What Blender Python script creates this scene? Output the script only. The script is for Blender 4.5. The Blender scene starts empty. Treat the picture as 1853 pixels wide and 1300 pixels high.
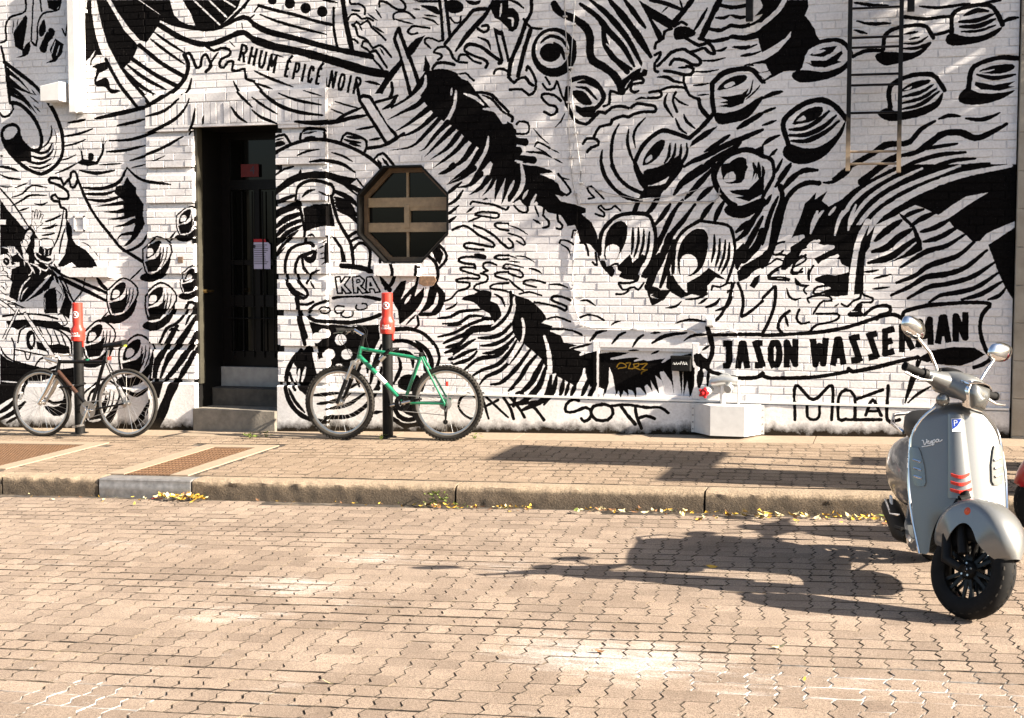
import bpy, math, random, re
import numpy as np
from mathutils import Vector, Matrix
random.seed(7)
rng = random.Random(11)
R = math.radians
sc = bpy.context.scene
col = sc.collection

# ================================================================ camera, sky, sun, exposure
PW, PH, FPX = 1853.0, 1300.0, 2450.0
YAW, PITCH = math.radians(16.2), math.atan(165.0 / FPX)
CAMP = np.array([0.0, -12.13, 1.72])
_f = np.array([-math.sin(YAW) * math.cos(PITCH), math.cos(YAW) * math.cos(PITCH), -math.sin(PITCH)])
_r = np.array([math.cos(YAW), math.sin(YAW), 0.0])
_u = np.cross(_r, _f)

def ray(px, py):
    return _f + _r * ((px - PW / 2) / FPX) - _u * ((py - PH / 2) / FPX)

def on_wall(px, py, Y=0.0):
    d = ray(px, py)
    return CAMP + d * ((Y - CAMP[1]) / d[1])

def on_plane(px, py, p0, n):
    d = ray(px, py)
    n = np.array(n)
    return CAMP + d * (np.dot(np.array(p0) - CAMP, n) / np.dot(d, n))

def project(p):
    v = np.asarray(p, float) - CAMP
    z = v @ _f
    return PW / 2 + FPX * (v @ _r) / z, PH / 2 - FPX * (v @ _u) / z

def wall_arr(P):
    P = np.asarray(P, float)
    d = _f[None] + _r[None] * ((P[:, :1] - PW / 2) / FPX) - _u[None] * ((P[:, 1:] - PH / 2) / FPX)
    t = (0.0 - CAMP[1]) / d[:, 1]
    w = CAMP[None] + d * t[:, None]
    return w[:, [0, 2]]

cam = bpy.data.cameras.new('camera')
cam_o = bpy.data.objects.new('camera', cam)
col.objects.link(cam_o)
cam.sensor_fit = 'HORIZONTAL'
cam.sensor_width = 36.0
cam.lens = 36.0 * FPX / PW
cam.clip_end = 500
cam_o.location = Vector(CAMP)
cam_o.rotation_euler = Matrix([_r, _u, -_f]).transposed().to_euler()
sc.camera = cam_o

SUN_EL, SUN_AZ = R(28.5), R(7.5)          # azimuth: turned from +X towards the street (-Y)
S = Vector((math.cos(SUN_EL) * math.cos(SUN_AZ), -math.cos(SUN_EL) * math.sin(SUN_AZ), math.sin(SUN_EL)))
wd = bpy.data.worlds.new('World')
sc.world = wd
wd.use_nodes = True
nt = wd.node_tree
bg = nt.nodes['Background']
sky = nt.nodes.new('ShaderNodeTexSky')
sky.sky_type = 'NISHITA'
sky.sun_disc = False
sky.sun_elevation = SUN_EL
sky.sun_rotation = math.atan2(S.x, S.y)
sky.air_density = 1.0
sky.dust_density = 2.5
nt.links.new(sky.outputs[0], bg.inputs[0])
bg.inputs[1].default_value = 0.05
sl = bpy.data.lights.new('sun', 'SUN')
sl.energy = 5.0
sl.angle = R(0.5)
sl.color = (1.0, 0.90, 0.77)
so = bpy.data.objects.new('sun', sl)
so.rotation_euler = S.to_track_quat('Z', 'Y').to_euler()
col.objects.link(so)
sc.view_settings.view_transform = 'Standard'
sc.view_settings.look = 'None'
sc.view_settings.gamma = 1.0
sc.view_settings.use_curve_mapping = False
sc.view_settings.exposure = 2.15
sc.cycles.max_bounces = 5
sc.cycles.diffuse_bounces = 1
sc.cycles.use_denoising = True

# ================================================================ helpers
class MB:
    """Collects faces; build() links them as one mesh object."""
    def __init__(self, xf=None):
        self.v, self.f, self.m, self.xf, self.mi = [], [], [], xf, 0
    def add(self, vs, fs):
        n = len(self.v)
        if self.xf is not None:
            vs = [self.xf @ Vector(p) for p in vs]
        self.v += [tuple(p) for p in vs]
        self.f += [tuple(n + i for i in f) for f in fs]
        self.m += [self.mi] * len(fs)
        return self
    def box(self, x0, y0, z0, x1, y1, z1, b=0.0):
        if b <= 0:
            return self.add([(x, y, z) for x in (x0, x1) for y in (y0, y1) for z in (z0, z1)],
                            [(0, 1, 3, 2), (4, 6, 7, 5), (0, 4, 5, 1), (2, 3, 7, 6), (0, 2, 6, 4), (1, 5, 7, 3)])
        return self.prism([(x0, z0), (x1, z0), (x1, z1), (x0, z1)], y0, y1, b)
    def prism(self, poly, y0, y1, b=0.0, both=False):
        """polygon in x,z (counter-clockwise seen from -y) from y0 (front) to y1, front edge chamfered by b"""
        n = len(poly)
        P = np.array(poly, float)
        c = P.mean(0)
        if b:
            d = c - P
            L = np.linalg.norm(d, axis=1)[:, None]
            Q = P + d / L * b * 1.3
        else:
            Q = P
        vs = [(p[0], y0, p[1]) for p in Q] + [(p[0], y0 + b, p[1]) for p in P] + [(p[0], y1, p[1]) for p in P]
        fs = [tuple(range(n)), tuple(range(3 * n - 1, 2 * n - 1, -1))]
        for i in range(n):
            j = (i + 1) % n
            if b:
                fs.append((i, n + i, n + j, j))
            fs.append(((n if b else 0) + i, 2 * n + i, 2 * n + j, (n if b else 0) + j))
        return self.add(vs, fs)
    def tube(self, pts, r, n=8, cap=True):
        pts = [Vector(p) for p in pts]
        k = len(pts)
        rs = r if isinstance(r, (list, tuple)) else [r] * k
        vs, fs = [], []
        up = Vector((0, 0, 1))
        for i, p in enumerate(pts):
            t = (pts[min(i + 1, k - 1)] - pts[max(i - 1, 0)]).normalized()
            a = t.cross(up)
            if a.length < 1e-3:
                a = t.cross(Vector((0, 1, 0)))
            a.normalize()
            b = t.cross(a)
            up = -b if False else up
            for j in range(n):
                q = 2 * math.pi * j / n
                vs.append(p + (a * math.cos(q) + b * math.sin(q)) * rs[i])
        for i in range(k - 1):
            for j in range(n):
                fs.append((i * n + j, i * n + (j + 1) % n, (i + 1) * n + (j + 1) % n, (i + 1) * n + j))
        if cap:
            fs.append(tuple(range(n - 1, -1, -1)))
            fs.append(tuple((k - 1) * n + j for j in range(n)))
        return self.add(vs, fs)
    def lathe(self, prof, o=(0, 0, 0), ax=(0, 1, 0), n=32, closed=False):
        """prof: (radius, height along axis)"""
        ax = Vector(ax).normalized()
        a = ax.orthogonal().normalized()
        b = ax.cross(a)
        o = Vector(o)
        vs, fs = [], []
        k = len(prof)
        for i in range(n):
            q = 2 * math.pi * i / n
            d = a * math.cos(q) + b * math.sin(q)
            for (r, h) in prof:
                vs.append(o + d * r + ax * h)
        for i in range(n):
            for j in range(k if closed else k - 1):
                j2 = (j + 1) % k
                i2 = (i + 1) % n
                fs.append((i * k + j, i2 * k + j, i2 * k + j2, i * k + j2))
        return self.add(vs, fs)
    def loft(self, rings, cap=True, closed=True):
        n = len(rings[0])
        vs = [p for r in rings for p in r]
        fs = []
        for i in range(len(rings) - 1):
            for j in range(n if closed else n - 1):
                j2 = (j + 1) % n
                fs.append((i * n + j, i * n + j2, (i + 1) * n + j2, (i + 1) * n + j))
        if cap:
            fs.append(tuple(range(n - 1, -1, -1)))
            fs.append(tuple((len(rings) - 1) * n + j for j in range(n)))
        return self.add(vs, fs)
    def shell(self, fn, nu, nv, th, nrm=None):
        """open sheet fn(u,v)->(point, outward) given thickness th"""
        A, B = [], []
        for i in range(nu + 1):
            for j in range(nv + 1):
                p, o = fn(i / nu, j / nv)
                A.append(Vector(p)); B.append(Vector(p) - Vector(o) * th)
        k = nv + 1
        N = len(A)
        fs = []
        for i in range(nu):
            for j in range(nv):
                a, b, c, d = i * k + j, (i + 1) * k + j, (i + 1) * k + j + 1, i * k + j + 1
                fs.append((a, b, c, d)); fs.append((N + d, N + c, N + b, N + a))
        edge = [i * k for i in range(nu + 1)] + [nu * k + j for j in range(1, nv + 1)] + \
               [i * k + nv for i in range(nu - 1, -1, -1)] + [j for j in range(nv - 1, 0, -1)]
        for a, b in zip(edge, edge[1:] + edge[:1]):
            fs.append((a, N + a, N + b, b))
        return self.add(A + B, fs)
    def ball(self, c, r, n=12, m=8):
        prof = [(max(1e-5, math.cos(a)), math.sin(a)) for a in np.linspace(-math.pi / 2, math.pi / 2, m)]
        rx = r if isinstance(r, (tuple, list)) else (r, r, r)
        vs, fs = [], []
        for i in range(n):
            q = 2 * math.pi * i / n
            for (rr, h) in prof:
                vs.append((c[0] + rx[0] * rr * math.cos(q), c[1] + rx[1] * rr * math.sin(q), c[2] + rx[2] * h))
        k = len(prof)
        for i in range(n):
            for j in range(k - 1):
                i2 = (i + 1) % n
                fs.append((i * k + j, i2 * k + j, i2 * k + j + 1, i * k + j + 1))
        return self.add(vs, fs)
    def mesh(self, name, mats, smooth=None):
        me = bpy.data.meshes.new(name)
        me.from_pydata(self.v, [], self.f)
        for m in (mats if isinstance(mats, (list, tuple)) else [mats]):
            me.materials.append(m)
        if any(self.m):
            me.polygons.foreach_set('material_index', self.m)
        if smooth is not None:
            import bmesh
            b = bmesh.new(); b.from_mesh(me)
            bmesh.ops.remove_doubles(b, verts=b.verts, dist=1e-5)
            bmesh.ops.recalc_face_normals(b, faces=b.faces)
            b.to_mesh(me); b.free()
            me.polygons.foreach_set('use_smooth', [True] * len(me.polygons))
            me.set_sharp_from_angle(angle=R(smooth))
        me.update()
        return me
    def build(self, name, mats, parent=None, smooth=None, **props):
        return link(name, self.mesh(name, mats, smooth), parent, **props)

def link(name, data, parent=None, loc=None, **props):
    o = bpy.data.objects.new(name, data)
    col.objects.link(o)
    if parent is not None:
        o.parent = parent
    if loc is not None:
        o.location = loc
    for k, v in props.items():
        o[k] = v
    return o

def thing(name, label, cat, loc=(0, 0, 0), group=None):
    o = link(name, None, None, loc, label=label, category=cat)
    o.empty_display_size = .1
    if group:
        o['group'] = group
    return o

def local(parent):
    """world coordinates -> the coordinates of a thing placed by location only"""
    return Matrix.Translation(-Vector(parent.location))

# ---------------------------------------------------------------- materials
def nodes(name):
    m = bpy.data.materials.new(name)
    m.use_nodes = True
    t = m.node_tree
    return m, t, t.nodes['Principled BSDF']

def N(t, kind, **kw):
    n = t.nodes.new(kind)
    for k, v in kw.items():
        if k.startswith('i_'):
            key = k[2:]
            key = int(key) if key.isdigit() else key.replace('_', ' ')
            n.inputs[key].default_value = v
        else:
            setattr(n, k, v)
    return n

def ramp(t, fac, stops):
    r = t.nodes.new('ShaderNodeValToRGB')
    e = r.color_ramp.elements
    while len(e) < len(stops):
        e.new(.5)
    for el, (p, c) in zip(e, stops):
        el.position = p
        el.color = tuple(c) + (1,) if len(c) == 3 else c
    t.links.new(fac, r.inputs[0])
    return r.outputs[0]

def noise(t, scale, detail=4, rough=.55, vec=None, dist=0):
    n = N(t, 'ShaderNodeTexNoise', i_Scale=scale, i_Detail=detail, i_Roughness=rough, i_Distortion=dist)
    if vec is None:
        vec = pos(t)
    t.links.new(vec, n.inputs['Vector'])
    return n.outputs['Fac']

def pos(t):
    for n in t.nodes:
        if n.type == 'NEW_GEOMETRY':
            return n.outputs['Position']
    return t.nodes.new('ShaderNodeNewGeometry').outputs['Position']

def mixc(t, fac, a, b, mode='MIX'):
    n = N(t, 'ShaderNodeMix', data_type='RGBA', blend_type=mode)
    for i, s in ((0, fac), (6, a), (7, b)):
        if isinstance(s, (int, float)):
            n.inputs[i].default_value = s
        elif isinstance(s, tuple):
            n.inputs[i].default_value = s + (1,) if len(s) == 3 else s
        else:
            t.links.new(s, n.inputs[i])
    return n.outputs[2]

def mth(t, op, a, b=0.0, clamp=False):
    n = N(t, 'ShaderNodeMath', operation=op, use_clamp=clamp)
    for i, s in enumerate((a, b)):
        if isinstance(s, (int, float)):
            n.inputs[i].default_value = s
        else:
            t.links.new(s, n.inputs[i])
    return n.outputs[0]

def bump(t, b, h, strength, dist=.01):
    n = N(t, 'ShaderNodeBump', i_Strength=strength, i_Distance=dist)
    t.links.new(h, n.inputs['Height'])
    t.links.new(n.outputs[0], b.inputs['Normal'])

def simple(name, c, rough=.5, metal=0., var=.12, scale=30, bmp=.0, coat=0., bscale=None):
    m, t, b = nodes(name)
    if max(c) < .03 and rough > .3:
        b.inputs['Specular IOR Level'].default_value = .18
    f = noise(t, scale, 5, .6, t.nodes.new('ShaderNodeTexCoord').outputs['Object'])
    lo = tuple(x * (1 - var) for x in c); hi = tuple(min(1, x * (1 + var)) for x in c)
    t.links.new(ramp(t, f, [(.3, lo), (.7, hi)]), b.inputs['Base Color'])
    b.inputs['Roughness'].default_value = rough
    b.inputs['Metallic'].default_value = metal
    if coat:
        b.inputs['Coat Weight'].default_value = coat
        b.inputs['Coat Roughness'].default_value = .05
    if bmp:
        bump(t, b, noise(t, bscale or scale * 3, 4, .6), bmp, .004)
    return m

M = {}
M['black_metal'] = simple('black_metal', (.006, .006, .006), .42, .0, .3)
M['worn_black'] = simple('worn_black', (.007, .0065, .006), .55, .0, .5, 12, .15)
M['rubber'] = simple('rubber', (.009, .0085, .008), .8, 0, .3, 20, .1)
M['dusty_rubber'] = simple('dusty_rubber', (.028, .025, .021), .9, 0, .3, 40, .2)
M['steel'] = simple('steel', (.55, .54, .52), .3, 1., .1)
M['chrome'] = simple('chrome', (.8, .8, .8), .07, 1., .04)
M['alu'] = simple('alu', (.62, .60, .57), .38, 1., .1)
M['green'] = simple('green_paint', (.008, .16, .075), .3, .0, .15, 20, 0, .6)
M['red_plastic'] = simple('red_plastic', (.62, .035, .02), .45, 0, .12)
M['red_valve'] = simple('red_valve', (.45, .01, .015), .35, 0, .15)
M['white_print'] = simple('white_print', (.8, .8, .78), .6, 0, .05)
M['white_paint'] = simple('white_paint', (.74, .72, .69), .5, 0, .08, 8, .08)
M['white_galv'] = simple('white_galv', (.62, .61, .59), .4, 0, .08, 14, .05)
M['silver_paint'] = simple('silver_paint', (.5, .5, .48), .35, .6, .15, 25)
M['brown_frame'] = simple('brown_frame', (.045, .019, .010), .35, 0, .2)
M['wood_dark'] = simple('window_frame_wood', (.12, .075, .04), .55, 0, .3, 18, .12)
M['wood'] = simple('window_wood', (.30, .215, .125), .55, 0, .25, 18, .12)
M['dark_frame'] = simple('dark_frame', (.006, .0055, .005), .5, 0, .3)
M['door_dark'] = simple('door_dark', (.006, .005, .0045), .38, 0, .3)
M['brass'] = simple('brass', (.45, .30, .12), .35, 1., .2)
M['paper'] = simple('paper', (.62, .58, .74), .8, 0, .04)
M['red_print'] = simple('red_print', (.5, .02, .03), .6, 0, .1)
M['dark_red'] = simple('dark_red', (.14, .012, .010), .6, 0, .2)
M['ink'] = simple('ink', (.05, .05, .07), .7, 0, .1)
M['scooter_grey'] = simple('scooter_grey', (.17, .172, .166), .32, .4, .04, 200, 0, .8)
M['seat_black'] = simple('seat_black', (.012, .012, .012), .5, 0, .3, 60, .1)
M['gloss_black'] = simple('gloss_black', (.006, .006, .006), .32, 0, .2)
M['amber'] = simple('amber', (.55, .07, .02), .2, 0, .25, 120)
M['blue'] = simple('badge_blue', (.01, .04, .3), .3, 0, .05)
M['red_scooter'] = simple('red_scooter', (.35, .006, .012), .3, 0, .1, 50, 0, .6)
M['leaf_yellow'] = simple('leaf_yellow', (.5, .30, .03), .7, 0, .4, 9)
M['leaf_green'] = simple('leaf_green', (.10, .13, .02), .65, 0, .35, 20)
M['cable'] = simple('cable', (.34, .32, .31), .6, 0, .2)

m, t, b = nodes('window_glass')
b.inputs['Base Color'].default_value = (.003, .003, .0025, 1)
b.inputs['Roughness'].default_value = .06
b.inputs['Specular IOR Level'].default_value = .3
f = noise(t, 3, 3)
bump(t, b, f, .02, .02)
M['glass'] = m
m, t, b = nodes('lens_glass')
b.inputs['Base Color'].default_value = (.20, .20, .19, 1)
b.inputs['Roughness'].default_value = .12
b.inputs['Metallic'].default_value = .7
vv = N(t, 'ShaderNodeTexVoronoi', i_Scale=160.0)
t.links.new(t.nodes.new('ShaderNodeTexCoord').outputs['Object'], vv.inputs['Vector'])
bump(t, b, vv.outputs['Distance'], .12, .002)
M['lens'] = m
# ================================================================ levels
GX = .0238                                   # the street climbs towards +X
YC = -2.78                                   # kerb face
def z_side(x, y):
    return .1674 + GX * (x + 3.527) + .020 * y
def z_street(x, y):
    return z_side(x, YC) - .147 + .008 * (y - YC)

# ================================================================ the painted wall: paint mask as an in-memory picture
# ---------------------------------------------------------------- mural painter
GLYPH = {
 'A': [[(0, 0), (.38, 1), (.62, 1), (1, 0)], [(.2, .3), (.8, .3)]],
 'C': [[(1, .8), (.8, 1), (.25, 1), (0, .75), (0, .25), (.25, 0), (.8, 0), (1, .2)]],
 'E': [[(1, 1), (0, 1), (0, 0), (1, 0)], [(0, .5), (.8, .5)]],
 'É': [[(1, 1), (0, 1), (0, 0), (1, 0)], [(0, .5), (.8, .5)], [(.35, 1.15), (.85, 1.35)]],
 'H': [[(0, 0), (0, 1)], [(1, 0), (1, 1)], [(0, .5), (1, .5)]],
 'I': [[(.5, 0), (.5, 1)]],
 'J': [[(.1, 1), (1, 1)], [(.8, 1), (.8, .2), (.6, 0), (.05, 0)]],
 'M': [[(0, 0), (.08, 1), (.5, .3), (.92, 1), (1, 0)]],
 'N': [[(0, 0), (0, 1), (1, 0), (1, 1)]],
 'O': [[(.25, 0), (0, .25), (0, .75), (.25, 1), (.75, 1), (1, .75), (1, .25), (.75, 0), (.25, 0)]],
 'P': [[(0, 0), (0, 1), (.75, 1), (1, .85), (1, .6), (.75, .45), (0, .45)]],
 'R': [[(0, 0), (0, 1), (.75, 1), (1, .85), (1, .65), (.75, .5), (0, .5)], [(.5, .5), (1, 0)]],
 'S': [[(.1, 1), (1, 1), (.85, .85), (.1, .85)], [(.15, .95), (.9, .1)], [(0, 0), (.95, 0)]],
 'U': [[(0, 1), (0, .25), (.25, 0), (.75, 0), (1, .25), (1, 1)]],
 'W': [[(0, 1), (.2, 0), (.5, .8), (.8, 0), (1, 1)]],
 'Z': [[(0, 1), (1, 1), (0, 0), (1, 0)]],
}
GLYPH['S'] = [[(.05, 1), (.95, 1)], [(.15, .98), (.88, .04)], [(.98, 0), (.02, 0)]]

def spline(P, closed=False, step=7.0):
    P = np.asarray(P, float)
    n = len(P)
    if n < 3 and not closed:
        k = max(2, int(np.hypot(*(P[1] - P[0])) / step))
        return P[0] + (P[1] - P[0]) * np.linspace(0, 1, k + 1)[:, None]
    if closed:
        Q = np.vstack([P[-1], P, P[0], P[1]])
        m = n
    else:
        Q = np.vstack([2 * P[0] - P[1], P, 2 * P[-1] - P[-2]])
        m = n - 1
    out = []
    for i in range(m):
        p0, p1, p2, p3 = Q[i:i + 4]
        k = max(2, int(np.hypot(*(p2 - p1)) / step))
        t = (np.arange(k) / k)[:, None]
        out.append(.5 * (2 * p1 + (p2 - p0) * t + (2 * p0 - 5 * p1 + 4 * p2 - p3) * t ** 2 + (3 * p1 - p0 - 3 * p2 + p3) * t ** 3))
    out = np.vstack(out)
    return out if closed else np.vstack([out, P[-1:]])

class Painter:
    """Paints strokes given in picture coordinates on to a wall-metric grid."""
    def __init__(self, x0, z0, x1, z1, res, mapper):
        self.x0, self.z0, self.res, self.map = x0, z0, res, mapper
        self.W, self.H = int((x1 - x0) * res), int((z1 - z0) * res)
        self.k = np.zeros((self.H, self.W), np.float32)
        self.o = np.zeros((self.H, self.W), np.float32)
        self.rng = np.random.RandomState(5)

    def grid(self, P):
        w = self.map(P)
        return np.stack([(w[:, 0] - self.x0) * self.res, (w[:, 1] - self.z0) * self.res], 1)

    def fill(self, P, val, buf=None):
        buf = self.k if buf is None else buf
        G = self.grid(P)
        xmn, xmx = int(max(0, G[:, 0].min() - 1)), int(min(self.W, G[:, 0].max() + 2))
        ymn, ymx = int(max(0, G[:, 1].min() - 1)), int(min(self.H, G[:, 1].max() + 2))
        if xmx <= xmn or ymx <= ymn:
            return
        acc = np.zeros((ymx - ymn, xmx - xmn + 1), np.int32)
        nx = xmx - xmn
        A, B = G, np.roll(G, -1, 0)
        for (ax, ay), (bx, by) in zip(A, B):
            if ay == by:
                continue
            s = 1
            if ay > by:
                ax, ay, bx, by, s = bx, by, ax, ay, -1
            r0, r1 = max(ymn, math.ceil(ay - .5)), min(ymx, math.ceil(by - .5))
            if r1 <= r0:
                continue
            rows = np.arange(r0, r1)
            xs = ax + (rows + .5 - ay) * (bx - ax) / (by - ay)
            cols = np.clip(np.ceil(xs - .5).astype(int) - xmn, 0, nx)
            np.add.at(acc, (rows - ymn, cols), s)
        m = np.cumsum(acc, 1)[:, :-1] != 0
        buf[ymn:ymx, xmn:xmx][m] = val

    def stroke(self, P, R, val, soft=0.0, buf=None):
        """P picture points, R radius (picture px) for each point."""
        buf = self.k if buf is None else buf
        G = self.grid(P)
        # local scale of the grid against the picture
        d = self.grid(np.array([P[len(P) // 2], P[len(P) // 2] + [0, 1.0]]))
        sc = np.hypot(*(d[1] - d[0]))
        R = np.asarray(R) * sc
        for i in range(len(G) - 1):
            a, b, ra, rb = G[i], G[i + 1], R[i], R[i + 1]
            rm = max(ra, rb) * (1 + soft) + 1
            xa, xb = int(max(0, min(a[0], b[0]) - rm)), int(min(self.W, max(a[0], b[0]) + rm + 1))
            ya, yb = int(max(0, min(a[1], b[1]) - rm)), int(min(self.H, max(a[1], b[1]) + rm + 1))
            if xb <= xa or yb <= ya:
                continue
            X = np.arange(xa, xb)[None, :] + .5 - a[0]
            Y = np.arange(ya, yb)[:, None] + .5 - a[1]
            dx, dy = b - a
            L = dx * dx + dy * dy + 1e-9
            t = np.clip((X * dx + Y * dy) / L, 0, 1)
            D = np.hypot(X - t * dx, Y - t * dy) - (ra + (rb - ra) * t)
            sub = buf[ya:yb, xa:xb]
            if soft:
                m = np.clip(.5 - D / (max(ra, rb) * soft), 0, 1)
                np.maximum(sub, m * val, out=sub)
            else:
                sub[D < 0] = val

    def run(self, text):
        ox = oy = 0.0
        sc = 4.0
        for line in text.strip().splitlines():
            line = line.strip()
            if not line:
                continue
            if line[0] == '@':
                ox, oy, sc = map(float, line[1:].split())
                continue
            if line[0] == 'T':
                head, path = line.split('|')
                hd = head.split()
                th, hgt, slant, word = float(hd[0][1:]), float(hd[1]), float(hd[2]), hd[3]
                pts = np.array(list(map(float, path.split()))).reshape(-1, 2)
                self.text(word, pts, hgt, th, slant, ox, oy, sc)
                continue
            tok = line.split()
            m = re.match(r'([a-zA-Z])([\d.]*)', tok[0])
            op, w = m.group(1), m.group(2)
            v = np.array(list(map(float, tok[1:])))
            if op in 'ceEk':
                if op == 'k':
                    self.sucker(v, ox, oy, sc)
                else:
                    a = np.linspace(0, 2 * math.pi, 40, endpoint=False)
                    P = np.stack([v[0] + v[2] * np.cos(a), v[1] + v[3] * np.sin(a)], 1) / sc + [ox, oy]
                    self.fill(P, 0. if op == 'E' else 1.)
                continue
            P = v.reshape(-1, 2) / sc + [ox, oy]
            self.cmd(op, float(w or 0) / sc, P)

    def cmd(self, op, w, P):
        if op == 'P':
            self.cmd_poly(P, w)
        elif op in 'FG':
            self.fill(P, 1. if op == 'F' else 0.)
        elif op in 'fg':
            self.fill(spline(P, True), 1. if op == 'f' else 0.)
        else:
            S = spline(P)
            d = np.r_[0, np.cumsum(np.hypot(*np.diff(S, axis=0).T))]
            t = d / max(d[-1], 1e-6)
            if op in 'bw':
                r = .5 * w * (.12 + .95 * np.sin(math.pi * np.clip(.06 + .88 * t, 0, 1)) ** .55)
            elif op == 't':
                r = .5 * w * (1.0 - t) ** .75 * 1.05 + .15
            else:
                r = .5 * w * np.ones(len(S))
            # the hand of the painter: slow changes of width
            nk = max(2, int(d[-1] / 9) + 2)
            wob = np.interp(t, np.linspace(0, 1, nk), self.rng.uniform(.86, 1.12, nk))
            r = np.maximum(r * wob, .3)
            if op == 's':
                self.stroke(S, r, 1., soft=.7)
            elif op == 'o':
                self.stroke(S, r, 1., buf=self.o)
            else:
                self.stroke(S, r, 0. if op in 'wW' else 1.)

    def sucker(self, v, ox, oy, sc):
        cx, cy, s = v
        def T(p):
            return (np.array(p, float).reshape(-1, 2) - [880, 950]) * s + [cx, cy]
        def pic(p):
            return T(p) / sc + [ox, oy]
        q = 1.0 / sc
        self.fill(spline(pic([752, 1112, 790, 1078, 880, 1090, 990, 970, 955, 1080, 862, 1142, 785, 1138]), True), 1.)
        out = pic([775, 905, 890, 815, 992, 882, 985, 965, 900, 1072, 808, 1086, 775, 990])
        self.fill(out, 0.)
        self.cmd('B', 14 * q * s, np.vstack([out, out[:1]]))
        self.fill(spline(pic([795, 968, 812, 898, 868, 848, 908, 848, 905, 900, 868, 950, 815, 978]), True), 1.)
        self.fill(spline(pic([812, 955, 825, 905, 855, 900, 868, 925, 845, 955]), True), 0.)
        self.fill(pic([788, 995, 880, 972, 930, 925, 915, 1000, 940, 975, 890, 1062, 812, 1074]), 1.)
        for p in ([918, 890, 912, 940, 895, 985], [942, 885, 935, 950, 915, 1010], [966, 890, 958, 960, 930, 1025]):
            self.cmd('b', 11 * q * s, pic(p))

    def text(self, word, pts, hgt, th, slant, ox, oy, sc):
        S = spline(pts)
        d = np.r_[0, np.cumsum(np.hypot(*np.diff(S, axis=0).T))]
        wid = {'I': .35, 'M': 1.25, 'W': 1.3}
        tot = sum(wid.get(c, 1.) for c in word)
        g_ = (.13 if th < 30 else .045) * hgt
        unit = (d[-1] - len(word) * th - g_ * (len(word) - 1)) / tot
        s = th / 2
        for c in word:
            w = wid.get(c, 1.) * unit
            for g in GLYPH[c]:
                g = np.array(g, float)
                a = s + g[:, 0] * w
                base = np.stack([np.interp(a, d, S[:, 0]), np.interp(a, d, S[:, 1])], 1)
                k = hgt - th
                Q = base + np.stack([-math.tan(math.radians(slant)) * g[:, 1] * k, -g[:, 1] * k - th / 2], 1)
                for e_, f_ in ((0, 1), (-1, -2)):
                    dd = Q[e_] - Q[f_]
                    if abs(dd[1]) > abs(dd[0]):
                        Q[e_] = Q[e_] + dd / np.hypot(*dd) * th / 2
                self.cmd_poly(Q / sc + [ox, oy], th / sc)
            s += w + th + g_

    def cmd_poly(self, P, w):
        """flat ended letter strokes"""
        for a, b in zip(P[:-1], P[1:]):
            d = (b - a) / max(1e-6, np.hypot(*(b - a))) * (w / 2)
            n = np.array([-d[1], d[0]]) * self.rng.uniform(.94, 1.06)
            self.fill(np.array([a + n, b + n * self.rng.uniform(.93, 1.05), b - n, a - n]), 1.)
        for p in P[1:-1]:
            self.stroke(np.array([p, p + [.01, 0]]), [w / 2, w / 2], 1.)

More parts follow.
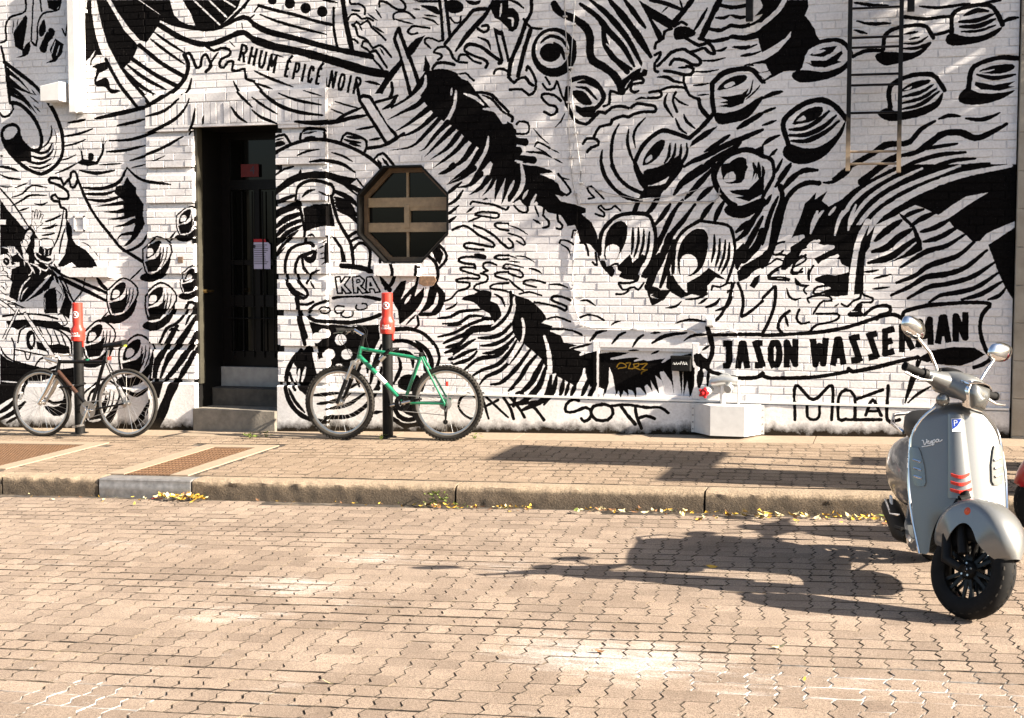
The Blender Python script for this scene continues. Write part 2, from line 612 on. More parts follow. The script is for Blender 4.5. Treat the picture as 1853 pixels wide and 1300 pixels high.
MURAL = r'''
@0 0 4
B18 5 310 45 290 40 200 70 130 180 85 185 0
F 95 240 160 140 185 110 200 130 175 330 160 370 110 340
f 160 360 215 300 215 370 180 410 110 420 160 400
B14 240 0 225 300
B20 235 310 260 330 270 270
B16 270 260 275 170 310 100 400 80 430 60 440 0
F 340 0 440 0 435 40 400 80 350 60
B14 290 0 300 80
f 290 180 320 140 330 230 300 270 280 240
f 285 350 320 270 360 200 400 230 380 280 350 310 340 370 310 385
F 360 360 400 280 460 320 450 390 400 450 330 460 380 430
w12 205 0 200 180 170 350
w14 345 230 345 140
w8 380 200 370 120
w8 440 210 430 110
w10 400 300 370 400
w10 430 330 410 400
b10 90 240 100 150
b10 120 200 130 140
B14 450 210 475 260 480 220 500 100 510 0
B22 8 340 40 480 52 600 72 750
B30 30 450 150 540 260 630 310 690
B30 350 740 410 850 450 980 450 1120 390 1210 300 1260 210 1230 130 1170 40 1060 15 980 30 930 90 905 130 930 140 980 165 1030 220 1085 280 1085 300 1030 290 950 240 850 150 760 90 745
t30 50 510 150 590 220 670
t30 60 570 150 640 210 680
t34 70 640 160 700 270 830
t34 65 600 180 660 260 690
t30 75 680 170 730 230 800
F 40 480 70 500 80 740 60 740
b12 230 650 260 690
b12 220 700 280 750
b12 240 760 290 810
B18 80 740 95 790 60 840 20 845 0 820
F 20 1000 60 1000 130 960 150 1000 220 1080 230 1170 150 1170 70 1110 30 1040
g 25 960 60 920 110 920 125 950 90 1000 40 1010
b24 230 1085 290 1110 350 1090 375 1040
b22 225 1130 300 1150 360 1120 385 1080
b22 200 1170 290 1185 370 1150
b18 210 1205 290 1220 370 1190
b16 300 1075 350 1030 375 960 370 910
b8 395 940 410 1000 400 1050
b8 410 1060 400 1120 380 1160
b16 0 1130 20 1130
b20 0 1205 60 1215 130 1240
F 630 0 605 230 560 350 490 420 500 450 540 450 600 465 650 420 690 365 660 450 700 400 740 400 760 440 720 350 690 250 665 100 660 0
B14 655 470 665 430 690 400
f 690 470 760 450 780 500 720 530 700 590 760 560 790 590 800 640 850 650 870 660 830 680 790 670 760 630 700 630 680 580 700 500 665 490
F 695 0 770 0 830 100 900 220 1000 330 960 430 900 490 870 500 830 420 780 330 740 200
F 800 0 975 0 1080 80 1160 150 1150 180 1060 310 1010 290 930 200 850 90
B30 765 430 800 500 870 620 940 710 1000 790
B28 885 500 960 600 1050 700 1100 765
b22 1115 235 1220 310 1340 385
b24 1090 285 1200 370 1335 465
B32 1010 330 1170 460 1340 560
B32 960 430 1120 540 1290 630
b28 925 475 1050 570 1200 650
b28 890 500 1000 610 1125 690
B34 990 785 1080 770 1200 700 1290 630 1350 540 1360 460 1335 400
b34 690 860 850 825 980 795 1070 775
B34 975 0 1100 90 1240 170 1410 205
B42 1150 180 1300 270 1450 320 1560 310 1680 260 1760 235 1840 290
B32 1410 205 1500 215 1600 195 1760 125 1840 175
F 1320 0 1740 0 1720 60 1590 195 1500 212 1420 205 1380 100
W12 1400 0 1590 180
W12 1510 0 1640 125
W12 1620 0 1700 50
B26 1840 -60 1760 50 1640 165 1590 200
F 1010 0 1230 0 1260 110 1300 150 1410 205 1240 170 1150 100
B12 1800 0 1770 60
B14 1840 110 1800 140
B10 1750 170 1755 205
B24 1335 400 1370 385 1400 440 1420 490 1450 480 1460 420 1490 395 1510 430 1530 480 1490 520
b20 1510 480 1550 420 1580 380
B22 1500 340 1550 370 1600 350 1660 360 1660 400 1600 430 1590 480 1620 490 1650 450 1690 450 1680 510 1730 510 1770 500 1780 570 1840 590
b12 1660 300 1700 340
b22 1385 570 1370 640 1330 690
b24 1060 850 1200 810 1310 720
b24 850 910 950 890 1060 860
b26 790 1020 950 1010 1130 950 1290 860 1360 780 1385 720
b22 490 890 560 880 620 865
b20 460 990 570 970 670 935
b18 460 1060 550 1040 620 1010
b14 420 1165 490 1150 550 1120
b22 770 1100 900 1090 1050 1055
b24 940 1165 1080 1120 1200 1070 1340 990
b10 1095 1170 1150 1160 1210 1130
b14 955 1215 1000 1205 1060 1190
b24 1370 975 1410 900 1430 790
b16 1480 910 1490 840
b22 1690 590 1740 680 1840 780
b22 1690 780 1740 850 1800 890
f 640 1110 675 1115 675 1160 640 1165
F 555 1180 600 1150 690 1170 720 1190 640 1205 590 1195
B18 600 1170 590 1100
B22 700 1180 740 1110 745 1050
b7 585 1095 565 1065
b7 590 1090 585 1055
b7 600 1090 605 1065
b7 740 1050 735 1005
b7 748 1045 750 998
b7 755 1045 770 1015
b16 400 1258 490 1220 560 1180
b14 720 1195 800 1190 880 1185
b24 575 1235 700 1255 830 1235
@460 0 4
c 130 5 32 30
c 258 25 38 40
c 372 60 38 40
c 492 85 38 40
B26 30 40 150 75 300 110 450 155 560 180
b22 40 105 150 150 320 200 520 250
B44 0 180 100 230 300 280 500 335 700 380 850 410
B62 0 290 150 340 350 380 600 450 800 510 960 540
B14 0 85 30 45
B22 575 60 575 200 600 340
B40 640 0 655 100 670 200 710 370
b20 500 0 600 20
b24 805 590 860 600 910 615
B26 995 600 1000 660 985 700
B30 1045 210 1015 280 1060 400 1090 520 1130 680
B32 1045 210 1080 310 1130 430 1190 600
F 1240 255 1160 380 1080 460 1000 570 950 640 930 680 870 680 920 610 960 540 1050 440 1120 330 1170 280
G 1035 290 1055 280 1170 600 1150 660 1130 620
F 1235 395 1275 480 1270 520 1220 520 1230 470
b56 1250 520 1220 580 1160 680 1100 740 1000 780
B28 1680 65 1590 75 1540 130 1460 220 1380 320
b38 1720 20 1680 100 1600 190 1530 270 1460 370
B26 1340 0 1355 120 1365 290
B26 1385 0 1400 120 1415 260
f 1390 10 1460 0 1510 30 1510 80 1450 100 1400 80
f 1530 0 1600 10 1640 0 1630 30 1580 40 1540 20
F 1700 40 1720 0 1840 0 1840 210 1780 150 1740 130
w16 1790 30 1780 120
B16 1420 130 1450 165 1490 160 1495 120
B24 1620 210 1660 235 1695 215 1690 185 1650 190
F 1730 200 1800 230 1790 260 1740 250
B22 1745 230 1765 320 1795 440
B24 1790 230 1815 330 1840 440
b20 1620 270 1690 300 1710 360
B28 1530 340 1560 320 1640 340 1720 400 1790 450 1770 460
B22 1530 340 1525 370 1600 410 1660 430 1690 460 1675 490
B20 1480 430 1490 400 1540 400 1580 440 1640 460
B22 1390 340 1420 370 1440 420 1480 450 1540 455
B20 1390 340 1330 345 1300 380 1340 390 1360 410 1330 435
B16 1275 350 1250 325 1235 310 1240 280 1290 280 1330 300 1370 290
B24 1290 500 1320 460 1380 455 1450 470
B22 1735 535 1750 505 1800 500 1840 520
B18 690 0 700 30 760 30 800 60 800 100
B20 905 50 910 10 960 20 1000 50 1040 70 1090 70 1090 30 1060 0
b16 880 70 920 130
B18 1010 140 1010 105 1050 85 1110 90 1160 130
b16 1020 140 1090 160 1150 175
B18 680 145 700 110 740 105 780 140 820 130 860 150
b14 820 100 890 150
B16 710 75 760 80
B20 710 180 735 200 750 260 800 280 830 310
B18 715 190 740 160 770 180 820 150 850 200 900 240 950 290
b16 860 190 940 240
b14 760 180 780 220
B18 690 280 730 290 750 310
B20 780 330 790 300 830 310 860 350 900 330 930 340 990 410
B18 780 340 820 360 840 390 870 440 900 470 940 520
B20 840 380 880 370 920 430 960 490
b14 910 350 940 400
B18 1270 205 1200 195 1150 190 1130 205 1110 230 1140 250 1180 240
b14 1150 65 1200 70
b18 1220 130 1290 150 1330 180
b14 1230 110 1320 120
F 1140 0 1340 0 1330 20 1200 20
f 1200 40 1320 50 1340 110 1250 70
f 1250 530 1330 500 1420 510 1520 560 1560 600 1620 680 1700 770 1760 840 1800 900 1850 930 1850 1310 1800 1260 1700 1160 1620 1070 1550 1020 1500 970 1430 910 1340 860 1270 790 1220 720 1190 650
B16 1480 540 1530 530 1560 560 1590 585
w20 1480 545 1540 580
B24 1540 680 1640 670 1720 690 1770 740 1840 810
w24 1520 680 1600 710 1660 760
w22 1660 790 1740 800 1790 850
b20 1650 690 1720 720 1800 810 1840 830
w32 1240 550 1235 620 1180 690 1100 750 1000 800 950 830
w28 1460 660 1450 760 1410 850 1350 950 1280 1040 1180 1090
w16 1430 640 1425 690
w26 1695 990 1680 1080 1620 1190 1560 1280
t44 1240 700 1180 760 1080 810 960 870
t40 1270 780 1180 850 1110 900 1010 960
t40 1310 830 1210 920 1120 970 1030 1000
t36 1340 860 1250 960 1140 1060 980 1090
t42 1400 890 1320 970 1230 1080 1190 1095
t44 1450 920 1360 1010 1230 1140
t44 1480 970 1400 1070 1270 1160
t44 1530 1010 1440 1110 1290 1220
t48 1590 1050 1500 1170 1330 1260
t48 1640 1090 1560 1210 1440 1300 1400 1330
t48 1690 1150 1620 1250 1540 1370
t44 1750 1190 1700 1300 1640 1370
t44 1800 1240 1760 1340 1740 1440
b20 740 940 850 920 880 910
b20 835 1015 920 1000
B26 815 1075 950 1050 1080 970
B28 950 1030 870 900 800 790 760 710 830 700 880 780 950 900 1030 990 960 1040
G 790 720 830 715 1010 990 960 1015
B26 740 600 750 650 760 710
b34 310 885 450 895 600 880 700 855 820 835
b26 590 870 680 820 780 780
B22 880 740 960 720 1035 695
b30 1035 695 990 760 930 790
b16 585 735 660 760 760 785
b14 555 790 600 810 660 830
b28 0 600 100 700 200 770 330 815 510 840
b20 0 515 120 570 280 630
b20 190 680 320 730 500 765
b14 370 660 500 700
b20 0 710 80 770 180 830
b22 0 800 60 850 180 900
b14 130 390 210 415
b18 0 600 60 620 130 645
B22 345 1010 365 940 480 935 515 950 520 1010
f 370 1010 400 990 450 990 455 1015
b20 370 970 450 955
B22 630 1020 670 965 810 1020 800 1100
b22 670 990 760 1005
b22 650 1010 700 1025 770 1035
b22 690 1040 770 1060
B22 155 1000 230 980 280 1050
f 160 1040 210 1020 240 1050 160 1070
b16 170 1020 220 1005
B22 870 1150 930 1110 1020 1210
b26 895 1160 920 1210
b26 930 1150 970 1200
B28 165 1110 280 1050 420 1015 550 1020 680 1060 800 1120 880 1180 930 1240
b18 325 1130 390 1100 480 1085
b18 560 1105 640 1130 710 1170
b26 415 1175 520 1165 640 1190 730 1250
b24 165 1260 230 1220 280 1205
T20 128 -12 RHUM | -118 440 30 490 150 535
T20 128 -12 ÉPICÉ | 212 558 340 590 480 622
T20 128 -12 NOIR | 530 632 640 665 760 690
@920 0 4
e 330 380 165 180
E 318 362 122 132
c 302 382 76 68
b26 235 310 300 262 390 290 430 360
b30 330 310 380 350 405 430
f 450 280 490 300 490 380 470 440 450 380
B34 460 580 540 560 620 590 670 650 690 710 650 770 600 800
f 465 660 540 660 600 730 600 760 540 760 480 710
F 480 760 530 780 600 770 650 770 610 850 540 850 490 810
b26 500 600 570 595 640 640
b24 490 630 560 640 610 690 640 720
B36 430 640 420 720 430 770
B26 440 790 480 870 560 900 600 870 650 820
B58 330 30 370 90 480 140 560 200 590 270 590 370 610 440 680 480 760 540 800 600 820 660
F 790 600 850 560 900 520 960 490 1010 510 1000 550 960 560 880 580 830 650 790 660
B28 165 0 165 90 125 160
B34 130 150 80 300 20 440 5 540
B36 160 220 110 380 70 550
B22 110 140 160 200 240 210
f 0 60 60 80 80 140 60 210 0 225
w16 0 130 30 140 30 190
b22 0 0 60 20 110 60
B24 0 560 40 600 60 580 120 560 150 600 180 620
B22 10 650 100 650 150 690 190 660 200 600 180 540 140 480 130 510
B22 0 830 30 850 25 880
B18 60 900 80 880 140 890 150 940 130 970 60 970
B20 250 610 280 650 330 640 350 590 370 640 390 700 420 740
B22 380 730 330 690 260 680 240 705 290 760 340 770 350 810 310 835 260 810
b14 410 820 380 880 340 920
B20 270 560 300 610
b12 180 930 240 1000 290 1040
B16 190 1060 210 1030 260 1050 300 1075
b12 200 1070 280 1110
b12 310 1080 370 1110
b14 330 1150 390 1180
B60 -10 940 30 960
B56 -10 1010 120 1030
B64 -10 1090 70 1095
B52 -10 1140 180 1160
F -10 880 30 900 60 1000 60 1180 160 1200 300 1230 320 1250 200 1250 340 1310 -10 1310
b20 130 1100 250 1110 310 1140
w20 50 1165 100 1175
b44 520 30 640 120 720 220 830 340 910 480
b44 590 0 700 90 800 200 880 310 970 480
b54 730 0 830 120 920 240 1030 410
b40 680 200 700 300 760 420 890 500
b40 840 0 900 80 950 150 990 200
B40 690 200 700 330 790 450 860 520
F 940 0 1010 130 1080 290 1115 280 1110 240 1040 140 1170 215 1220 170 1130 110 1040 60
B30 1030 0 1150 30 1250 70
w18 710 320 770 375
w20 990 440 960 520
B42 1330 0 1270 80 1200 160
B46 1530 0 1470 120 1400 270
b26 1440 60 1390 150 1340 230
b14 1110 90 1160 45
b20 1240 0 1260 60
f 1200 210 1250 190 1310 200 1360 240 1320 270 1240 290 1200 280
B24 1200 190 1250 160 1290 180
B24 1180 210 1130 230 1120 280 1070 310 1060 350
B26 1380 280 1480 300 1590 280 1620 260 1700 270 1840 235
B30 1450 210 1540 220 1610 185 1690 195 1840 150
b26 1500 130 1560 130 1600 110
b26 1610 110 1680 130 1720 120
B30 1540 40 1620 55 1720 40 1840 20
b22 1770 90 1840 60
f 1800 260 1850 230 1850 350 1810 320
b24 1630 340 1720 345 1800 320
b20 1500 370 1540 365 1580 345
b20 1690 400 1840 380
b18 1390 440 1480 440 1570 420
b16 1330 520 1440 520 1520 505
b20 1710 475 1840 445
b18 1340 620 1400 615 1450 605
b14 1370 690 1450 685
B26 1290 280 1380 330 1440 310 1480 350 1490 390 1450 380 1420 350 1380 360 1310 380 1280 360 1240 360 1180 380 1140 420 1080 480
B26 1310 380 1360 410 1390 440 1380 470 1330 470 1280 440 1200 430 1170 470
B24 1290 480 1340 500 1320 540 1260 540 1180 520 1130 515
b20 1230 490 1290 490
b24 1080 560 1150 560 1200 590 1270 600
B20 1270 540 1270 600 1290 640
B22 1090 660 1180 630 1280 640 1310 690 1380 720
B22 1020 670 1090 660 1110 690 1080 710 1010 710
b16 920 725 960 710 1000 715
B24 890 780 930 750 1000 760 1060 770 1060 810 980 810 900 830 870 850 830 840 750 870 740 900 660 920 620 990
B24 600 870 650 810 700 820 750 780 820 770 870 785
B22 690 770 730 750 740 660 800 680 860 640 900 580 970 570 970 600 900 610 885 650 910 670 940 660
B22 1060 400 1100 380 1090 420 1060 460 1060 510 1080 520
b22 1150 680 1130 750 1190 850
B22 1210 670 1190 730 1220 810
b18 1200 700 1240 740 1300 765
b22 1270 830 1290 880 1350 930
b22 1210 860 1240 930 1290 970
B34 1380 720 1390 780 1440 840
B40 1480 600 1560 530 1680 500 1770 510 1840 590
B36 1475 610 1475 720 1490 820
f 1510 650 1560 590 1640 550 1720 545 1720 580 1660 620 1560 650
g 1560 620 1620 590 1640 610 1580 640
F 1590 700 1690 680 1740 640 1700 750 1610 780 1520 770 1590 755 1530 745 1590 730 1520 700
b14 1690 720 1750 670 1770 580
b14 1720 720 1790 660 1820 620
f 1485 820 1560 820 1680 790 1790 720 1850 700 1740 850 1620 890 1520 900
B34 920 1160 970 1060 1040 990 1120 945 1220 970 1300 1000
B32 915 1180 940 1240 990 1310
f 970 1180 1000 1110 1060 1040 1110 1010 1135 1030 1110 1100 1050 1170 980 1200
g 990 1160 1030 1120 1040 1150 1000 1180
b24 1170 1040 1160 1130 1130 1180
b24 1210 1040 1200 1120 1150 1200
b24 1250 1050 1240 1140 1180 1210
f 980 1240 1080 1210 1180 1160 1250 1120 1240 1200 1170 1270 1090 1320 1000 1340
b26 1290 1040 1290 1120 1220 1220 1130 1290
B34 1310 1000 1390 930 1480 830
F 1310 1070 1330 1020 1420 950 1520 910 1440 990
b42 1840 820 1740 880 1660 930
b44 1840 940 1700 1000 1560 1060 1430 1130 1330 1170 1270 1210
b34 1600 980 1500 1050 1420 1100
b44 1690 1000 1650 1060 1500 1150 1380 1240 1260 1340
b40 1480 1190 1350 1270 1260 1340
b26 800 900 760 980 745 1080 750 1180 800 1290
b24 870 940 860 1020 880 1110 910 1180
b20 990 855 930 920 905 990 920 1070
b26 680 1090 670 1170 700 1290
B24 540 1040 570 1005 640 1010 650 1050 600 1070 570 1100
B42 1490 1300 1500 1230 1570 1140 1680 1090 1760 1090 1840 1130
f 1550 1260 1590 1190 1660 1140 1720 1150 1720 1220 1690 1320 1570 1320
b28 1770 1180 1790 1240 1770 1310
b26 1810 1180 1820 1310
F 1760 1090 1850 1050 1850 1120
@1380 0 3.917
F -5 0 320 0 325 50 300 110 340 160 370 210 380 250 410 290 330 330 290 400 275 490 220 500 100 510 40 560 -5 600
w52 160 -10 120 70 30 170 -10 200
w42 200 225 150 310 60 380 -10 425
w30 30 460 -5 480
w24 50 515 -5 560
B30 295 400 310 350 400 300 530 285 600 330 625 380
G 300 400 330 350 420 320 530 310 590 340 610 390 560 450 450 500 340 500 280 485
F 330 390 430 340 530 325 500 370 430 405 350 400
g 350 385 400 355 450 360 400 380
F 340 430 450 430 560 360 570 380 530 430 560 440 440 480 360 475 300 440 345 455
f 205 540 240 500 330 500 440 510 560 470 620 410 620 460 540 530 400 575 260 585
B12 275 480 295 400
B30 855 350 870 250 950 200 1080 180 1160 190 1210 270
b20 1000 245 1100 225
b20 1040 280 1110 265
b20 1000 310 1100 305 1170 260
b24 990 345 1100 340 1190 300
f 795 400 850 370 960 370 1080 370 1200 300 1120 390 1000 440 860 465
B34 1340 230 1350 100 1450 50 1600 35 1660 90 1700 175
b34 1430 110 1520 75 1600 80
b34 1395 155 1520 145 1640 100
b34 1400 190 1530 185 1650 135
b22 1410 225 1530 220 1650 180
f 1295 290 1330 235 1440 260 1560 250 1700 190 1640 260 1500 310 1340 325
B36 1460 630 1480 500 1540 450 1680 410 1815 415
f 1540 500 1640 465 1770 455 1780 490 1680 525 1560 520
w12 1540 515 1640 495
b30 1520 530 1640 555 1790 530
F 1510 580 1640 605 1795 575 1740 610 1790 615 1680 645 1550 635 1500 605
f 1385 700 1440 625 1540 660 1680 660 1790 640 1700 700 1560 740 1430 740
B34 905 760 895 650 930 590 1060 535 1200 530 1250 580 1290 640
f 980 640 1060 585 1180 565 1180 590 1080 630 980 655
g 1000 640 1060 610 1040 635
b28 980 690 1120 655 1210 600
b28 985 735 1130 695 1230 630
b28 990 775 1120 740 1250 650
f 815 810 880 765 970 795 1100 770 1220 720 1280 650 1260 740 1180 800 1060 840 900 860
B40 180 1020 145 880 200 800 310 730 420 710 510 750 590 840
f 210 880 270 800 360 760 425 760 420 810 350 860 260 880
g 240 860 290 820 305 850
b34 190 920 300 910 400 850 470 790
b34 190 960 310 955 430 900 520 820
b34 200 1000 310 1000 440 940 540 860
f 140 1080 180 1020 290 1050 400 1040 520 960 590 850 560 960 460 1090 360 1150 250 1165 170 1130
b24 1110 45 1250 55 1470 25
b20 1580 15 1690 5
B26 1000 120 1150 135 1280 120 1345 120
b30 1700 160 1750 135 1810 125
B26 1200 250 1260 240 1340 215
b24 650 20 760 35 890 40
b24 670 150 760 170 910 165
b24 650 215 740 240
B28 640 400 740 360 850 360
b30 1250 845 1320 820 1400 825
b30 1440 840 1540 850 1620 830 1680 800
b42 1220 860 1120 920 1040 1010 960 1020 870 1030 780 1090 640 1170 500 1270
b48 1730 880 1620 940 1510 980 1400 940 1280 950 1180 1020 1090 1080 960 1110
b28 1130 1060 1250 1040 1380 1020
b32 1440 1080 1250 1100 1080 1150 970 1200
b32 1510 1125 1350 1140 1200 1190 960 1270
b32 1610 1160 1450 1180 1300 1230 1150 1290
B54 960 1110 880 1150 790 1220 700 1290
F 1815 1180 1700 1185 1500 1240 1380 1290 1815 1290
b30 0 700 60 670 140 650
b26 0 800 90 765
b22 0 890 95 855
b30 0 1030 50 990 120 960
b26 50 1110 100 1060
b24 90 1230 140 1130
b28 110 1270 200 1160
b28 150 1340 280 1210 390 1205
B28 0 1110 60 1130 78 1180 78 1250 30 1340 0 1400
f -5 1170 20 1220 -5 1280
@0 300 4
b20 0 10 80 20 130 40
b18 0 65 60 90 150 100
b12 0 150 50 155 90 150
b14 110 160 200 125
b16 85 230 160 205 230 145 340 160
b16 80 295 170 245 220 215 340 215
b14 135 330 210 305
b14 250 275 300 285 345 265
B14 0 165 100 280 200 430 280 540
F 0 240 60 330 180 480 150 560 170 720 120 740 0 560
G 0 390 45 390 45 430 0 430
B22 430 260 390 255 370 230 400 210 420 235 490 240 490 190 420 140 360 120 365 90 440 95 460 140 500 95 510 150 540 155 560 110
B22 510 90 515 50 545 45 560 90 575 130
B20 430 260 440 300 480 320 480 380
b16 460 320 450 400 420 520 380 600
F 480 380 520 450 525 530 550 570 620 610 680 680 710 740 560 740 520 700 440 740 420 720 470 640 490 540 475 460
b16 470 450 440 560 430 640
b20 440 360 380 390 330 405
b18 415 430 360 450 310 455
b16 395 490 350 500 305 505
b8 590 555 630 570 660 600
b8 680 620 720 665
B26 580 140 630 260 700 380 780 480 870 590 960 650 1040 700
b28 600 160 740 165 860 120 920 15
b24 920 15 1000 90 1100 120 1250 138
b24 610 205 760 205 840 180
b26 635 245 760 255 900 215
t28 890 270 780 285 690 295
t32 900 325 840 335 750 335
t34 970 350 880 380 775 390
t34 970 400 900 430 820 445
t28 960 490 880 500 840 545
F 920 80 945 120 985 160 985 200 1040 280 1035 360 1050 420 1000 510 940 570 890 590 950 520 975 440 980 340 900 380 890 250 830 200 840 150 890 140
b22 1070 490 1030 560 950 610 890 620
B8 235 440 232 340
B8 255 410 262 320
B8 275 410 292 325
B8 290 420 316 345
B8 285 440 312 425
B10 235 440 260 470 290 450
B10 285 555 330 530 385 560 390 600 360 650
f 290 575 385 585 350 640 290 620
B14 245 610 280 690 340 710 380 670 370 640
F 150 530 190 480 240 460 280 540 250 640 260 700 350 740 410 790 430 860 380 830 350 900 200 980 150 990 120 960 140 880 220 810 160 830 190 660
w10 170 540 160 600 200 690
w12 240 480 205 560 230 650
w12 330 830 250 920 180 980
w14 230 720 300 760 350 800 300 820
w10 210 700 240 770 320 790
w8 320 900 290 980
w12 385 830 430 900 425 1000
F 325 900 400 880 420 1070 325 1070
b12 320 900 322 1060
F 440 840 470 890 520 1000 500 1110 430 1060 470 950
B14 120 980 120 900 180 830
F 0 560 100 600 170 680 190 800 120 960 60 960 90 850 80 720 0 740
w10 20 650 60 640 80 690 50 730
w8 10 590 60 600 100 640
w10 0 800 60 820 90 860 40 900
w10 20 900 60 950 130 1000
f 10 880 40 900 60 940 20 930
B8 10 760 60 800 30 860
B10 60 1000 110 1010 150 1070 185 1060
B10 0 970 60 1010 110 1060
B8 120 1010 170 1030
w8 100 700 140 710
G 90 720 140 705 140 725 90 745
B24 380 740 560 830 770 920
B24 430 810 600 890 770 980
B12 385 700 460 830 540 1000
k 880 950 1.0
k 1140 650 1.0
k 1165 990 1.06
k 1375 400 .78
k 1400 825 .75
b16 1285 480 1230 550
b14 1030 740 940 830
b14 780 1060 720 1130
b30 700 810 740 870 780 900
b12 610 820 600 900 540 980
@460 300 4
F 165 185 230 110 320 70 350 20 345 60 450 40 560 50 650 90 700 110 670 140 760 220 770 240 700 190 640 140 540 85 440 75 330 110 250 150 165 195
B26 310 250 320 170 380 120 460 110 560 140 575 190 560 220
b22 360 230 400 190 450 175
b18 480 190 540 220
F 365 310 430 280 555 275 585 440 500 440 430 460 385 480
B24 330 260 350 330 370 430 380 480
B28 555 220 600 380 640 460 700 570 720 730
b44 160 240 240 225 310 215
F 160 330 240 290 330 270 345 310 300 340 200 370 160 400
b54 160 465 240 400 340 350
b48 165 540 250 440 350 400
b34 170 580 270 480 340 440
b30 180 620 260 530 300 450
b24 170 660 240 580
b34 580 180 700 240 740 290
b34 580 230 680 270 730 350
b44 590 270 660 310 750 360
b34 600 320 700 360 760 430
b16 740 90 770 130 800 170
B24 380 480 372 550
B26 440 580 410 560 350 570 280 600 240 690 245 820 290 920 370 960 400 930 380 890 330 830 310 740 340 660 400 640 440 620
f 370 650 420 660 465 600 460 680 420 710 380 690
b16 400 510 430 500 450 515
b12 490 560 520 545
b12 480 600 520 580
b12 490 640 520 630
b12 490 675 530 665
b12 500 715 540 690
B22 530 700 530 600 540 510
F 555 505 590 520 640 590 670 700 630 700 620 600 590 560
B22 360 660 370 740 410 790 395 850
b18 410 790 450 770 490 755
b18 420 840 450 890
b26 270 850 310 910 380 940
B24 690 510 740 480 790 490
B24 720 600 760 560 820 580 840 640 830 740
B22 700 550 760 520 830 560 900 620 910 700
B40 630 725 740 735 830 760 920 830 980 900
F 580 800 610 800 625 850 655 800 685 810 650 870 695 925 660 925 630 885 630 925 600 925 595 870
F 685 800 730 800 770 830 765 870 750 880 790 925 750 925 725 895 725 925 690 915 700 860
F 815 805 860 810 910 925 875 925 860 900 835 900 840 925 800 920 825 870
g 720 825 750 840 740 860 715 855
g 842 845 862 880 836 880
W10 600 815 612 910
W10 668 815 630 865 672 912
W8 706 820 708 910
W8 845 822 818 905
W8 850 822 890 912
B26 570 960 660 945 780 945 910 970
B24 400 1060 450 1010 530 980
B14 480 1045 500 1025 535 1025 550 1050 520 1070 485 1065 480 1045
B13 650 1020 600 1015 580 1040 600 1070 640 1060
B13 650 1050 630 1080 660 1100 710 1090 715 1060
B13 740 1010 735 1035 770 1045 815 1030 810 1000 780 1000
B30 400 1090 450 1120 560 1130 700 1135 830 1110 910 1080
B34 330 960 335 1100 380 1290
B20 350 1005 400 1005 440 985
B28 1000 690 1020 780 990 860 950 890
B28 1240 640 1310 700 1330 800 1310 860 1370 930 1360 1000 1310 1070 1200 1075
B22 1320 560 1380 620 1390 680 1340 740
F 1280 610 1330 575 1370 640 1345 720 1310 680
b34 1300 860 1350 930 1340 1010 1290 1060
t24 1190 730 1180 830 1150 900 1110 950
F 1000 920 1060 840 1100 830 1090 900 1060 970 1140 880 1190 840 1160 950 1230 880 1230 960 1170 1060 1080 1130 1050 1150 1040 1050 1000 980
F 1240 880 1300 870 1330 900 1300 1000 1260 1040 1180 1080 1230 980
w30 1265 850 1230 980 1170 1070 1080 1140
w22 1130 940 1090 1000
b18 1100 1150 1170 1080
B22 1160 1180 1190 1150 1180 1090
B26 1020 1180 1130 1180 1230 1220 1300 1290
t42 1440 0 1390 45 1330 65
t44 1590 20 1500 90 1390 140
t44 1640 60 1560 140 1460 160
t44 1690 90 1640 160 1550 215
t44 1760 40 1710 150 1650 220
t44 1800 80 1760 180 1740 260
t44 1840 110 1810 220 1790 280
b26 1510 180 1460 250 1390 290
b22 1480 290 1420 340 1385 355
b22 1460 370 1390 420
b28 1390 210 1450 160 1500 120
B18 1565 280 1580 260 1640 270 1740 285 1820 320 1840 300
b18 1590 300 1540 340
B18 1600 350 1650 335 1760 345 1770 370 1740 380 1650 365 1600 360
b18 1640 370 1590 390 1550 405
f 1650 250 1680 230 1690 245
B20 1435 465 1510 435 1570 460 1620 500 1680 530 1730 560 1730 590 1650 575 1560 560 1520 570 1530 595 1600 605 1660 610
B20 1590 435 1660 460 1740 510 1790 560 1840 600
B18 1840 420 1760 415 1740 435 1780 460 1840 470
B20 1600 645 1660 650 1670 670 1580 660 1500 665 1480 690 1530 710 1590 715 1600 745
B18 1840 650 1770 650 1740 668 1790 680 1840 675
B18 1755 720 1700 700 1660 710 1660 740 1690 760 1660 770
B18 1590 740 1510 735 1495 755 1570 780 1630 800 1620 820 1560 815 1480 820 1465 840 1560 850 1540 890 1470 910 1430 960 1380 980
B18 1640 780 1690 800 1680 840 1610 860 1590 890 1630 910
B18 1840 770 1760 775 1745 800 1830 825
B18 1840 850 1730 860 1710 890 1790 900 1840 915
b20 1740 930 1790 960 1815 1020
B16 1840 715 1820 715 1800 740 1840 750
f 1590 930 1650 900 1720 920 1710 980 1760 1000 1790 1070 1780 1130 1740 1140 1700 1070 1640 1040 1590 990 1500 970 1540 940
b26 1330 1105 1420 1095 1480 1060 1550 1050 1650 1040
b26 1365 1145 1480 1140 1560 1090 1660 1090
b26 1330 1240 1450 1210 1560 1150 1700 1100
b30 1650 1105 1740 1110
b18 1390 1040 1440 1020 1470 990
b18 1400 1160 1500 1150
@920 300 4
F -5 0 200 0 310 35 320 50 230 60 200 70 330 110 360 130 380 180 430 210 390 225 340 210 380 260 480 280 560 310 560 340 530 350 600 410 640 490 650 540 660 640 640 630 590 570 520 550 500 470 480 430 430 440 380 360 290 340 200 260 140 300 90 240 40 270 -5 260
w30 92 -10 108 100 80 190 20 265
w22 -5 210 40 110
w22 140 180 100 245
w22 200 210 160 290
B18 360 60 430 150 450 190 420 215
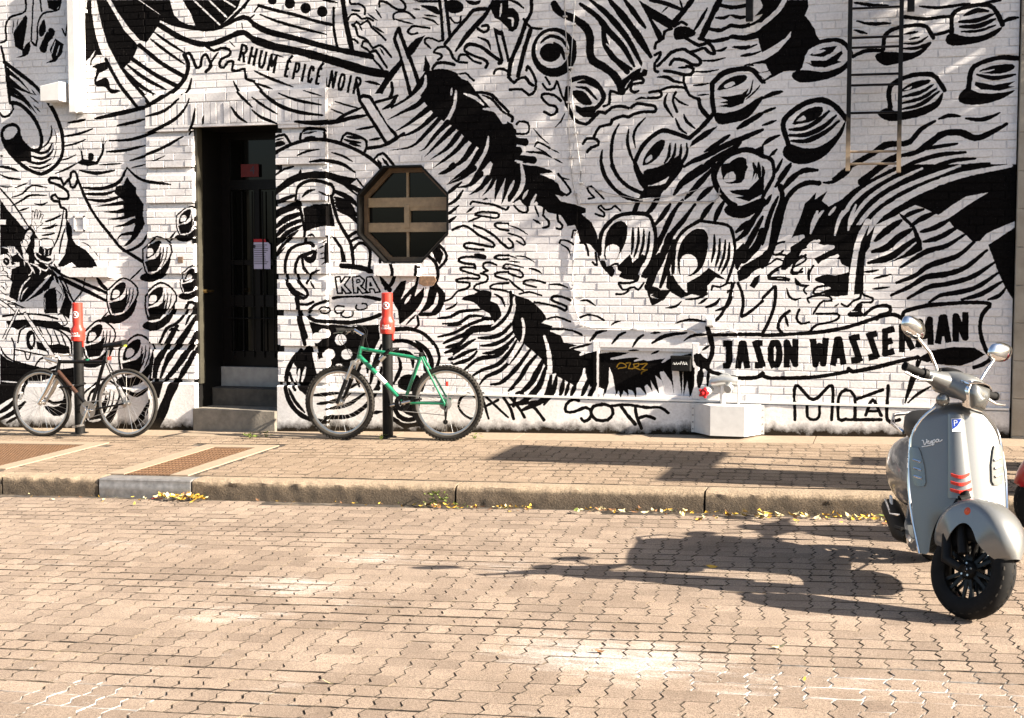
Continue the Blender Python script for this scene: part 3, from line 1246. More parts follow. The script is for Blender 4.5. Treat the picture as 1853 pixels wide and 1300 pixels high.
b14 350 60 390 90 440 100
B18 40 290 80 330 130 340 140 300 110 270 90 240
B18 220 280 260 300 250 360 290 400 290 440 250 450
b18 190 290 220 370
b20 180 390 230 420
B18 355 350 360 400 390 430 380 460 350 455
B18 390 345 420 370 430 430
B16 490 470 470 470 460 520
B16 370 560 380 540 430 545 470 570
b14 380 570 430 600 450 650
B18 520 560 550 560 570 600 580 650
B18 630 630 640 720 610 700
b16 650 640 660 690
B16 690 240 640 190 600 150 570 165 600 210 620 230 580 240
B16 810 325 770 290 750 310 700 320 670 290 650 305 690 340 690 370 630 350
b12 0 430 80 460 140 500
B14 0 490 90 520 120 560 110 575 60 545
B18 0 530 30 560 30 590 0 600
b12 50 655 120 660 190 700
b12 0 650 60 670
b14 0 690 80 700
B18 0 745 80 760 105 790 90 810 0 780
b14 0 710 110 740
b16 150 745 200 755 240 780
B18 265 850 200 830 130 830 110 855 200 880
b18 295 860 370 860 430 885
b20 0 820 50 870 110 910
B16 80 930 150 915 240 940
B20 450 975 390 950 330 945 310 970 360 995 420 1020 410 1050 360 1025 260 1000 190 990
b16 520 980 570 975 630 1015
B16 520 1100 570 1080 640 1090 690 1120
b16 745 1155 770 1135 810 1125
F -5 910 60 940 150 970 190 1000 250 1060 280 1110 240 1140 320 1160 300 1200 380 1230 400 1280 460 1310 -5 1310
B16 285 1110 350 1095 450 1130
B18 310 1185 400 1185 480 1200 530 1225
B30 675 0 700 80 780 180 870 235 960 250
B30 750 0 800 90 880 160 970 200
B42 920 0 960 110 990 150
F 990 150 1100 140 1180 110 1120 190 1090 230 940 240 960 200
f 980 40 1090 20 1220 -20 1150 60 1080 110 1000 125
F 890 340 920 260 960 250 930 340
b44 1100 200 1030 320 990 350
b42 1260 0 1190 80 1130 170
b42 1400 0 1270 110 1200 210
b42 1490 10 1370 140 1280 240
b40 1480 150 1420 200 1370 250
b38 1260 250 1200 330 1140 450 1060 640
b38 1170 280 1110 370 1060 430
b38 1350 280 1270 390 1180 500 1120 640 1080 740
b38 1480 270 1430 330 1390 400
b38 1560 260 1520 330 1490 410
b34 1130 470 1080 560
B60 1170 510 1120 640 1060 760 1010 880
b54 1090 640 1020 780 970 800
b44 1200 540 1160 700 1100 880
B30 660 640 670 500 730 410 820 355 990 350 1040 400 1065 500 1060 600 1040 690 980 780
f 695 590 710 490 760 420 820 400 860 440 850 550 800 650 770 690 700 680
g 705 660 710 590 760 570 800 590 800 640 770 690 730 700
b22 900 450 900 550 890 640
b22 940 450 940 560 910 660
b22 980 460 975 570 940 680
b22 1020 480 1010 600 980 700
F 800 720 880 640 900 700 970 640 1000 660 950 760 920 830 830 820
B26 1190 790 1195 690 1210 560 1270 470 1380 400
B24 1390 400 1580 430 1620 480 1640 600 1630 700 1580 850
f 1225 640 1260 540 1330 470 1390 455 1440 490 1440 620 1400 740 1320 800 1240 790 1225 720
g 1245 780 1245 680 1290 640 1350 660 1370 720 1330 780 1260 810
b22 1490 500 1490 600 1470 700
b22 1530 530 1525 630 1500 730
b22 1570 540 1560 650 1520 760
b22 1600 560 1590 680 1540 780
F 1290 850 1380 800 1450 740 1540 800 1580 830 1500 810 1440 870 1440 940 1400 950 1330 930 1250 960 1180 920 1140 880 1150 790 1200 800 1290 905
w22 1195 790 1240 850 1290 915
B24 1150 700 1160 790
B42 1490 0 1490 100 1530 190 1600 270 1640 290
f 1550 -10 1720 -10 1720 40 1660 120 1580 130 1550 80
g 1555 110 1580 60 1630 45 1645 100 1600 120
F 1600 180 1740 170 1850 60 1850 200 1740 260 1640 230 1700 220 1620 200
w14 1760 140 1790 60
f 1560 320 1600 280 1680 290 1850 230 1850 290 1740 370 1650 380 1590 360
b42 1840 300 1780 380 1720 480 1650 540
b44 1840 370 1750 540 1680 660
b42 1750 400 1650 480
B60 1840 480 1790 590 1700 680
F 1640 620 1700 560 1740 600 1660 760 1640 740
f 660 690 700 690 710 730 740 720 770 760 750 810 720 780 680 740
B18 750 720 790 710 800 750 830 770 810 800 850 810
B20 800 850 880 850 930 830 940 800
B18 800 860 830 900 870 890 910 880 940 900 980 850
B16 780 930 830 930 870 905
f 1000 880 1070 880 1100 900 1090 930 1030 930 1040 960 1120 970 1050 1010 1030 995
F 1030 940 1110 900 1180 900 1120 980
b18 1140 1030 1210 1020 1250 985
b18 1280 970 1370 960 1440 930
b22 1380 1000 1440 960
b24 1430 1025 1500 1000 1530 960
b26 1500 1050 1580 1020 1620 950
B24 1620 860 1600 960 1540 1080 1500 1120
B24 1660 850 1690 920 1700 1000 1690 1090 1760 1050 1840 980
B16 1470 900 1480 870 1530 880 1590 850 1640 850
f 1580 900 1630 890 1640 830 1590 930
f 1680 740 1710 720 1720 760 1690 790
F 1740 870 1760 820 1820 790 1810 850 1780 890
b20 1210 1140 1310 1115 1430 1130
B34 1440 1170 1450 1220 1470 1290
b20 1290 1255 1350 1225 1430 1220
B24 1480 1225 1650 1225
b18 610 1265 640 1215 710 1195
b16 760 1280 800 1230 850 1210
b16 910 1300 940 1250 980 1230
b14 1030 1215 1100 1210
b20 1040 1280 1130 1230 1280 1215
@1380 300 3.917
F 930 10 760 100 640 170 560 240 470 290 420 250 460 180 370 240 380 190 300 270 270 360 225 470 300 480 330 510 420 520 470 560 520 600 560 700 610 720 610 880 640 915 720 890 720 720 760 610 760 560 800 420 960 350 1100 290 1250 350 1310 380 1360 440 1430 480 1490 540 1590 570 1620 620 1650 700 1680 780 1730 880 1790 970 1800 900 1812 -10 1100 -10
G 720 720 730 620 770 560 780 500 900 400 980 330 1080 280 1140 300 1200 330 1250 350 1330 290 1440 220 1600 190 1440 290 1310 380 1360 440 1430 480 1490 540 1540 535 1590 480 1700 430 1800 390 1800 430 1680 510 1600 560 1620 620 1650 700 1680 780 1730 880 1780 960 700 960 715 850
w28 960 40 820 110 700 190 620 270 600 310 540 390 515 530
w28 1130 20 920 120 780 210 700 290 640 380 605 460
w32 1400 0 1080 120 900 210 770 310 680 420 630 520 615 590
w46 1760 0 1400 70 1150 160 960 260 830 350 750 450 690 540 650 640 630 760 620 895
w26 430 320 380 380 340 475
w22 515 295 470 350
F 960 330 1010 360 1080 430 1130 540 1130 600 1050 640 890 690 1000 630 1090 550 1060 440 990 380
b46 980 390 880 460 800 530
b48 1060 450 960 510 880 580 780 610
b46 1100 510 1000 580 900 650 750 690
b34 1140 310 1070 330 1000 365
b36 1230 330 1120 380 1050 430
b36 1330 380 1220 440 1120 470
b36 1390 430 1250 510 1140 540
b36 1430 490 1300 570 1160 610 980 720
b38 1500 540 1380 640 1180 710 1080 780 950 830
b38 1590 600 1440 720 1300 770 1160 790 1040 860 910 920
b36 1640 690 1480 790 1300 840 1180 860 1030 940
b36 1670 760 1520 860 1380 900 1260 920 1180 970
b32 1700 820 1550 910 1410 950
b28 1720 870 1680 920 1600 950
b18 820 740 770 750 720 755
b18 910 770 790 800
b18 900 860 780 875
b32 140 170 200 90 290 40 390 35
b26 430 120 500 115 600 50 650 -20
B36 400 125 330 120 250 150 180 220 150 290 110 450 80 560 20 700
b32 200 0 140 80 90 150
b32 110 220 60 330 30 430 0 560
b32 60 210 30 260 0 290
F 0 620 50 580 40 640 0 720
w34 310 510 250 500 200 515 150 545
w30 390 530 330 530 300 565
w30 500 570 430 575 380 620
w38 535 640 450 660 390 685
w38 575 740 480 745 390 790
B16 160 540 110 550 70 590 80 630 130 620 150 590
B14 0 720 60 690 100 660 150 680
f 160 640 230 600 220 660 180 720 130 740
B16 230 660 280 640 310 660 280 690 220 720 200 760 240 770 280 730
B16 110 740 70 760 50 795 130 790 190 805
b14 230 800 240 840 280 850
B16 360 710 330 760 330 810
f 370 800 460 770 520 790 480 830 400 830
B14 320 850 290 880 310 910
f 480 870 560 840 600 900 520 930 420 900
B18 470 850 390 860 360 890 370 910 430 900
B16 330 970 320 940 390 920 470 925 490 960 430 960 390 1000 360 1050
b14 510 1000 540 980
B18 560 980 600 1000 640 960 690 940 700 900 720 920 780 940 770 970 700 970 660 1010
F 600 1060 620 1030 700 1040 710 980 680 980
B34 620 1055 700 1055
B24 720 1060 780 1010 850 990 900 1000 900 1040 830 1060 810 1090
B18 380 1050 450 1050 530 1050 540 1080 480 1110 380 1130 340 1170
b18 170 870 190 930 230 950 270 940
B24 0 940 60 880 90 860 85 980 50 1090 0 1190
B24 190 1030 130 1080 110 1150 150 1200
b20 160 1060 180 1140
B18 260 1020 240 1080 270 1120 330 1110
@0 540 4
F 40 165 200 150 420 170 440 200 500 210 525 260 480 240 330 200 180 200 130 230 60 200
B16 20 130 150 115 300 120 420 150
B10 420 120 450 110 490 180 450 200 425 180
B8 440 150 470 200
B16 130 320 150 230 220 200 330 205 440 240 510 310 520 400
f 190 260 230 230 260 290 240 370 200 360
g 213 300 235 260 242 320 228 345
b14 330 215 370 290 375 360
b14 390 230 430 330 435 370
b14 440 250 480 350
b14 280 210 310 260
F 260 310 340 340 430 330 500 350 510 410 430 400 350 390 270 370
b16 0 350 40 420 110 460
B20 110 460 250 500 350 515 420 490
B14 85 290 105 360 100 460
B12 110 370 200 390 400 430
B12 180 390 190 440 210 440 220 400
B14 250 500 290 440 350 420
F 0 400 50 440 110 470 250 510 330 525 400 520 540 500 540 600 420 560 300 600 0 600
W26 182 118 390 430
B8 175 130 375 440
B8 200 120 410 430
W18 125 80 25 300
B8 118 85 18 290
B8 135 90 35 300
F 0 600 130 600 140 700 60 740 0 780
w10 10 600 120 610
b34 0 830 80 780 150 700
b34 0 880 100 830 190 750
b24 60 900 150 850
f 330 780 400 850 480 830 530 700 500 600 430 620 470 700 430 780
b30 200 560 170 680 160 720
b24 330 720 400 760 470 740
F 440 520 540 540 540 620 480 640 430 580
w10 420 560 440 620 400 650
k 710 300 1.05
k 985 420 1.15
k 735 740 1.15
b20 780 130 720 170
B24 1430 40 1380 30 1340 130 1280 190 1220 220 1170 330
b50 1300 200 1250 280 1200 380 1150 480 1130 620
b46 1440 120 1400 190 1320 310 1230 440 1180 570
b46 1445 230 1390 350 1290 500 1200 600
b44 1445 340 1380 470 1300 600
B76 1290 610 1250 700 1200 830 1150 930
b34 1120 400 1100 550 1080 640
F 1130 440 1180 380 1150 600 1210 600 1180 720 1110 700
b24 1240 230 1280 220 1310 235
b24 1440 40 1390 120 1360 190
b40 1110 700 1080 800 1000 900 940 930
w14 1080 760 1060 860
w12 960 640 1080 620
b30 900 660 1000 700 1090 640
b24 1000 880 1050 820 1080 760
@460 540 4
b36 1370 325 1450 290 1530 260 1580 220 1740 200 1840 130
b36 1390 355 1500 330 1590 300
b36 1380 395 1500 350 1600 260
b42 1630 290 1740 290 1840 260
b42 1410 440 1520 420 1620 340 1760 330 1840 310
b36 1430 470 1540 470 1640 430 1760 400 1840 370
b42 1590 540 1680 480 1840 440
b42 1610 600 1750 560 1840 530
b38 1640 640 1740 600
b42 1710 620 1840 600
b26 1500 640 1620 590
b34 1370 510 1480 520 1560 500
B26 1010 230 1130 225 1230 260 1310 340 1340 430 1320 500
B30 1000 310 1100 310 1180 350 1230 420 1240 520
b34 1170 310 1250 380 1285 480 1270 580
b32 1010 390 1090 390 1140 420 1150 500
b30 1040 420 1060 500 1010 620
f 1060 570 1120 550 1190 560 1200 640 1140 680 1040 640
b30 880 330 830 420 820 540
b34 920 340 870 480 840 620
b26 920 500 900 620 850 690
b30 770 500 740 560 760 640
B32 320 0 345 130 390 280
F 405 165 520 195 560 190 700 205 900 190 910 290 830 440 800 470 740 520 600 520 480 510 450 400 430 330
F 320 420 380 350 420 340 450 480 470 560 430 640 400 700 350 660 310 590 320 500 300 470
w26 405 170 450 380 500 560
E 515 255 38 36
E 465 285 36 38
E 625 300 42 40
E 545 405 40 38
E 515 470 44 42
E 670 405 40 38
E 615 500 32 26
B36 340 380 290 450 250 540 250 640 280 740 340 820 430 870 540 890
B24 270 540 290 600 320 660
w22 340 510 330 600
w22 385 500 360 600
w18 305 520 320 590
b28 275 650 320 740 390 820
b28 430 700 600 680 770 610
b28 480 760 600 740 700 690
b28 540 800 680 770 800 690
B32 540 860 700 850 830 760 900 650
b26 850 830 930 820
B36 1010 770 1050 850 1120 880 1190 860
B34 1010 870 1090 920 1190 910
f 1060 790 1130 850 1190 840 1200 680 1120 700
b60 1240 560 1200 640 1180 720
s20 1500 720 1480 780 1530 850 1600 870 1640 800 1610 720 1550 690 1500 720
s20 1655 690 1840 860
s20 1770 735 1670 785
s20 1650 700 1700 870
@920 540 4
F -5 -10 60 -20 190 40 250 100 280 150 240 180 320 200 300 240 380 270 400 320 500 340 440 360 560 400 640 380 640 640 590 640 550 520 490 640 400 590 360 570 340 540 300 560 260 480 200 420 150 380 110 330 60 300 -5 340
w28 45 -10 40 140 -5 250
w32 105 150 100 270 50 360 -5 440
w34 260 275 290 380 300 500 290 600 260 700 200 740
w26 550 510 530 640 470 720
w30 520 410 560 385 630 345
b36 60 330 40 410 -5 490
b36 130 350 80 490 -5 600
b42 180 380 120 550 20 660
b42 230 440 180 590 90 690
b46 270 500 220 640 120 740 60 760
b42 310 560 280 700 230 750 100 810
b36 350 560 320 680 260 770
b36 400 590 380 690 370 700
b32 440 610 410 710
b34 490 620 450 710
b36 590 570 560 640 530 710
b36 635 620 600 680 580 725
b20 440 370 600 330
b22 590 310 640 250 710 235
b22 750 330 800 270 850 245
b22 900 350 940 290 980 265
b16 1030 255 1090 245
b24 1040 325 1150 270 1290 250
b18 1270 310 1320 275 1430 265
F 655 400 760 390 870 395 740 440 810 435 920 430 1000 455 1180 430 1320 400 1340 500 1310 720 1295 540 1260 520 1250 710 1230 530 1180 520 1195 700 1170 600 1120 530 1090 540 1140 710 1110 600 1060 560 1090 700 1050 640 1025 595 1040 680 1000 625 980 640 1000 710 950 650 920 650 925 720 890 670 860 660 870 710 830 670 815 720 790 670 775 710 750 560 725 500 720 620 690 720 685 660 655 650
F 1260 520 1350 500 1345 640 1310 720 1290 600 1265 710
w34 1100 540 1160 620 1180 700
w30 1215 530 1225 620 1220 710
b16 870 380 940 375
b16 1030 405 1090 380
w22 740 440 830 425 960 395
w20 910 455 1000 430 1080 410
w20 1110 465 1150 435 1180 425
f 1340 410 1390 400 1440 440 1470 330 1460 470 1430 510 1360 490
b42 1395 510 1380 640
b24 1450 510 1440 640
b24 1405 375 1450 345
B32 1440 215 1470 300 1475 400 1440 510 1530 550 1640 575 1790 575 1840 545
B26 1480 265 1650 262
B28 1670 262 1840 262
T46 205 0 JASON | 1525 510 1700 510 2100 500
s24 510 740 470 730 420 770 420 820 480 820 560 790 600 820 590 870 550 890 530 870
s24 680 770 620 780 600 830 640 880 720 880 760 830 740 780 680 765
s24 740 780 860 770 1000 790 1100 790 1160 830
s26 810 770 860 840 920 910
s24 920 780 930 850 965 940
s24 940 870 1000 850 1060 870
s24 0 700 70 780 120 860
s24 40 780 60 690 100 690 150 760 200 800 260 880
s20 0 770 100 765 200 745
s24 -30 720 20 800 40 870
o8 780 500 800 470 840 480 845 500 790 510
o8 850 470 880 470 865 510 900 510
o8 900 480 910 510
o8 900 480 940 475 930 495 905 500 950 520
o8 950 480 1000 475 960 515 1000 520 965 535 960 550
@1380 540 3.917
B28 0 265 200 255 400 240 560 215 700 175 830 130 900 115 960 125 1000 160
B30 1000 160 1000 100 1150 55 1300 40 1480 30 1610 42 1560 110 1540 200 1560 310 1600 390 1640 410 1560 470 1500 490
B30 0 540 40 565 250 565 400 555 600 520 610 500 640 520 800 490 1000 440 1100 420
F 1090 430 1200 370 1350 345 1500 350 1580 400 1490 450 1400 480 1250 470 1150 450
b26 1120 440 1060 560 1010 740
b22 1200 620 1100 680 1030 740
w8 1160 470 1190 450
w8 1130 490 1150 465
B26 1100 450 1080 560 1020 700
T46 205 0 WASSERMAN | 335 495 700 455 1000 380 1200 330 1460 300
s24 230 860 235 620 360 720 490 620 490 860
s24 315 760 320 840 360 860 400 840 405 750
s24 590 855 540 855 540 700 590 650 650 690 655 860
s24 655 720 850 650
s24 600 860 840 860
s24 730 830 780 720 840 830
s20 740 800 820 800
s26 890 620 885 860 970 860
@1280 0 5.79
G 440 -5 560 -5 600 60 600 420 560 520 660 640 640 740 560 760 450 690 450 420
F 555 -5 830 -5 830 420 580 480 530 400 250 410 210 395 380 375 520 330 640 230 540 240 400 300 250 285 300 262 450 250 540 200 580 150 500 170 570 90 580 60
W46 815 -10 750 100 620 220 520 290 400 325 250 335 100 375 0 390
b34 0 440 220 400 260 392 400 412 530 395
F 530 400 830 300 1000 300 1000 560 975 740 800 750 610 850 520 760 660 770 620 700 380 690 600 620 560 520
G 878 325 870 390 740 540 600 630 480 655 300 690 120 700 200 620 400 600 560 560 700 480 820 400
b28 260 495 400 510 520 465
b28 350 590 450 575 560 540
G 480 672 610 670 625 700 520 742
G 530 772 650 750 670 782 600 832
B30 70 860 200 750 340 720 460 725 600 870
B28 1015 545 1090 480 1200 440 1380 420 1440 470 1480 520
@820 440 5
G 440 660 500 560 500 450 545 490 552 600 530 700 540 800 560 850 620 900 700 960 800 1050 640 1310 0 1310 0 960 180 790 330 770
F 560 470 640 500 740 560 700 690 640 920 600 900 560 850 540 800 530 720 555 600
B34 520 445 525 560 490 650 420 730 330 785 180 800 120 850 0 980
b38 230 860 340 855 440 820 520 740 550 690
b38 250 930 360 920 470 870 545 800
b38 270 1000 380 985 480 930 560 850
b36 0 1010 100 930 200 870
b36 0 1055 120 990 210 960
b36 0 1100 150 1050 215 980
b38 100 1150 230 1050 400 1020 500 940
b38 180 1200 260 1150 400 1100 500 1000 575 880
b40 240 1280 300 1210 430 1150 560 1020 640 900
b40 340 1280 420 1270 500 1210 600 1100 700 960
b40 500 1340 600 1230 680 1100 760 1010
b40 620 1340 700 1260 780 1150 815 1050
g 548 490 567 560 555 640 525 725 515 650 537 580
W24 625 690 640 760 625 880 560 990 500 1080
@1300 280 3.297
F 470 420 900 420 870 570 865 830 720 845 690 760 780 770 780 630 650 620 600 660 570 620 690 560 590 530 500 570 460 640 400 690 370 680 430 600 430 510
w40 505 488 440 520 370 565
w32 600 515 535 548
w38 685 550 600 570 560 610
w36 710 605 650 640 600 660
w32 745 690 660 690 580 720
F 580 745 620 722 700 722 780 700 780 835 720 845 680 800 650 785
W34 890 400 835 520 805 680 790 835
w24 590 340 570 400 550 470
w20 740 340 715 400 695 480
w20 820 300 790 380 775 450
B32 370 190 380 260 340 390 310 560 260 660
F 150 660 290 580 320 600 270 680 230 690 170 740 120 760 110 700
w28 250 685 205 720 180 780
B14 340 600 400 600 410 640 320 700 300 740 420 750
B14 520 600 460 640 440 700 500 700
b16 540 680 535 740
b16 460 740 490 780 540 780
@490 230 2.797
G 26 195 118 195 150 232 128 370 168 540 90 600 30 650
b16 30 250 70 215 115 200
F 30 315 90 262 150 235 158 205 166 235 200 228 285 225 350 245 440 262 405 288 462 345 425 325 350 288 290 262 200 262 130 283 70 322 30 350
b22 28 388 90 362 138 345
F 28 425 90 392 148 365 160 402 120 425 60 448 28 475
b30 28 515 90 465 165 440
b26 32 560 80 510 160 472
b24 36 602 90 540 165 500
b20 36 648 90 572 145 528
b20 320 330 380 355 440 400
b20 325 370 380 395 435 440
b24 330 400 400 440 450 490
b16 400 290 450 320 480 352
G 306 742 545 742 575 850 306 856
P9 325 760 350 758 354 788 375 758 402 760 372 800 408 840 380 843 358 812 362 842 338 843 325 760
P9 412 760 450 755 474 775 465 800 455 805 492 838 462 842 440 812 440 840 420 842 412 760
P7 432 775 448 772 452 785 436 790 432 775
P9 485 760 512 758 554 835 528 838 520 820 500 820 502 838 480 840 485 760
P7 503 785 512 805 502 805 503 785
@0 360 4.617
F 0 20 210 258 240 250 190 300 170 370 190 470 130 460 60 390 0 380
G 0 175 50 175 50 215 0 215
G 255 80 375 80 375 240 300 280 255 240
F 210 260 255 228 290 270 270 330 330 420 290 440 300 500 370 545 430 600 400 640 330 700 230 790 150 860 130 830 200 690 215 560 190 480 175 380
g 215 290 250 260 270 290 245 330 255 350 230 400 215 450 240 470 235 530 205 520 190 440 180 380 205 330
b8 200 340 230 360 235 400
b8 215 300 240 320 235 340
b8 195 400 215 430 210 470
P6 265 215 270 100 285 105 290 160 300 90 312 95 310 165 328 100 342 105 325 175 350 125 362 135 340 200 360 205 350 215 315 240 300 250
P6 255 215 275 230 300 270 285 280 258 240 255 215
b5 285 190 300 210 305 235
G 290 335 455 335 455 545 290 545
F 290 440 340 470 430 500 440 545 330 545 290 510
F 330 395 400 420 445 400 428 475 370 490 322 450
w8 360 412 375 425 372 470
w8 410 430 405 470
B9 333 400 328 360 350 336 390 330 435 345 452 385 440 420
W14 288 425 300 480 340 518 400 535 438 510 440 470
B8 278 430 290 492 340 532 410 548 452 515 455 470
w12 225 520 270 600 240 640
w12 250 540 310 560 340 600 330 630
w12 300 565 380 600 400 580
w10 270 575 290 625
w14 250 660 180 740 150 865
w10 230 740 190 790 175 840
w20 420 640 330 740 245 825
w18 400 760 300 840 230 870
w10 370 830 320 890
F 385 770 470 760 480 923 380 923
w8 375 830 375 923
w18 450 650 480 740 530 800 500 860 490 923
b8 470 760 510 800 490 850
b8 500 720 530 790 520 850
B12 420 580 500 680 620 870
B10 545 690 615 870
B18 410 560 520 640 660 680 831 770
B18 500 670 640 740 831 830
b12 675 770 655 815 620 850
b12 712 660 702 700
G 0 465 80 450 100 560 60 640 0 640
b10 0 470 50 458 85 490 95 540
f 30 500 60 490 82 530 55 560 25 530
w6 40 510 60 530
b8 10 540 30 590 10 610
b8 55 575 90 585
b8 20 600 50 610 70 640
F 95 590 200 560 195 690 130 850 60 800 85 760
G 0 650 50 650 100 690 82 780 70 830 0 840
b10 0 645 60 645 108 700 98 745
b8 0 700 40 700 60 740 40 760
b8 10 725 50 765
b10 0 765 40 800 72 805
b10 0 830 60 850 130 880 215 915
b8 60 860 130 872 190 920
b8 0 880 60 923
w12 60 400 130 425 185 500
G 60 395 122 400 140 460 100 480 70 440
b6 78 405 86 440
b6 94 402 102 448
b6 110 402 118 450
G 92 562 160 530 165 560 96 588
b10 520 130 440 170 385 192
b12 470 205 410 240 355 248
b12 455 280 410 300 355 305
'''
TX0, TZ0, TX1, TZ1 = -9.45, .02, 1.0, 4.75
pt = Painter(TX0, TZ0, TX1, TZ1, 400, wall_arr)
pt.run(MURAL)
img = bpy.data.images.new('mural_mask', pt.W, pt.H, alpha=False)
img.colorspace_settings.name = 'Non-Color'
px = np.zeros((pt.H, pt.W, 4), np.float32)
px[:, :, 0] = pt.k
px[:, :, 1] = pt.o
px[:, :, 3] = 1
img.pixels.foreach_set(px.ravel())
img.update()
img.pack()
del px

def wall_material(name, white, coarse, dirt_z=None):
    m, t, b = nodes(name)
    P = pos(t)
    s = N(t, 'ShaderNodeSeparateXYZ')
    t.links.new(P, s.inputs[0])
    # brush edges wander a little
    nv = N(t, 'ShaderNodeTexNoise', i_Scale=38.0, i_Detail=3.0)
    t.links.new(P, nv.inputs['Vector'])
    nsep = N(t, 'ShaderNodeSeparateColor')
    t.links.new(nv.outputs['Color'], nsep.inputs[0])
    u = mth(t, 'DIVIDE', mth(t, 'SUBTRACT', s.outputs[0], TX0), TX1 - TX0)
    v = mth(t, 'DIVIDE', mth(t, 'SUBTRACT', s.outputs[2], TZ0), TZ1 - TZ0)
    u = mth(t, 'ADD', u, mth(t, 'MULTIPLY', mth(t, 'SUBTRACT', nsep.outputs[0], .5), .0011))
    v = mth(t, 'ADD', v, mth(t, 'MULTIPLY', mth(t, 'SUBTRACT', nsep.outputs[1], .5), .0024))
    c = N(t, 'ShaderNodeCombineXYZ')
    t.links.new(u, c.inputs[0]); t.links.new(v, c.inputs[1])
    im = N(t, 'ShaderNodeTexImage', image=img, extension='CLIP', interpolation='Linear')
    t.links.new(c.outputs[0], im.inputs[0])
    sep = N(t, 'ShaderNodeSeparateColor')
    t.links.new(im.outputs[0], sep.inputs[0])
    n1 = noise(t, 1.3, 6, .6)
    n2 = noise(t, 45, 5, .65)
    n3 = noise(t, 190, 3, .6)
    base = ramp(t, n1, [(.3, tuple(x * .88 for x in white)), (.62, white)])
    base = mixc(t, .6, base, ramp(t, n2, [(.3, (.72, .70, .68)), (.6, (1, 1, 1))]), 'MULTIPLY')
    # chips and grey soot
    chips = ramp(t, noise(t, 9, 6, .7), [(.66, (0, 0, 0)), (.70, (1, 1, 1))])
    base = mixc(t, mth(t, 'MULTIPLY', chips, .35), base, (.36, .34, .32))
    blk = ramp(t, n2, [(.35, (.003, .0026, .0025)), (.7, (.007, .006, .006))])
    fleck = ramp(t, n3, [(.70, (1, 1, 1)), (.78, (.0, .0, .0))])
    mask = ramp(t, sep.outputs[0], [(.42, (0, 0, 0)), (.58, (1, 1, 1))])
    mask = mth(t, 'MULTIPLY', mask, mth(t, 'ADD', mth(t, 'MULTIPLY', fleck, .35), .65))
    base = mixc(t, mask, base, blk)
    base = mixc(t, sep.outputs[1], base, (.20, .115, .015))
    if dirt_z is not None:
        zz = mth(t, 'SUBTRACT', s.outputs[2], mth(t, 'MULTIPLY', mth(t, 'ADD', s.outputs[0], 3.527), GX))
        h = mth(t, 'ADD', mth(t, 'SUBTRACT', zz, dirt_z), mth(t, 'MULTIPLY', mth(t, 'SUBTRACT', noise(t, 7, 6, .7), .5), .22))
        d = ramp(t, mth(t, 'MULTIPLY', h, 6.0), [(.0, (1, 1, 1)), (.55, (0, 0, 0))])
        base = mixc(t, d, base, (.022, .017, .012))
    t.links.new(base, b.inputs['Base Color'])
    b.inputs['Roughness'].default_value = .7
    b.inputs['Specular IOR Level'].default_value = .03
    hh = mth(t, 'ADD', mth(t, 'MULTIPLY', n2, .6), mth(t, 'MULTIPLY', n3, .5))
    bump(t, b, hh, coarse, .006)
    return m
M['wall'] = wall_material('painted_brick', (.83, .80, .785), .30)
M['stucco'] = wall_material('painted_render', (.78, .755, .73), .9, .205)
M['ledge'] = simple('ledge_paint', (.78, .76, .73), .5, 0, .08, 12, .15)

# ================================================================ the painted building
BLD = thing('building', 'white painted brick building covered with a black and white sea monster mural', 'building')
DX0, DX1, DZT = -6.80, -5.905, 3.105                       # door opening
QL, QR = -7.33, -5.372                                     # outer edges of the door surround
LZ = .535                                                  # ledge on top of the rendered plinth
WX0, WX1, WZ0, WZ1 = -2.735, -1.785, LZ, 1.04              # cellar window
OC = (-4.61, 2.228, .455)                                  # octagonal window: centre and half width
LT0, LT1 = 3.12, 3.44                                      # lintel of upright bricks
XR = .866                                                  # end of the painted wall
CH = .0705                                                 # course height
JO = .010
BL = .226                                                  # brick length with joint

def oct_half(z):
    d = abs(z - OC[1])
    if d > OC[2]:
        return None
    return min(OC[2], OC[2] * math.sqrt(2) - d)

def quoin_depth(zc):
    """courses of the door surround: five proud, one back, repeated"""
    k = int(round((zc - LZ) / CH - .5))
    return 0.0 if k % 4 == 3 else .045
# band spans measured on the wall: pitch .325
def quoin_proud(z):
    for k in range(9):
        a = .612 + k * .3545
        if a - .01 <= z <= a + .285:
            return True
    return False

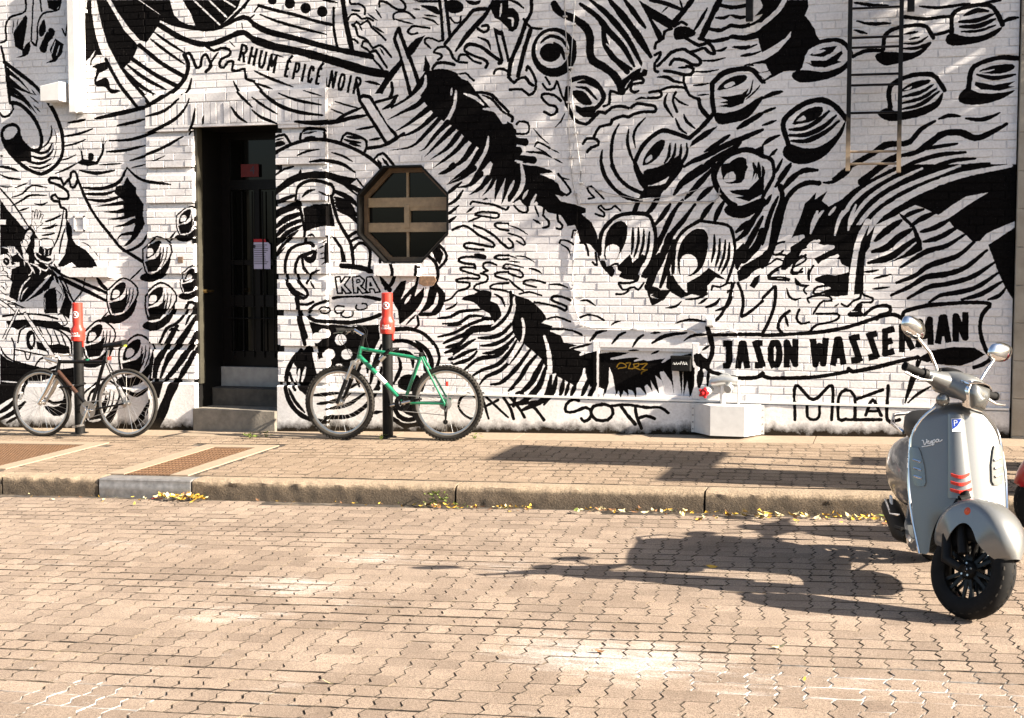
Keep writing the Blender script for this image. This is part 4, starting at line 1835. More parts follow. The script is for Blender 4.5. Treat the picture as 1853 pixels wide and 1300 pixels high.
bricks = []                                                # (x0, x1, z0, z1, proud)
rows = int((5.0 - LZ) / CH)
for r_ in range(-2, rows):
    z0 = LZ + r_ * CH
    z1 = z0 + CH - JO
    zc = (z0 + z1) / 2
    if r_ < 0:
        continue
    header = (r_ % 6 == 4)
    spans = []                                             # (x0, x1, proud)
    pr = .042 if (quoin_proud(zc) and zc < LT0) else 0.0
    if zc < LT0:
        spans.append((-9.6, QL, 0.0))
        spans.append((QL, DX0, pr)); spans.append((DX1, QR, pr))
        rest = [(QR, XR)]
    elif zc < LT1:
        spans.append((-9.6, QL, 0.0)); rest = [(QR, XR)]
    else:
        spans.append((-9.6, QL, 0.0))
        spans.append((QL, QR, .0)); rest = [(QR, XR)]
    for (a, c_) in rest:
        cuts = []
        hw = max([h for h in (oct_half(z0), oct_half(z1)) if h] or [0])
        if hw:
            cuts.append((OC[0] - hw, OC[0] + hw))
        if z0 < WZ1 and z1 > WZ0:
            cuts.append((WX0, WX1))
        xa = a
        for (p, q) in cuts:
            spans.append((xa, p, 0.0)); xa = q
        spans.append((xa, c_, 0.0))
    for (a, c_, p) in spans:
        L = BL / 2 if header else BL
        off = (0 if r_ % 2 else BL / 2) + (BL * .25 if header else 0)
        x = math.floor((a + 20) / L) * L - 20 + off - L
        while x < c_:
            x0, x1 = max(x, a), min(x + L - JO, c_ - (JO if c_ not in (XR,) else 0))
            if x1 - x0 > .025:
                bricks.append((x0, x1, z0, z1, p))
            x += L
def brick_verts(w, h, d, jit=None):
    c = .0022
    x, z = w / 2, h / 2
    vs = [(-x + c, 0, -z + c), (x - c, 0, -z + c), (x - c, 0, z - c), (-x + c, 0, z - c),
          (-x, c, -z), (x, c, -z), (x, c, z), (-x, c, z), (-x, d, -z), (x, d, -z), (x, d, z), (-x, d, z)]
    fs = [(0, 1, 2, 3)]
    for i in range(4):
        j = (i + 1) % 4
        fs += [(i, 4 + i, 4 + j, j), (4 + i, 8 + i, 8 + j, 4 + j)]
    return vs, fs
full = [q for q in bricks if abs(q[1] - q[0] - (BL - JO)) < 1e-4 and q[4] == 0 and q[2] < 4.2 and q[0] > -9.4]
full.sort(key=lambda q: (q[0] - CAMP[0]) ** 2 + CAMP[1] ** 2 + (q[2] - CAMP[2]) ** 2)
single = set(full[:300])
bm_std = MB()
bm_std.add(*brick_verts(BL - JO, CH - JO, .03))
me_brick = bm_std.mesh('brick', M['wall'])
for q in full[:300]:
    link('brick', me_brick, BLD, ((q[0] + q[1]) / 2, rng.uniform(-.0025, .0025), (q[2] + q[3]) / 2))
mb = MB()
for q in bricks:
    if q in single:
        continue
    vs, fs = brick_verts(q[1] - q[0], q[3] - q[2], .03 + q[4])
    o = Vector(((q[0] + q[1]) / 2, -q[4] + rng.uniform(-.003, .003), (q[2] + q[3]) / 2))
    mb.add([Vector(p) + o for p in vs], fs)
mb.build('brickwork', M['wall'], BLD, kind='stuff')
# mortar behind the bricks: strips round the openings
mb = MB()
mY = .0050
def sheet(x0, x1, z0, z1, y=mY):
    mb.add([(x0, y, z0), (x1, y, z0), (x1, y, z1), (x0, y, z1)], [(0, 1, 2, 3)])
sheet(-16, QL, -.3, 8); sheet(QL, DX0, LZ, LT0); sheet(DX1, QR, LZ, LT0)
sheet(QL, QR, LT0, 8)
for k in range(9):                                         # mortar of the proud bands
    a, c_ = .612 + k * .3545, .612 + k * .3545 + .285
    if c_ < LT0 + .01:
        for (p, q) in ((QL + .006, DX0 - .0), (DX1 + .0, QR - .006)):
            mb.box(p, -.035, a, q, mY - .001, c_)
x0, x1 = OC[0] - OC[2], OC[0] + OC[2]
za, zb = OC[1] - OC[2], OC[1] + OC[2]
sheet(QR, x0, LZ, 8); sheet(x0, x1, LZ, za); sheet(x0, x1, zb, 8)
k_ = OC[2] * (math.sqrt(2) - 1)
for sx in (-1, 1):
    for sz in (-1, 1):
        mb.add([(OC[0] + sx * OC[2], mY, OC[1] + sz * k_), (OC[0] + sx * OC[2], mY, OC[1] + sz * OC[2]),
                (OC[0] + sx * k_, mY, OC[1] + sz * OC[2])], [(0, 1, 2)])
sheet(x1, WX0, LZ, 8); sheet(WX0, WX1, WZ1, 8); sheet(WX1, XR, LZ, 8)
mb.build('mortar', M['wall'], BLD)
mb = MB()
mb.box(-16, .75, -.5, XR, 6, 8); mb.box(-16, -.0, 5.0, XR, .74, 8)
mb.box(-16, .0, -.5, -9.6, .74, 5.0)
mb.build('back_wall', M['wall'], BLD)

# lintel: upright bricks with two plain courses behind
nb = 27
w = (QR - QL) / nb
bm_s = MB(); bm_s.add(*brick_verts(w - .009, .205, .08)); me_s = bm_s.mesh('soldier_brick', M['wall'])
for i in range(nb):
    link('soldier_brick', me_s, BLD, (QL + (i + .5) * w, -.045 + rng.uniform(-.004, .004), LT0 + .118 + rng.uniform(-.003, .003)))
mb = MB()
for r_ in range(1):
    z = LT0 + .232
    x = QL
    while x < QR - .05:
        x1 = min(x + BL, QR)
        vs, fs = brick_verts(x1 - x - JO, .085, .08)
        mb.add([Vector(p) + Vector(((x + x1) / 2, -.045, z + .045)) for p in vs], fs)
        x += BL
mb.box(QL + .004, -.036, LT0 + .012, QR - .004, .004, LT1 - .004)
mb.box(QL, -.048, LT0 - .012, QR, .2, LT0 + .011)
mb.build('lintel', M['wall'], BLD)

# plinth: rendered concrete with a painted ledge
mb = MB()
def plinth(x0, x1, top, y=-.03):
    n = max(2, int((x1 - x0) / .12))
    A = []
    for i in range(n + 1):
        x = x0 + (x1 - x0) * i / n
        jj = rng.uniform(-.003, .003)
        zb_ = -.25
        A.append([(x, .02, zb_), (x, y - .012 + jj, zb_), (x, y + jj, top - .012), (x, y + .012 + jj, top), (x, .02, top)])
    mb.loft(A, cap=True, closed=True)
plinth(-9.9, QL - .001, .50, -.02)
plinth(QR + .001, XR - .004, LZ - .02, -.012)
plinth(QL, DX0 - .004, .57, -.075)
plinth(DX1 + .004, QR, .57, -.075)
mb.build('plinth', M['stucco'], BLD, smooth=35)
mb = MB()
mb.box(QR + .002, -.020, LZ - .018, XR - .006, .012, LZ + .001, .006)
mb.build('ledge', M['ledge'], BLD)

# door niche
RD = .52                                                   # depth of the niche
mb = MB()
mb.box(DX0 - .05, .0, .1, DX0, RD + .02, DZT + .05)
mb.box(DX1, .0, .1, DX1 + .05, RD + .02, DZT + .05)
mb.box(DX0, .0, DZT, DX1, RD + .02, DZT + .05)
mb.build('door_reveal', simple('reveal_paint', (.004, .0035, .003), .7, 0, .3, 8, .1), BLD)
mb = MB()
mb.box(DX0, -.002, .56, DX0 + .022, .10, DZT, .004)
mb.build('door_trim', simple('trim_olive', (.035, .031, .02), .6, 0, .2, 10, .1), BLD)
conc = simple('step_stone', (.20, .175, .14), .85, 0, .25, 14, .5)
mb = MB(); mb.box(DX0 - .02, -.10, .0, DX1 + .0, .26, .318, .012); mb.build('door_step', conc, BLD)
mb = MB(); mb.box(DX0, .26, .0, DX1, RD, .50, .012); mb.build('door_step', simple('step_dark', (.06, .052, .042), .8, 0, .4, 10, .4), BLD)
mb = MB(); mb.box(DX0 + .0, RD - .06, .50, DX1, RD, .70, .006)
kick = mb.build('kick_panel', simple('kick_paint', (.34, .325, .30), .6, 0, .2, 9, .2), BLD)
mb = MB()
for i in range(9):
    mb.ball((DX0 + .04 + i * .1, RD - .061, .675), .006, 6, 4)
mb.build('rivet_row', M['steel'], BLD)
door = link('door', None, BLD)
def dz(px_, py_):
    return on_wall(px_, py_, RD)
mb = MB()
z0, z1, x0, x1 = .70, DZT, DX0, DX1
bars = [x0, x0 + .10, x0 + .36, x0 + .43, x0 + .66, x0 + .72, x1 - .10, x1]
mb.box(x0, RD, z0, x0 + .10, RD + .05, z1); mb.box(x1 - .09, RD, z0, x1, RD + .05, z1)
for (za, zb) in ((z0, z0 + .16), (z0 + .62, z0 + .74), (1.75, 1.80), (2.52, 2.62), (z1 - .08, z1)):
    mb.box(x0 + .10, RD + .002, za, x1 - .09, RD + .05, zb)
for xb in (x0 + .37, x0 + .63):
    mb.box(xb, RD + .004, z0 + .16, xb + .06, RD + .05, 2.52)
mb.build('door_leaf', M['door_dark'], door)
for (xa, xb) in ((x0 + .10, x0 + .37), (x0 + .43, x0 + .63), (x0 + .69, x1 - .09)):
    for (za, zb) in ((z0 + .16, z0 + .62), (z0 + .74, 1.75), (1.80, 2.52)):
        q = MB(); q.box(xa + .003, RD + .03, za + .003, xb - .003, RD + .036, zb - .003); q.build('pane', M['glass'], door)
q = MB(); q.box(x0 + .10, RD + .03, 2.62, x1 - .09, RD + .036, z1 - .08); q.build('transom_pane', M['glass'], door)
mb = MB()
for i in range(6):
    xx = x0 + .13 + i * .115
    mb.tube([(xx, RD - .012, z0 + .1), (xx, RD - .012, 2.5)], .008, 6)
mb.tube([(x0 + .06, RD - .012, 1.20), (x1 - .05, RD - .012, 1.20)], .008, 6)
mb.build('grille', M['dark_frame'], door)
hx = dz(398, 462)
mb = MB()
mb.tube([(hx[0] - .01, RD - .02, hx[2] - .05), (hx[0] - .01, RD - .03, hx[2]), (hx[0] - .01, RD - .02, hx[2] + .10)], [.022, .024, .006], 8)
mb.build('knocker', M['brass'], door)
q = MB()
p = on_wall(366, 527, .12)
q.tube([(DX0 + .0, .10, p[2]), (DX0 + .06, .10, p[2])], .022, 8); q.tube([(DX0 + .05, .10, p[2]), (DX0 + .06, .22, p[2])], .011, 8)
q.build('latch', M['brass'], BLD)

# signs on the door: things of their own
def text_mesh(body, size, name='txt'):
    cu = bpy.data.curves.new(name, 'FONT')
    cu.body = body
    cu.size = size
    cu.align_x = 'CENTER'
    cu.align_y = 'CENTER'
    cu.extrude = .0006
    cu.resolution_u = 3
    o = bpy.data.objects.new(name, cu)
    col.objects.link(o)
    me = bpy.data.meshes.new_from_object(o.evaluated_get(bpy.context.evaluated_depsgraph_get()))
    bpy.data.objects.remove(o)
    bpy.data.curves.remove(cu)
    return me
def put_text(body, size, mat_, parent, loc, rot=(R(90), 0, 0), name='lettering'):
    me = text_mesh(body, size)
    me.materials.clear(); me.materials.append(mat_)
    o = link(name, me, parent, loc)
    o.rotation_euler = rot
    return o
a, c_ = dz(437, 298), dz(468, 320)
sg = thing('number_sign', 'small dark red sign with a house number on the door transom', 'sign', ((a[0] + c_[0]) / 2, RD - .004, (a[2] + c_[2]) / 2))
q = MB(); q.box(-.10, -.004, -.065, .10, .008, .065); q.build('plate', M['dark_red'], sg)
put_text('4', .12, M['ink'], sg, (.03, -.006, 0))
a, c_ = dz(457, 433), dz(490, 487)
nw, nh = (c_[0] - a[0]) / 2, (a[2] - c_[2]) / 2
pz = thing('notice', 'white paper notice with red header taped to the dark door', 'notice', ((a[0] + c_[0]) / 2, RD - .006, (a[2] + c_[2]) / 2))
q = MB(); q.prism([(-nw, -nh), (nw, -nh), (nw, nh * .62), (nw * .75, nh * .78), (-nw, nh * .78)], 0, .003); q.build('sheet', M['paper'], pz)
q = MB(); q.prism([(-nw, nh * .80), (nw * .55, nh * .80), (nw * .45, nh), (-nw, nh)], -.001, .003); q.build('header', M['red_print'], pz)
q = MB()
for i in range(11):
    zz = nh * .6 - i * nh * .125
    q.box(-nw * .8, -.0015, zz - .003, nw * rng.uniform(.3, .8), -.0005, zz + .003)
q.build('text_lines', M['ink'], pz)
q = MB(); q.lathe([(.0001, 0), (.018, 0), (.018, .002)], (-nw * .8, -.002, nh * .5), (0, 1, 0), 12); q.build('print_dot', M['ink'], pz)

# octagonal window
ow = link('octagon_window', None, BLD)
def octa(r):
    c = r / math.cos(math.pi / 8)
    return [(OC[0] + c * math.cos(math.pi / 8 + i * math.pi / 4), OC[1] + c * math.sin(math.pi / 8 + i * math.pi / 4)) for i in range(8)]
def ring(mb, ro, ri, y0, y1):
    A, B_ = octa(ro), octa(ri)
    vs = [(p[0], y, p[1]) for y in (y0, y1) for L in (A, B_) for p in L]
    fs = []
    for i in range(8):
        j = (i + 1) % 8
        fs += [(i, 8 + i, 8 + j, j), (16 + i, 16 + j, 24 + j, 24 + i), (i, j, 16 + j, 16 + i), (8 + i, 24 + i, 24 + j, 8 + j)]
    mb.add(vs, fs)
mb = MB(); ring(mb, OC[2] + .008, OC[2] - .010, -.006, .20); mb.build('reveal_lining', M['dark_frame'], ow)
mb = MB(); ring(mb, OC[2] - .010, OC[2] - .052, .135, .20); mb.build('frame', M['wood_dark'], ow)
mb = MB()
i_ = OC[2] - .050
mb.box(OC[0] - i_, .130, OC[1] + .075, OC[0] + i_, .19, OC[1] + .165, .006)
mb.box(OC[0] - i_, .130, OC[1] - .165, OC[0] + i_, .19, OC[1] - .075, .006)
mb.box(OC[0] - .03, .124, OC[1] - .13, OC[0] + .026, .19, OC[1] + .10, .006)
mb.box(OC[0] + .026, .136, OC[1] + .04, OC[0] + i_, .19, OC[1] + .078)
mb.box(OC[0] - .012, .145, OC[1] + .165, OC[0] + .010, .19, OC[1] + i_)
mb.box(OC[0] - .012, .145, OC[1] - i_, OC[0] + .010, .19, OC[1] - .165)
mb.build('muntin', M['wood'], ow)
for (xa, xb) in ((OC[0] - i_, OC[0] - .001), (OC[0] + .001, OC[0] + i_)):
    for (za, zb) in ((OC[1] - i_, OC[1] - .121), (OC[1] - .119, OC[1] + .119), (OC[1] + .121, OC[1] + i_)):
        q = MB()
        q.add([(xa, .17, za), (xb, .17, za), (xb, .17, zb), (xa, .17, zb)], [(0, 1, 2, 3)])
        q.build('pane', M['glass'], ow)
mb = MB()
sa, sb = on_wall(680, 478), on_wall(760, 500)
mb.box(sa[0], -.075, sb[2], sb[0], .02, sa[2], .008)
mb.build('sill', M['wall'], BLD)
q = MB()
for (pa, pb) in (((758, 500), (790, 518)),):
    a, c_ = on_wall(*pa), on_wall(*pb)
    q.prism([(a[0], c_[2] + .02), (a[0] + .05, c_[2]), (c_[0] - .03, c_[2] + .005), (c_[0], a[2] - .04), (c_[0] - .02, a[2]), (a[0] + .01, a[2])], -.006, .003, .003)
q.build('bare_brick_patch', simple('bare_brick', (.20, .12, .07), .9, 0, .4, 40, .6), BLD)
# old bricked-up window at the far left: sill and little vent
mb = MB()
a, c_ = on_wall(117, 483), on_wall(205, 502)
mb.box(a[0], -.08, c_[2], c_[0], .02, a[2], .008)
mb.build('sill', M['wall'], BLD)
mb = MB()
a, c_ = on_wall(134, 391), on_wall(154, 419)
for (xa, xb, za, zb) in ((a[0], c_[0], a[2] - .02, a[2]), (a[0], c_[0], c_[2], c_[2] + .02), (a[0], a[0] + .015, c_[2], a[2]), (c_[0] - .015, c_[0], c_[2], a[2])):
    mb.box(xa, -.012, za, xb, .01, zb)
mb.build('vent_frame', M['wall'], BLD)
q = MB()
q.box(on_wall(318, 0)[0], -.048, on_wall(320, 476)[2], on_wall(318, 0)[0] + .06, -.042, on_wall(320, 465)[2], .003)
q.build('bare_brick_patch', simple('bare_brick2', (.18, .12, .08), .9, 0, .4, 40, .6), BLD)

# cellar window: boarded and painted over
cw = link('cellar_window', None, BLD)
mb = MB()
mb.box(WX0, .03, WZ0, WX1, .05, WZ1); mb.build('board', M['wall'], cw)
mb = MB()
fw = .045
mb.box(WX0 - .01, -.005, WZ0 + .002, WX0 + fw, .03, WZ1 + .01, .004); mb.box(WX1 - fw, -.005, WZ0 + .002, WX1 + .01, .03, WZ1 + .01, .005)
mb.box(WX0 + fw, -.0045, WZ1 - fw, WX1 - fw, .03, WZ1 + .01, .005); mb.box(WX0 + fw, -.008, WZ0 + .002, WX1 - fw, .03, WZ0 + .03, .004)
mb.build('frame', M['wall'], cw)
mb = MB()
mb.box(WX0 + fw + .002, .005, WZ1 - fw - .03, WX1 - fw - .002, .03, WZ1 - fw)
mb.build('inner_frame', M['wall'], cw)

# ================================================================ the stone building to the right
SB = thing('stone_building', 'beige cut stone pier of the neighbouring building at the right edge', 'building', (XR, 0, 0))
m, t, b = nodes('beige_stone')
f = noise(t, 6, 6, .6)
t.links.new(ramp(t, f, [(.3, (.27, .235, .185)), (.7, (.37, .33, .27))]), b.inputs['Base Color'])
b.inputs['Roughness'].default_value = .85
bump(t, b, noise(t, 60, 5, .7), .5, .006)
M['stone'] = m
hts = [.315] * 16
z = .30
blk = None
x_ = .014
for i in range(15):
    for k in range(3):
        q = MB(); q.box(x_ + k * .62, -.035, z - .313, x_ + k * .62 + .615, .05, z, .004)
        q.build('stone_block', M['stone'], SB)
    z += .318
mb = MB(); mb.box(.012, -.028, -.5, 1.9, .06, 8); mb.box(.012, .06, -.5, 9, 5, 8); mb.box(1.9, .0, -.5, 9, .06, 8); mb.build('core_wall', M['stone'], SB)
# ================================================================ ground
import mathutils
def splash_mask(t, spots):
    """worn white paint on the setts: ellipses broken up by noise (x, y, rx, ry, strength)"""
    P = pos(t)
    s = N(t, 'ShaderNodeSeparateXYZ'); t.links.new(P, s.inputs[0])
    tot = None
    for (x, y, rx, ry, k) in spots:
        a = mth(t, 'DIVIDE', mth(t, 'SUBTRACT', s.outputs[0], x), rx)
        b_ = mth(t, 'DIVIDE', mth(t, 'SUBTRACT', s.outputs[1], y), ry)
        d = mth(t, 'ADD', mth(t, 'MULTIPLY', a, a), mth(t, 'MULTIPLY', b_, b_))
        g = mth(t, 'MULTIPLY', mth(t, 'SUBTRACT', 1.0, d, True), k)
        tot = g if tot is None else mth(t, 'MAXIMUM', tot, g)
    sv = N(t, 'ShaderNodeVectorMath', operation='MULTIPLY'); sv.inputs[1].default_value = (4.0, 15.0, 8.0)
    t.links.new(P, sv.inputs[0])
    n = noise(t, 1.0, 7, .68, sv.outputs[0])
    return ramp(t, mth(t, 'ADD', mth(t, 'MULTIPLY', tot, .55), mth(t, 'MULTIPLY', n, 1.0)), [(.62, (0, 0, 0)), (1.0, (1, 1, 1))])
def street_pt(px_, py_):
    return on_plane(px_, py_, (0, YC, z_street(0, YC)), (-GX, -.008, 1.0))
def side_pt(px_, py_):
    return on_plane(px_, py_, (0, 0, z_side(0, 0)), (-GX, -.020, 1.0))
SPOTS = []
for (x, y, a, k) in ((1110, 1190, 210, .85), (1010, 1160, 110, .45), (1160, 1210, 100, .6), (530, 1062, 130, .62), (420, 1110, 110, .45), (690, 1010, 120, .42), (915, 1025, 60, .35),
                     (200, 985, 160, .32), (100, 1020, 60, .25), (640, 1090, 130, .30), (1350, 1240, 260, .28), (1600, 1250, 300, .26), (500, 1240, 60, .3), (1250, 1190, 120, .3)):
    c_ = street_pt(x, y); e = street_pt(x + a, y)
    SPOTS.append((c_[0], c_[1], abs(e[0] - c_[0]) * 1.35, .12 + .30 * k, k * .85))
def paver_mat(name, lo, hi, spots):
    m, t, b = nodes(name)
    oi = t.nodes.new('ShaderNodeObjectInfo'); ge = t.nodes.new('ShaderNodeNewGeometry')
    rnd = mth(t, 'FRACT', mth(t, 'ADD', oi.outputs['Random'], ge.outputs['Random Per Island']))
    n1 = noise(t, 3.0, 5, .6); n2 = noise(t, 90, 5, .7); n3 = noise(t, 230, 3, .6)
    c = ramp(t, mth(t, 'ADD', mth(t, 'MULTIPLY', rnd, .34), mth(t, 'MULTIPLY', n1, .66)), [(.25, lo), (.7, hi)])
    c = mixc(t, .9, c, ramp(t, n2, [(.3, (.55, .52, .50)), (.62, (1.08, 1.08, 1.08))]), 'MULTIPLY')
    c = mixc(t, .9, c, ramp(t, n3, [(.36, (.22, .19, .17)), (.52, (1.05, 1.05, 1.05))]), 'MULTIPLY')
    stn = noise(t, 1.1, 6, .65)
    c = mixc(t, .55, c, ramp(t, stn, [(.35, (.72, .68, .64)), (.6, (1, 1, 1))]), 'MULTIPLY')
    if spots:
        mk = splash_mask(t, spots)
        brk = ramp(t, mth(t, 'ADD', mth(t, 'MULTIPLY', n2, .6), mth(t, 'MULTIPLY', n3, .4)), [(.40, (.15, .15, .15)), (.56, (1, 1, 1))])
        c = mixc(t, mth(t, 'MULTIPLY', mth(t, 'MULTIPLY', mk, brk), .62), c, (.70, .67, .63))
    t.links.new(c, b.inputs['Base Color'])
    b.inputs['Roughness'].default_value = .85
    bump(t, b, mth(t, 'ADD', n2, mth(t, 'MULTIPLY', n3, .8)), .8, .005)
    return m
M['sett'] = paver_mat('street_sett', (.225, .170, .126), (.36, .28, .212), SPOTS)
M['side_sett'] = paver_mat('sidewalk_sett', (.25, .182, .12), (.34, .255, .178), None)
m, t, b = nodes('joint_sand')
f = noise(t, 5, 6, .7)
f2 = noise(t, 60, 4, .6)
c = ramp(t, f, [(.48, (.03, .022, .015)), (.70, (.19, .145, .10))])
mk = splash_mask(t, [(SPOTS[0][0] + .15, SPOTS[0][1] - .12, .42, .22, .7), (-.1, -6.55, 1.25, .42, .52), (-3.25, -7.35, .55, .35, .45)])
c = mixc(t, mk, c, (.78, .75, .71))
t.links.new(c, b.inputs['Base Color']); b.inputs['Roughness'].default_value = .95
bump(t, b, f2, .6, .006)
M['joint'] = m
M['kerb'] = None
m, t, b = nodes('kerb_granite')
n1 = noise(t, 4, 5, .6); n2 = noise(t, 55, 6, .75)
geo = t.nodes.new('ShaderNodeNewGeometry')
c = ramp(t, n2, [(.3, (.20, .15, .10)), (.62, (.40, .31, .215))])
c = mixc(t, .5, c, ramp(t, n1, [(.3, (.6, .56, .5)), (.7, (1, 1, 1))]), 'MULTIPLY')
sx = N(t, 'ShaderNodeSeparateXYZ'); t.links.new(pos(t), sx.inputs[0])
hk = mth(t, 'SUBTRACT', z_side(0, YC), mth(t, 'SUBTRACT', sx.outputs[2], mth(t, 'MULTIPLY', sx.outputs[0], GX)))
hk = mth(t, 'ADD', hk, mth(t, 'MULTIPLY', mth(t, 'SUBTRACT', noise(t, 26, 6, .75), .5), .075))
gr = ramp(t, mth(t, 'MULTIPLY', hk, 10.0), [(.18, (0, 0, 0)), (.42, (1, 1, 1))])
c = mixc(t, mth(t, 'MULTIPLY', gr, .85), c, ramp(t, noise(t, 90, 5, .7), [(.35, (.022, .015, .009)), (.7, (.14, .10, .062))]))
t.links.new(c, b.inputs['Base Color']); b.inputs['Roughness'].default_value = .9
bump(t, b, mth(t, 'ADD', n2, mth(t, 'MULTIPLY', noise(t, 160, 4, .7), .5)), 1.0, .016)
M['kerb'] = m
M['concrete'] = simple('concrete_trim', (.27, .205, .142), .85, 0, .15, 25, .5, 0, 120)
M['rust'] = simple('rusted_iron', (.13, .068, .032), .75, .1, .35, 30, .3)
M['worn_iron'] = simple('worn_iron', (.24, .23, .22), .5, .4, .3, 20, .2)

def sloped(mb, x0, x1, y0, y1, zf, dz=0.0, nx=1, ny=1):
    for i in range(nx):
        for j in range(ny):
            xa, xb = x0 + (x1 - x0) * i / nx, x0 + (x1 - x0) * (i + 1) / nx
            ya, yb = y0 + (y1 - y0) * j / ny, y0 + (y1 - y0) * (j + 1) / ny
            mb.add([(xa, ya, zf(xa, ya) + dz), (xb, ya, zf(xb, ya) + dz), (xb, yb, zf(xb, yb) + dz), (xa, yb, zf(xa, yb) + dz)], [(0, 1, 2, 3)])
mb = MB()
sloped(mb, -60, 60, -45, YC + .1, z_street, -.0055)
street = mb.build('street', M['joint'], kind='structure')
mb = MB()
sloped(mb, -60, 60, YC + .05, .35, z_side, -.0050)
side = mb.build('sidewalk', M['joint'], kind='structure')
# far side of the street, behind the camera: never in view, but the place goes on

PX_, PY_ = .1135, .142
def sett_geo(w, l, seed=0, ch=.0016, h=.05):
    """zigzag ends, slightly wavy long sides"""
    r0 = random.Random(seed)
    a = .012
    L, Rr = [], []
    for k in range(4):
        y = -l / 2 + l * k / 3
        s = (-.3 * a, a, -a, .3 * a)[k]
        L.append((-w / 2 + s, y)); Rr.append((w / 2 + s, y))
    mid = max(1, int(round(w / .11)))
    wav = [r0.uniform(-.0035, .0035) for _ in range(2 * mid)]
    bot = [(-w / 2 + w * (i + .5) / mid, -l / 2 + wav[i]) for i in range(mid)]
    top = [(w / 2 - w * (i + .5) / mid, l / 2 + wav[mid + i]) for i in range(mid)]
    P = L[:1] + bot + Rr + top + L[::-1][:-1]
    P = [(x + r0.uniform(-.002, .002), y + r0.uniform(-.0015, .0015)) for x, y in P]
    m_ = len(P)
    Q = [(x * (1 - 2 * ch / w), y * (1 - 2 * ch / l)) for x, y in P]
    vs = [(x, y, 0) for x, y in Q] + [(x, y, -ch) for x, y in P] + [(x, y, -h) for x, y in P]
    fs = [tuple(range(m_))]
    for i in range(m_):
        j = (i + 1) % m_
        fs += [(i, m_ + i, m_ + j, j), (m_ + i, 2 * m_ + i, 2 * m_ + j, m_ + j)]
    return vs, fs
JG = .0055
geos = [sett_geo(PX_ - JG, PY_ - .0055, s_) for s_ in range(6)] + [sett_geo(2 * PX_ - JG, PY_ - .0055, 50 + s_) for s_ in range(4)]
def setts(name, zf, area, ang, mat_, parent, skip, slope_y, n_obj):
    """rows of zigzag setts; the n_obj nearest to the viewer are objects, the others one mesh"""
    ca, sa = math.cos(ang), math.sin(ang)
    cells = []
    x0, x1, y0, y1 = area
    cx_, cy_ = (x0 + x1) / 2, (y0 + y1) / 2
    ni, nj = int((x1 - x0) / PX_ / 2) + 6, int((y1 - y0) / PY_ / 2) + 4
    for j in range(-nj, nj + 1):
        i = -ni
        shift = PX_ * .10 * math.sin(j * 2.3)
        while i <= ni:
            two = rng.random() < .13
            u, v = (i + (.5 if two else 0)) * PX_ + shift, j * PY_ + .016 * math.sin(i * .13 + j * .6) + rng.uniform(-.0035, .0035)
            i += 2 if two else 1
            x, y = cx_ + u * ca - v * sa, cy_ + u * sa + v * ca
            if not (x0 <= x <= x1 and y0 <= y <= y1) or skip(x, y):
                continue
            sag = .004 * mathutils.noise.noise(Vector((x * 1.7, y * 1.7, 3.0)))
            cells.append((x, y, zf(x, y) + sag + rng.uniform(-.0012, .0010), rng.uniform(-.007, .007), rng.uniform(-.007, .007), ang + rng.uniform(-.018, .018), rng.randrange(6, 10) if two else rng.randrange(6)))
    def vis(c):
        p = project((c[0], c[1], c[2]))
        return 5 < p[0] < PW - 5 and 5 < p[1] < PH - 8
    seen = sorted([c for c in cells if vis(c)], key=lambda c: (c[0] - CAMP[0]) ** 2 + (c[1] - CAMP[1]) ** 2)
    near = set(seen[:n_obj])
    mes = []
    for g in geos:
        q = MB(); q.add(*g); q.m = [0] + [1] * (len(q.f) - 1); mes.append(q.mesh(name, [mat_, M['joint']]))
    rest = MB()
    for c in cells:
        E = Matrix.Translation(c[:3]) @ Matrix.Rotation(-math.atan(GX) + c[3], 4, 'Y') @ Matrix.Rotation(math.atan(slope_y) + c[4], 4, 'X') @ Matrix.Rotation(c[5], 4, 'Z')
        if c in near:
            o = link(name, mes[c[6]], parent)
            o.matrix_world = E
        else:
            vs, fs = geos[c[6]]
            rest.add([E @ Vector(p) for p in vs], fs); rest.m[-(len(fs) - 1):] = [1] * (len(fs) - 1)
    rest.build(name + '_field', [mat_, M['joint']], parent, kind='stuff')

# where the scooter hides the setts it does not matter; frames on the sidewalk are left free
A1 = side_pt(0, 802); 
GR = dict(x0=-6.39, x1=-5.60, y0=-2.62, y1=-1.02)          # second iron grate
def ic(p): return side_pt(*p)
g_tl, g_tr, g_bl, g_br = ic((365, 810)), ic((447, 810)), ic((230, 864)), ic((310, 866))
gx0, gx1 = (g_tl[0] + g_bl[0]) / 2 + .0, (g_tr[0] + g_br[0]) / 2
gy0, gy1 = YC + .20, -1.10
h_tr, h_br = ic((135, 802)), ic((20, 848))
hx1 = (h_tr[0] + h_br[0]) / 2
TR = .16                                                    # concrete trim round the grates
def skip_side(x, y):
    return (gx0 - TR - .03 < x < gx1 + TR + .03 and y < gy1 + TR) or (x < hx1 + TR + .03 and x > hx1 - 2.2 and y < gy1 + TR + .04)
setts('sett', z_street, (-6.9, 2.1, -8.6, YC - .10), R(3.0), M['sett'], street, lambda x, y: False, .008, 300)
setts('sett', z_side, (-9.4, 2.1, YC + .20, -.42), R(0.5), M['side_sett'], side, skip_side, .02, 300)

# concrete strip along the wall
mb = MB()
x = -9.9
while x < 2.4:
    x1 = x + rng.uniform(1.2, 1.5)
    a, b2 = x + .004, x1 - .004
    vs = []
    for (yy, dz_) in ((-.43, -.05), (-.43, .0), (-.422, .006), (-.01, .010), (-.01, -.05)):
        vs.append([(xx, yy, z_side(xx, yy) + dz_) for xx in (a, b2)])
    mb.loft([[v[0] for v in vs], [v[1] for v in vs]], cap=True)
    x = x1
mb.build('wall_strip', M['concrete'], side)

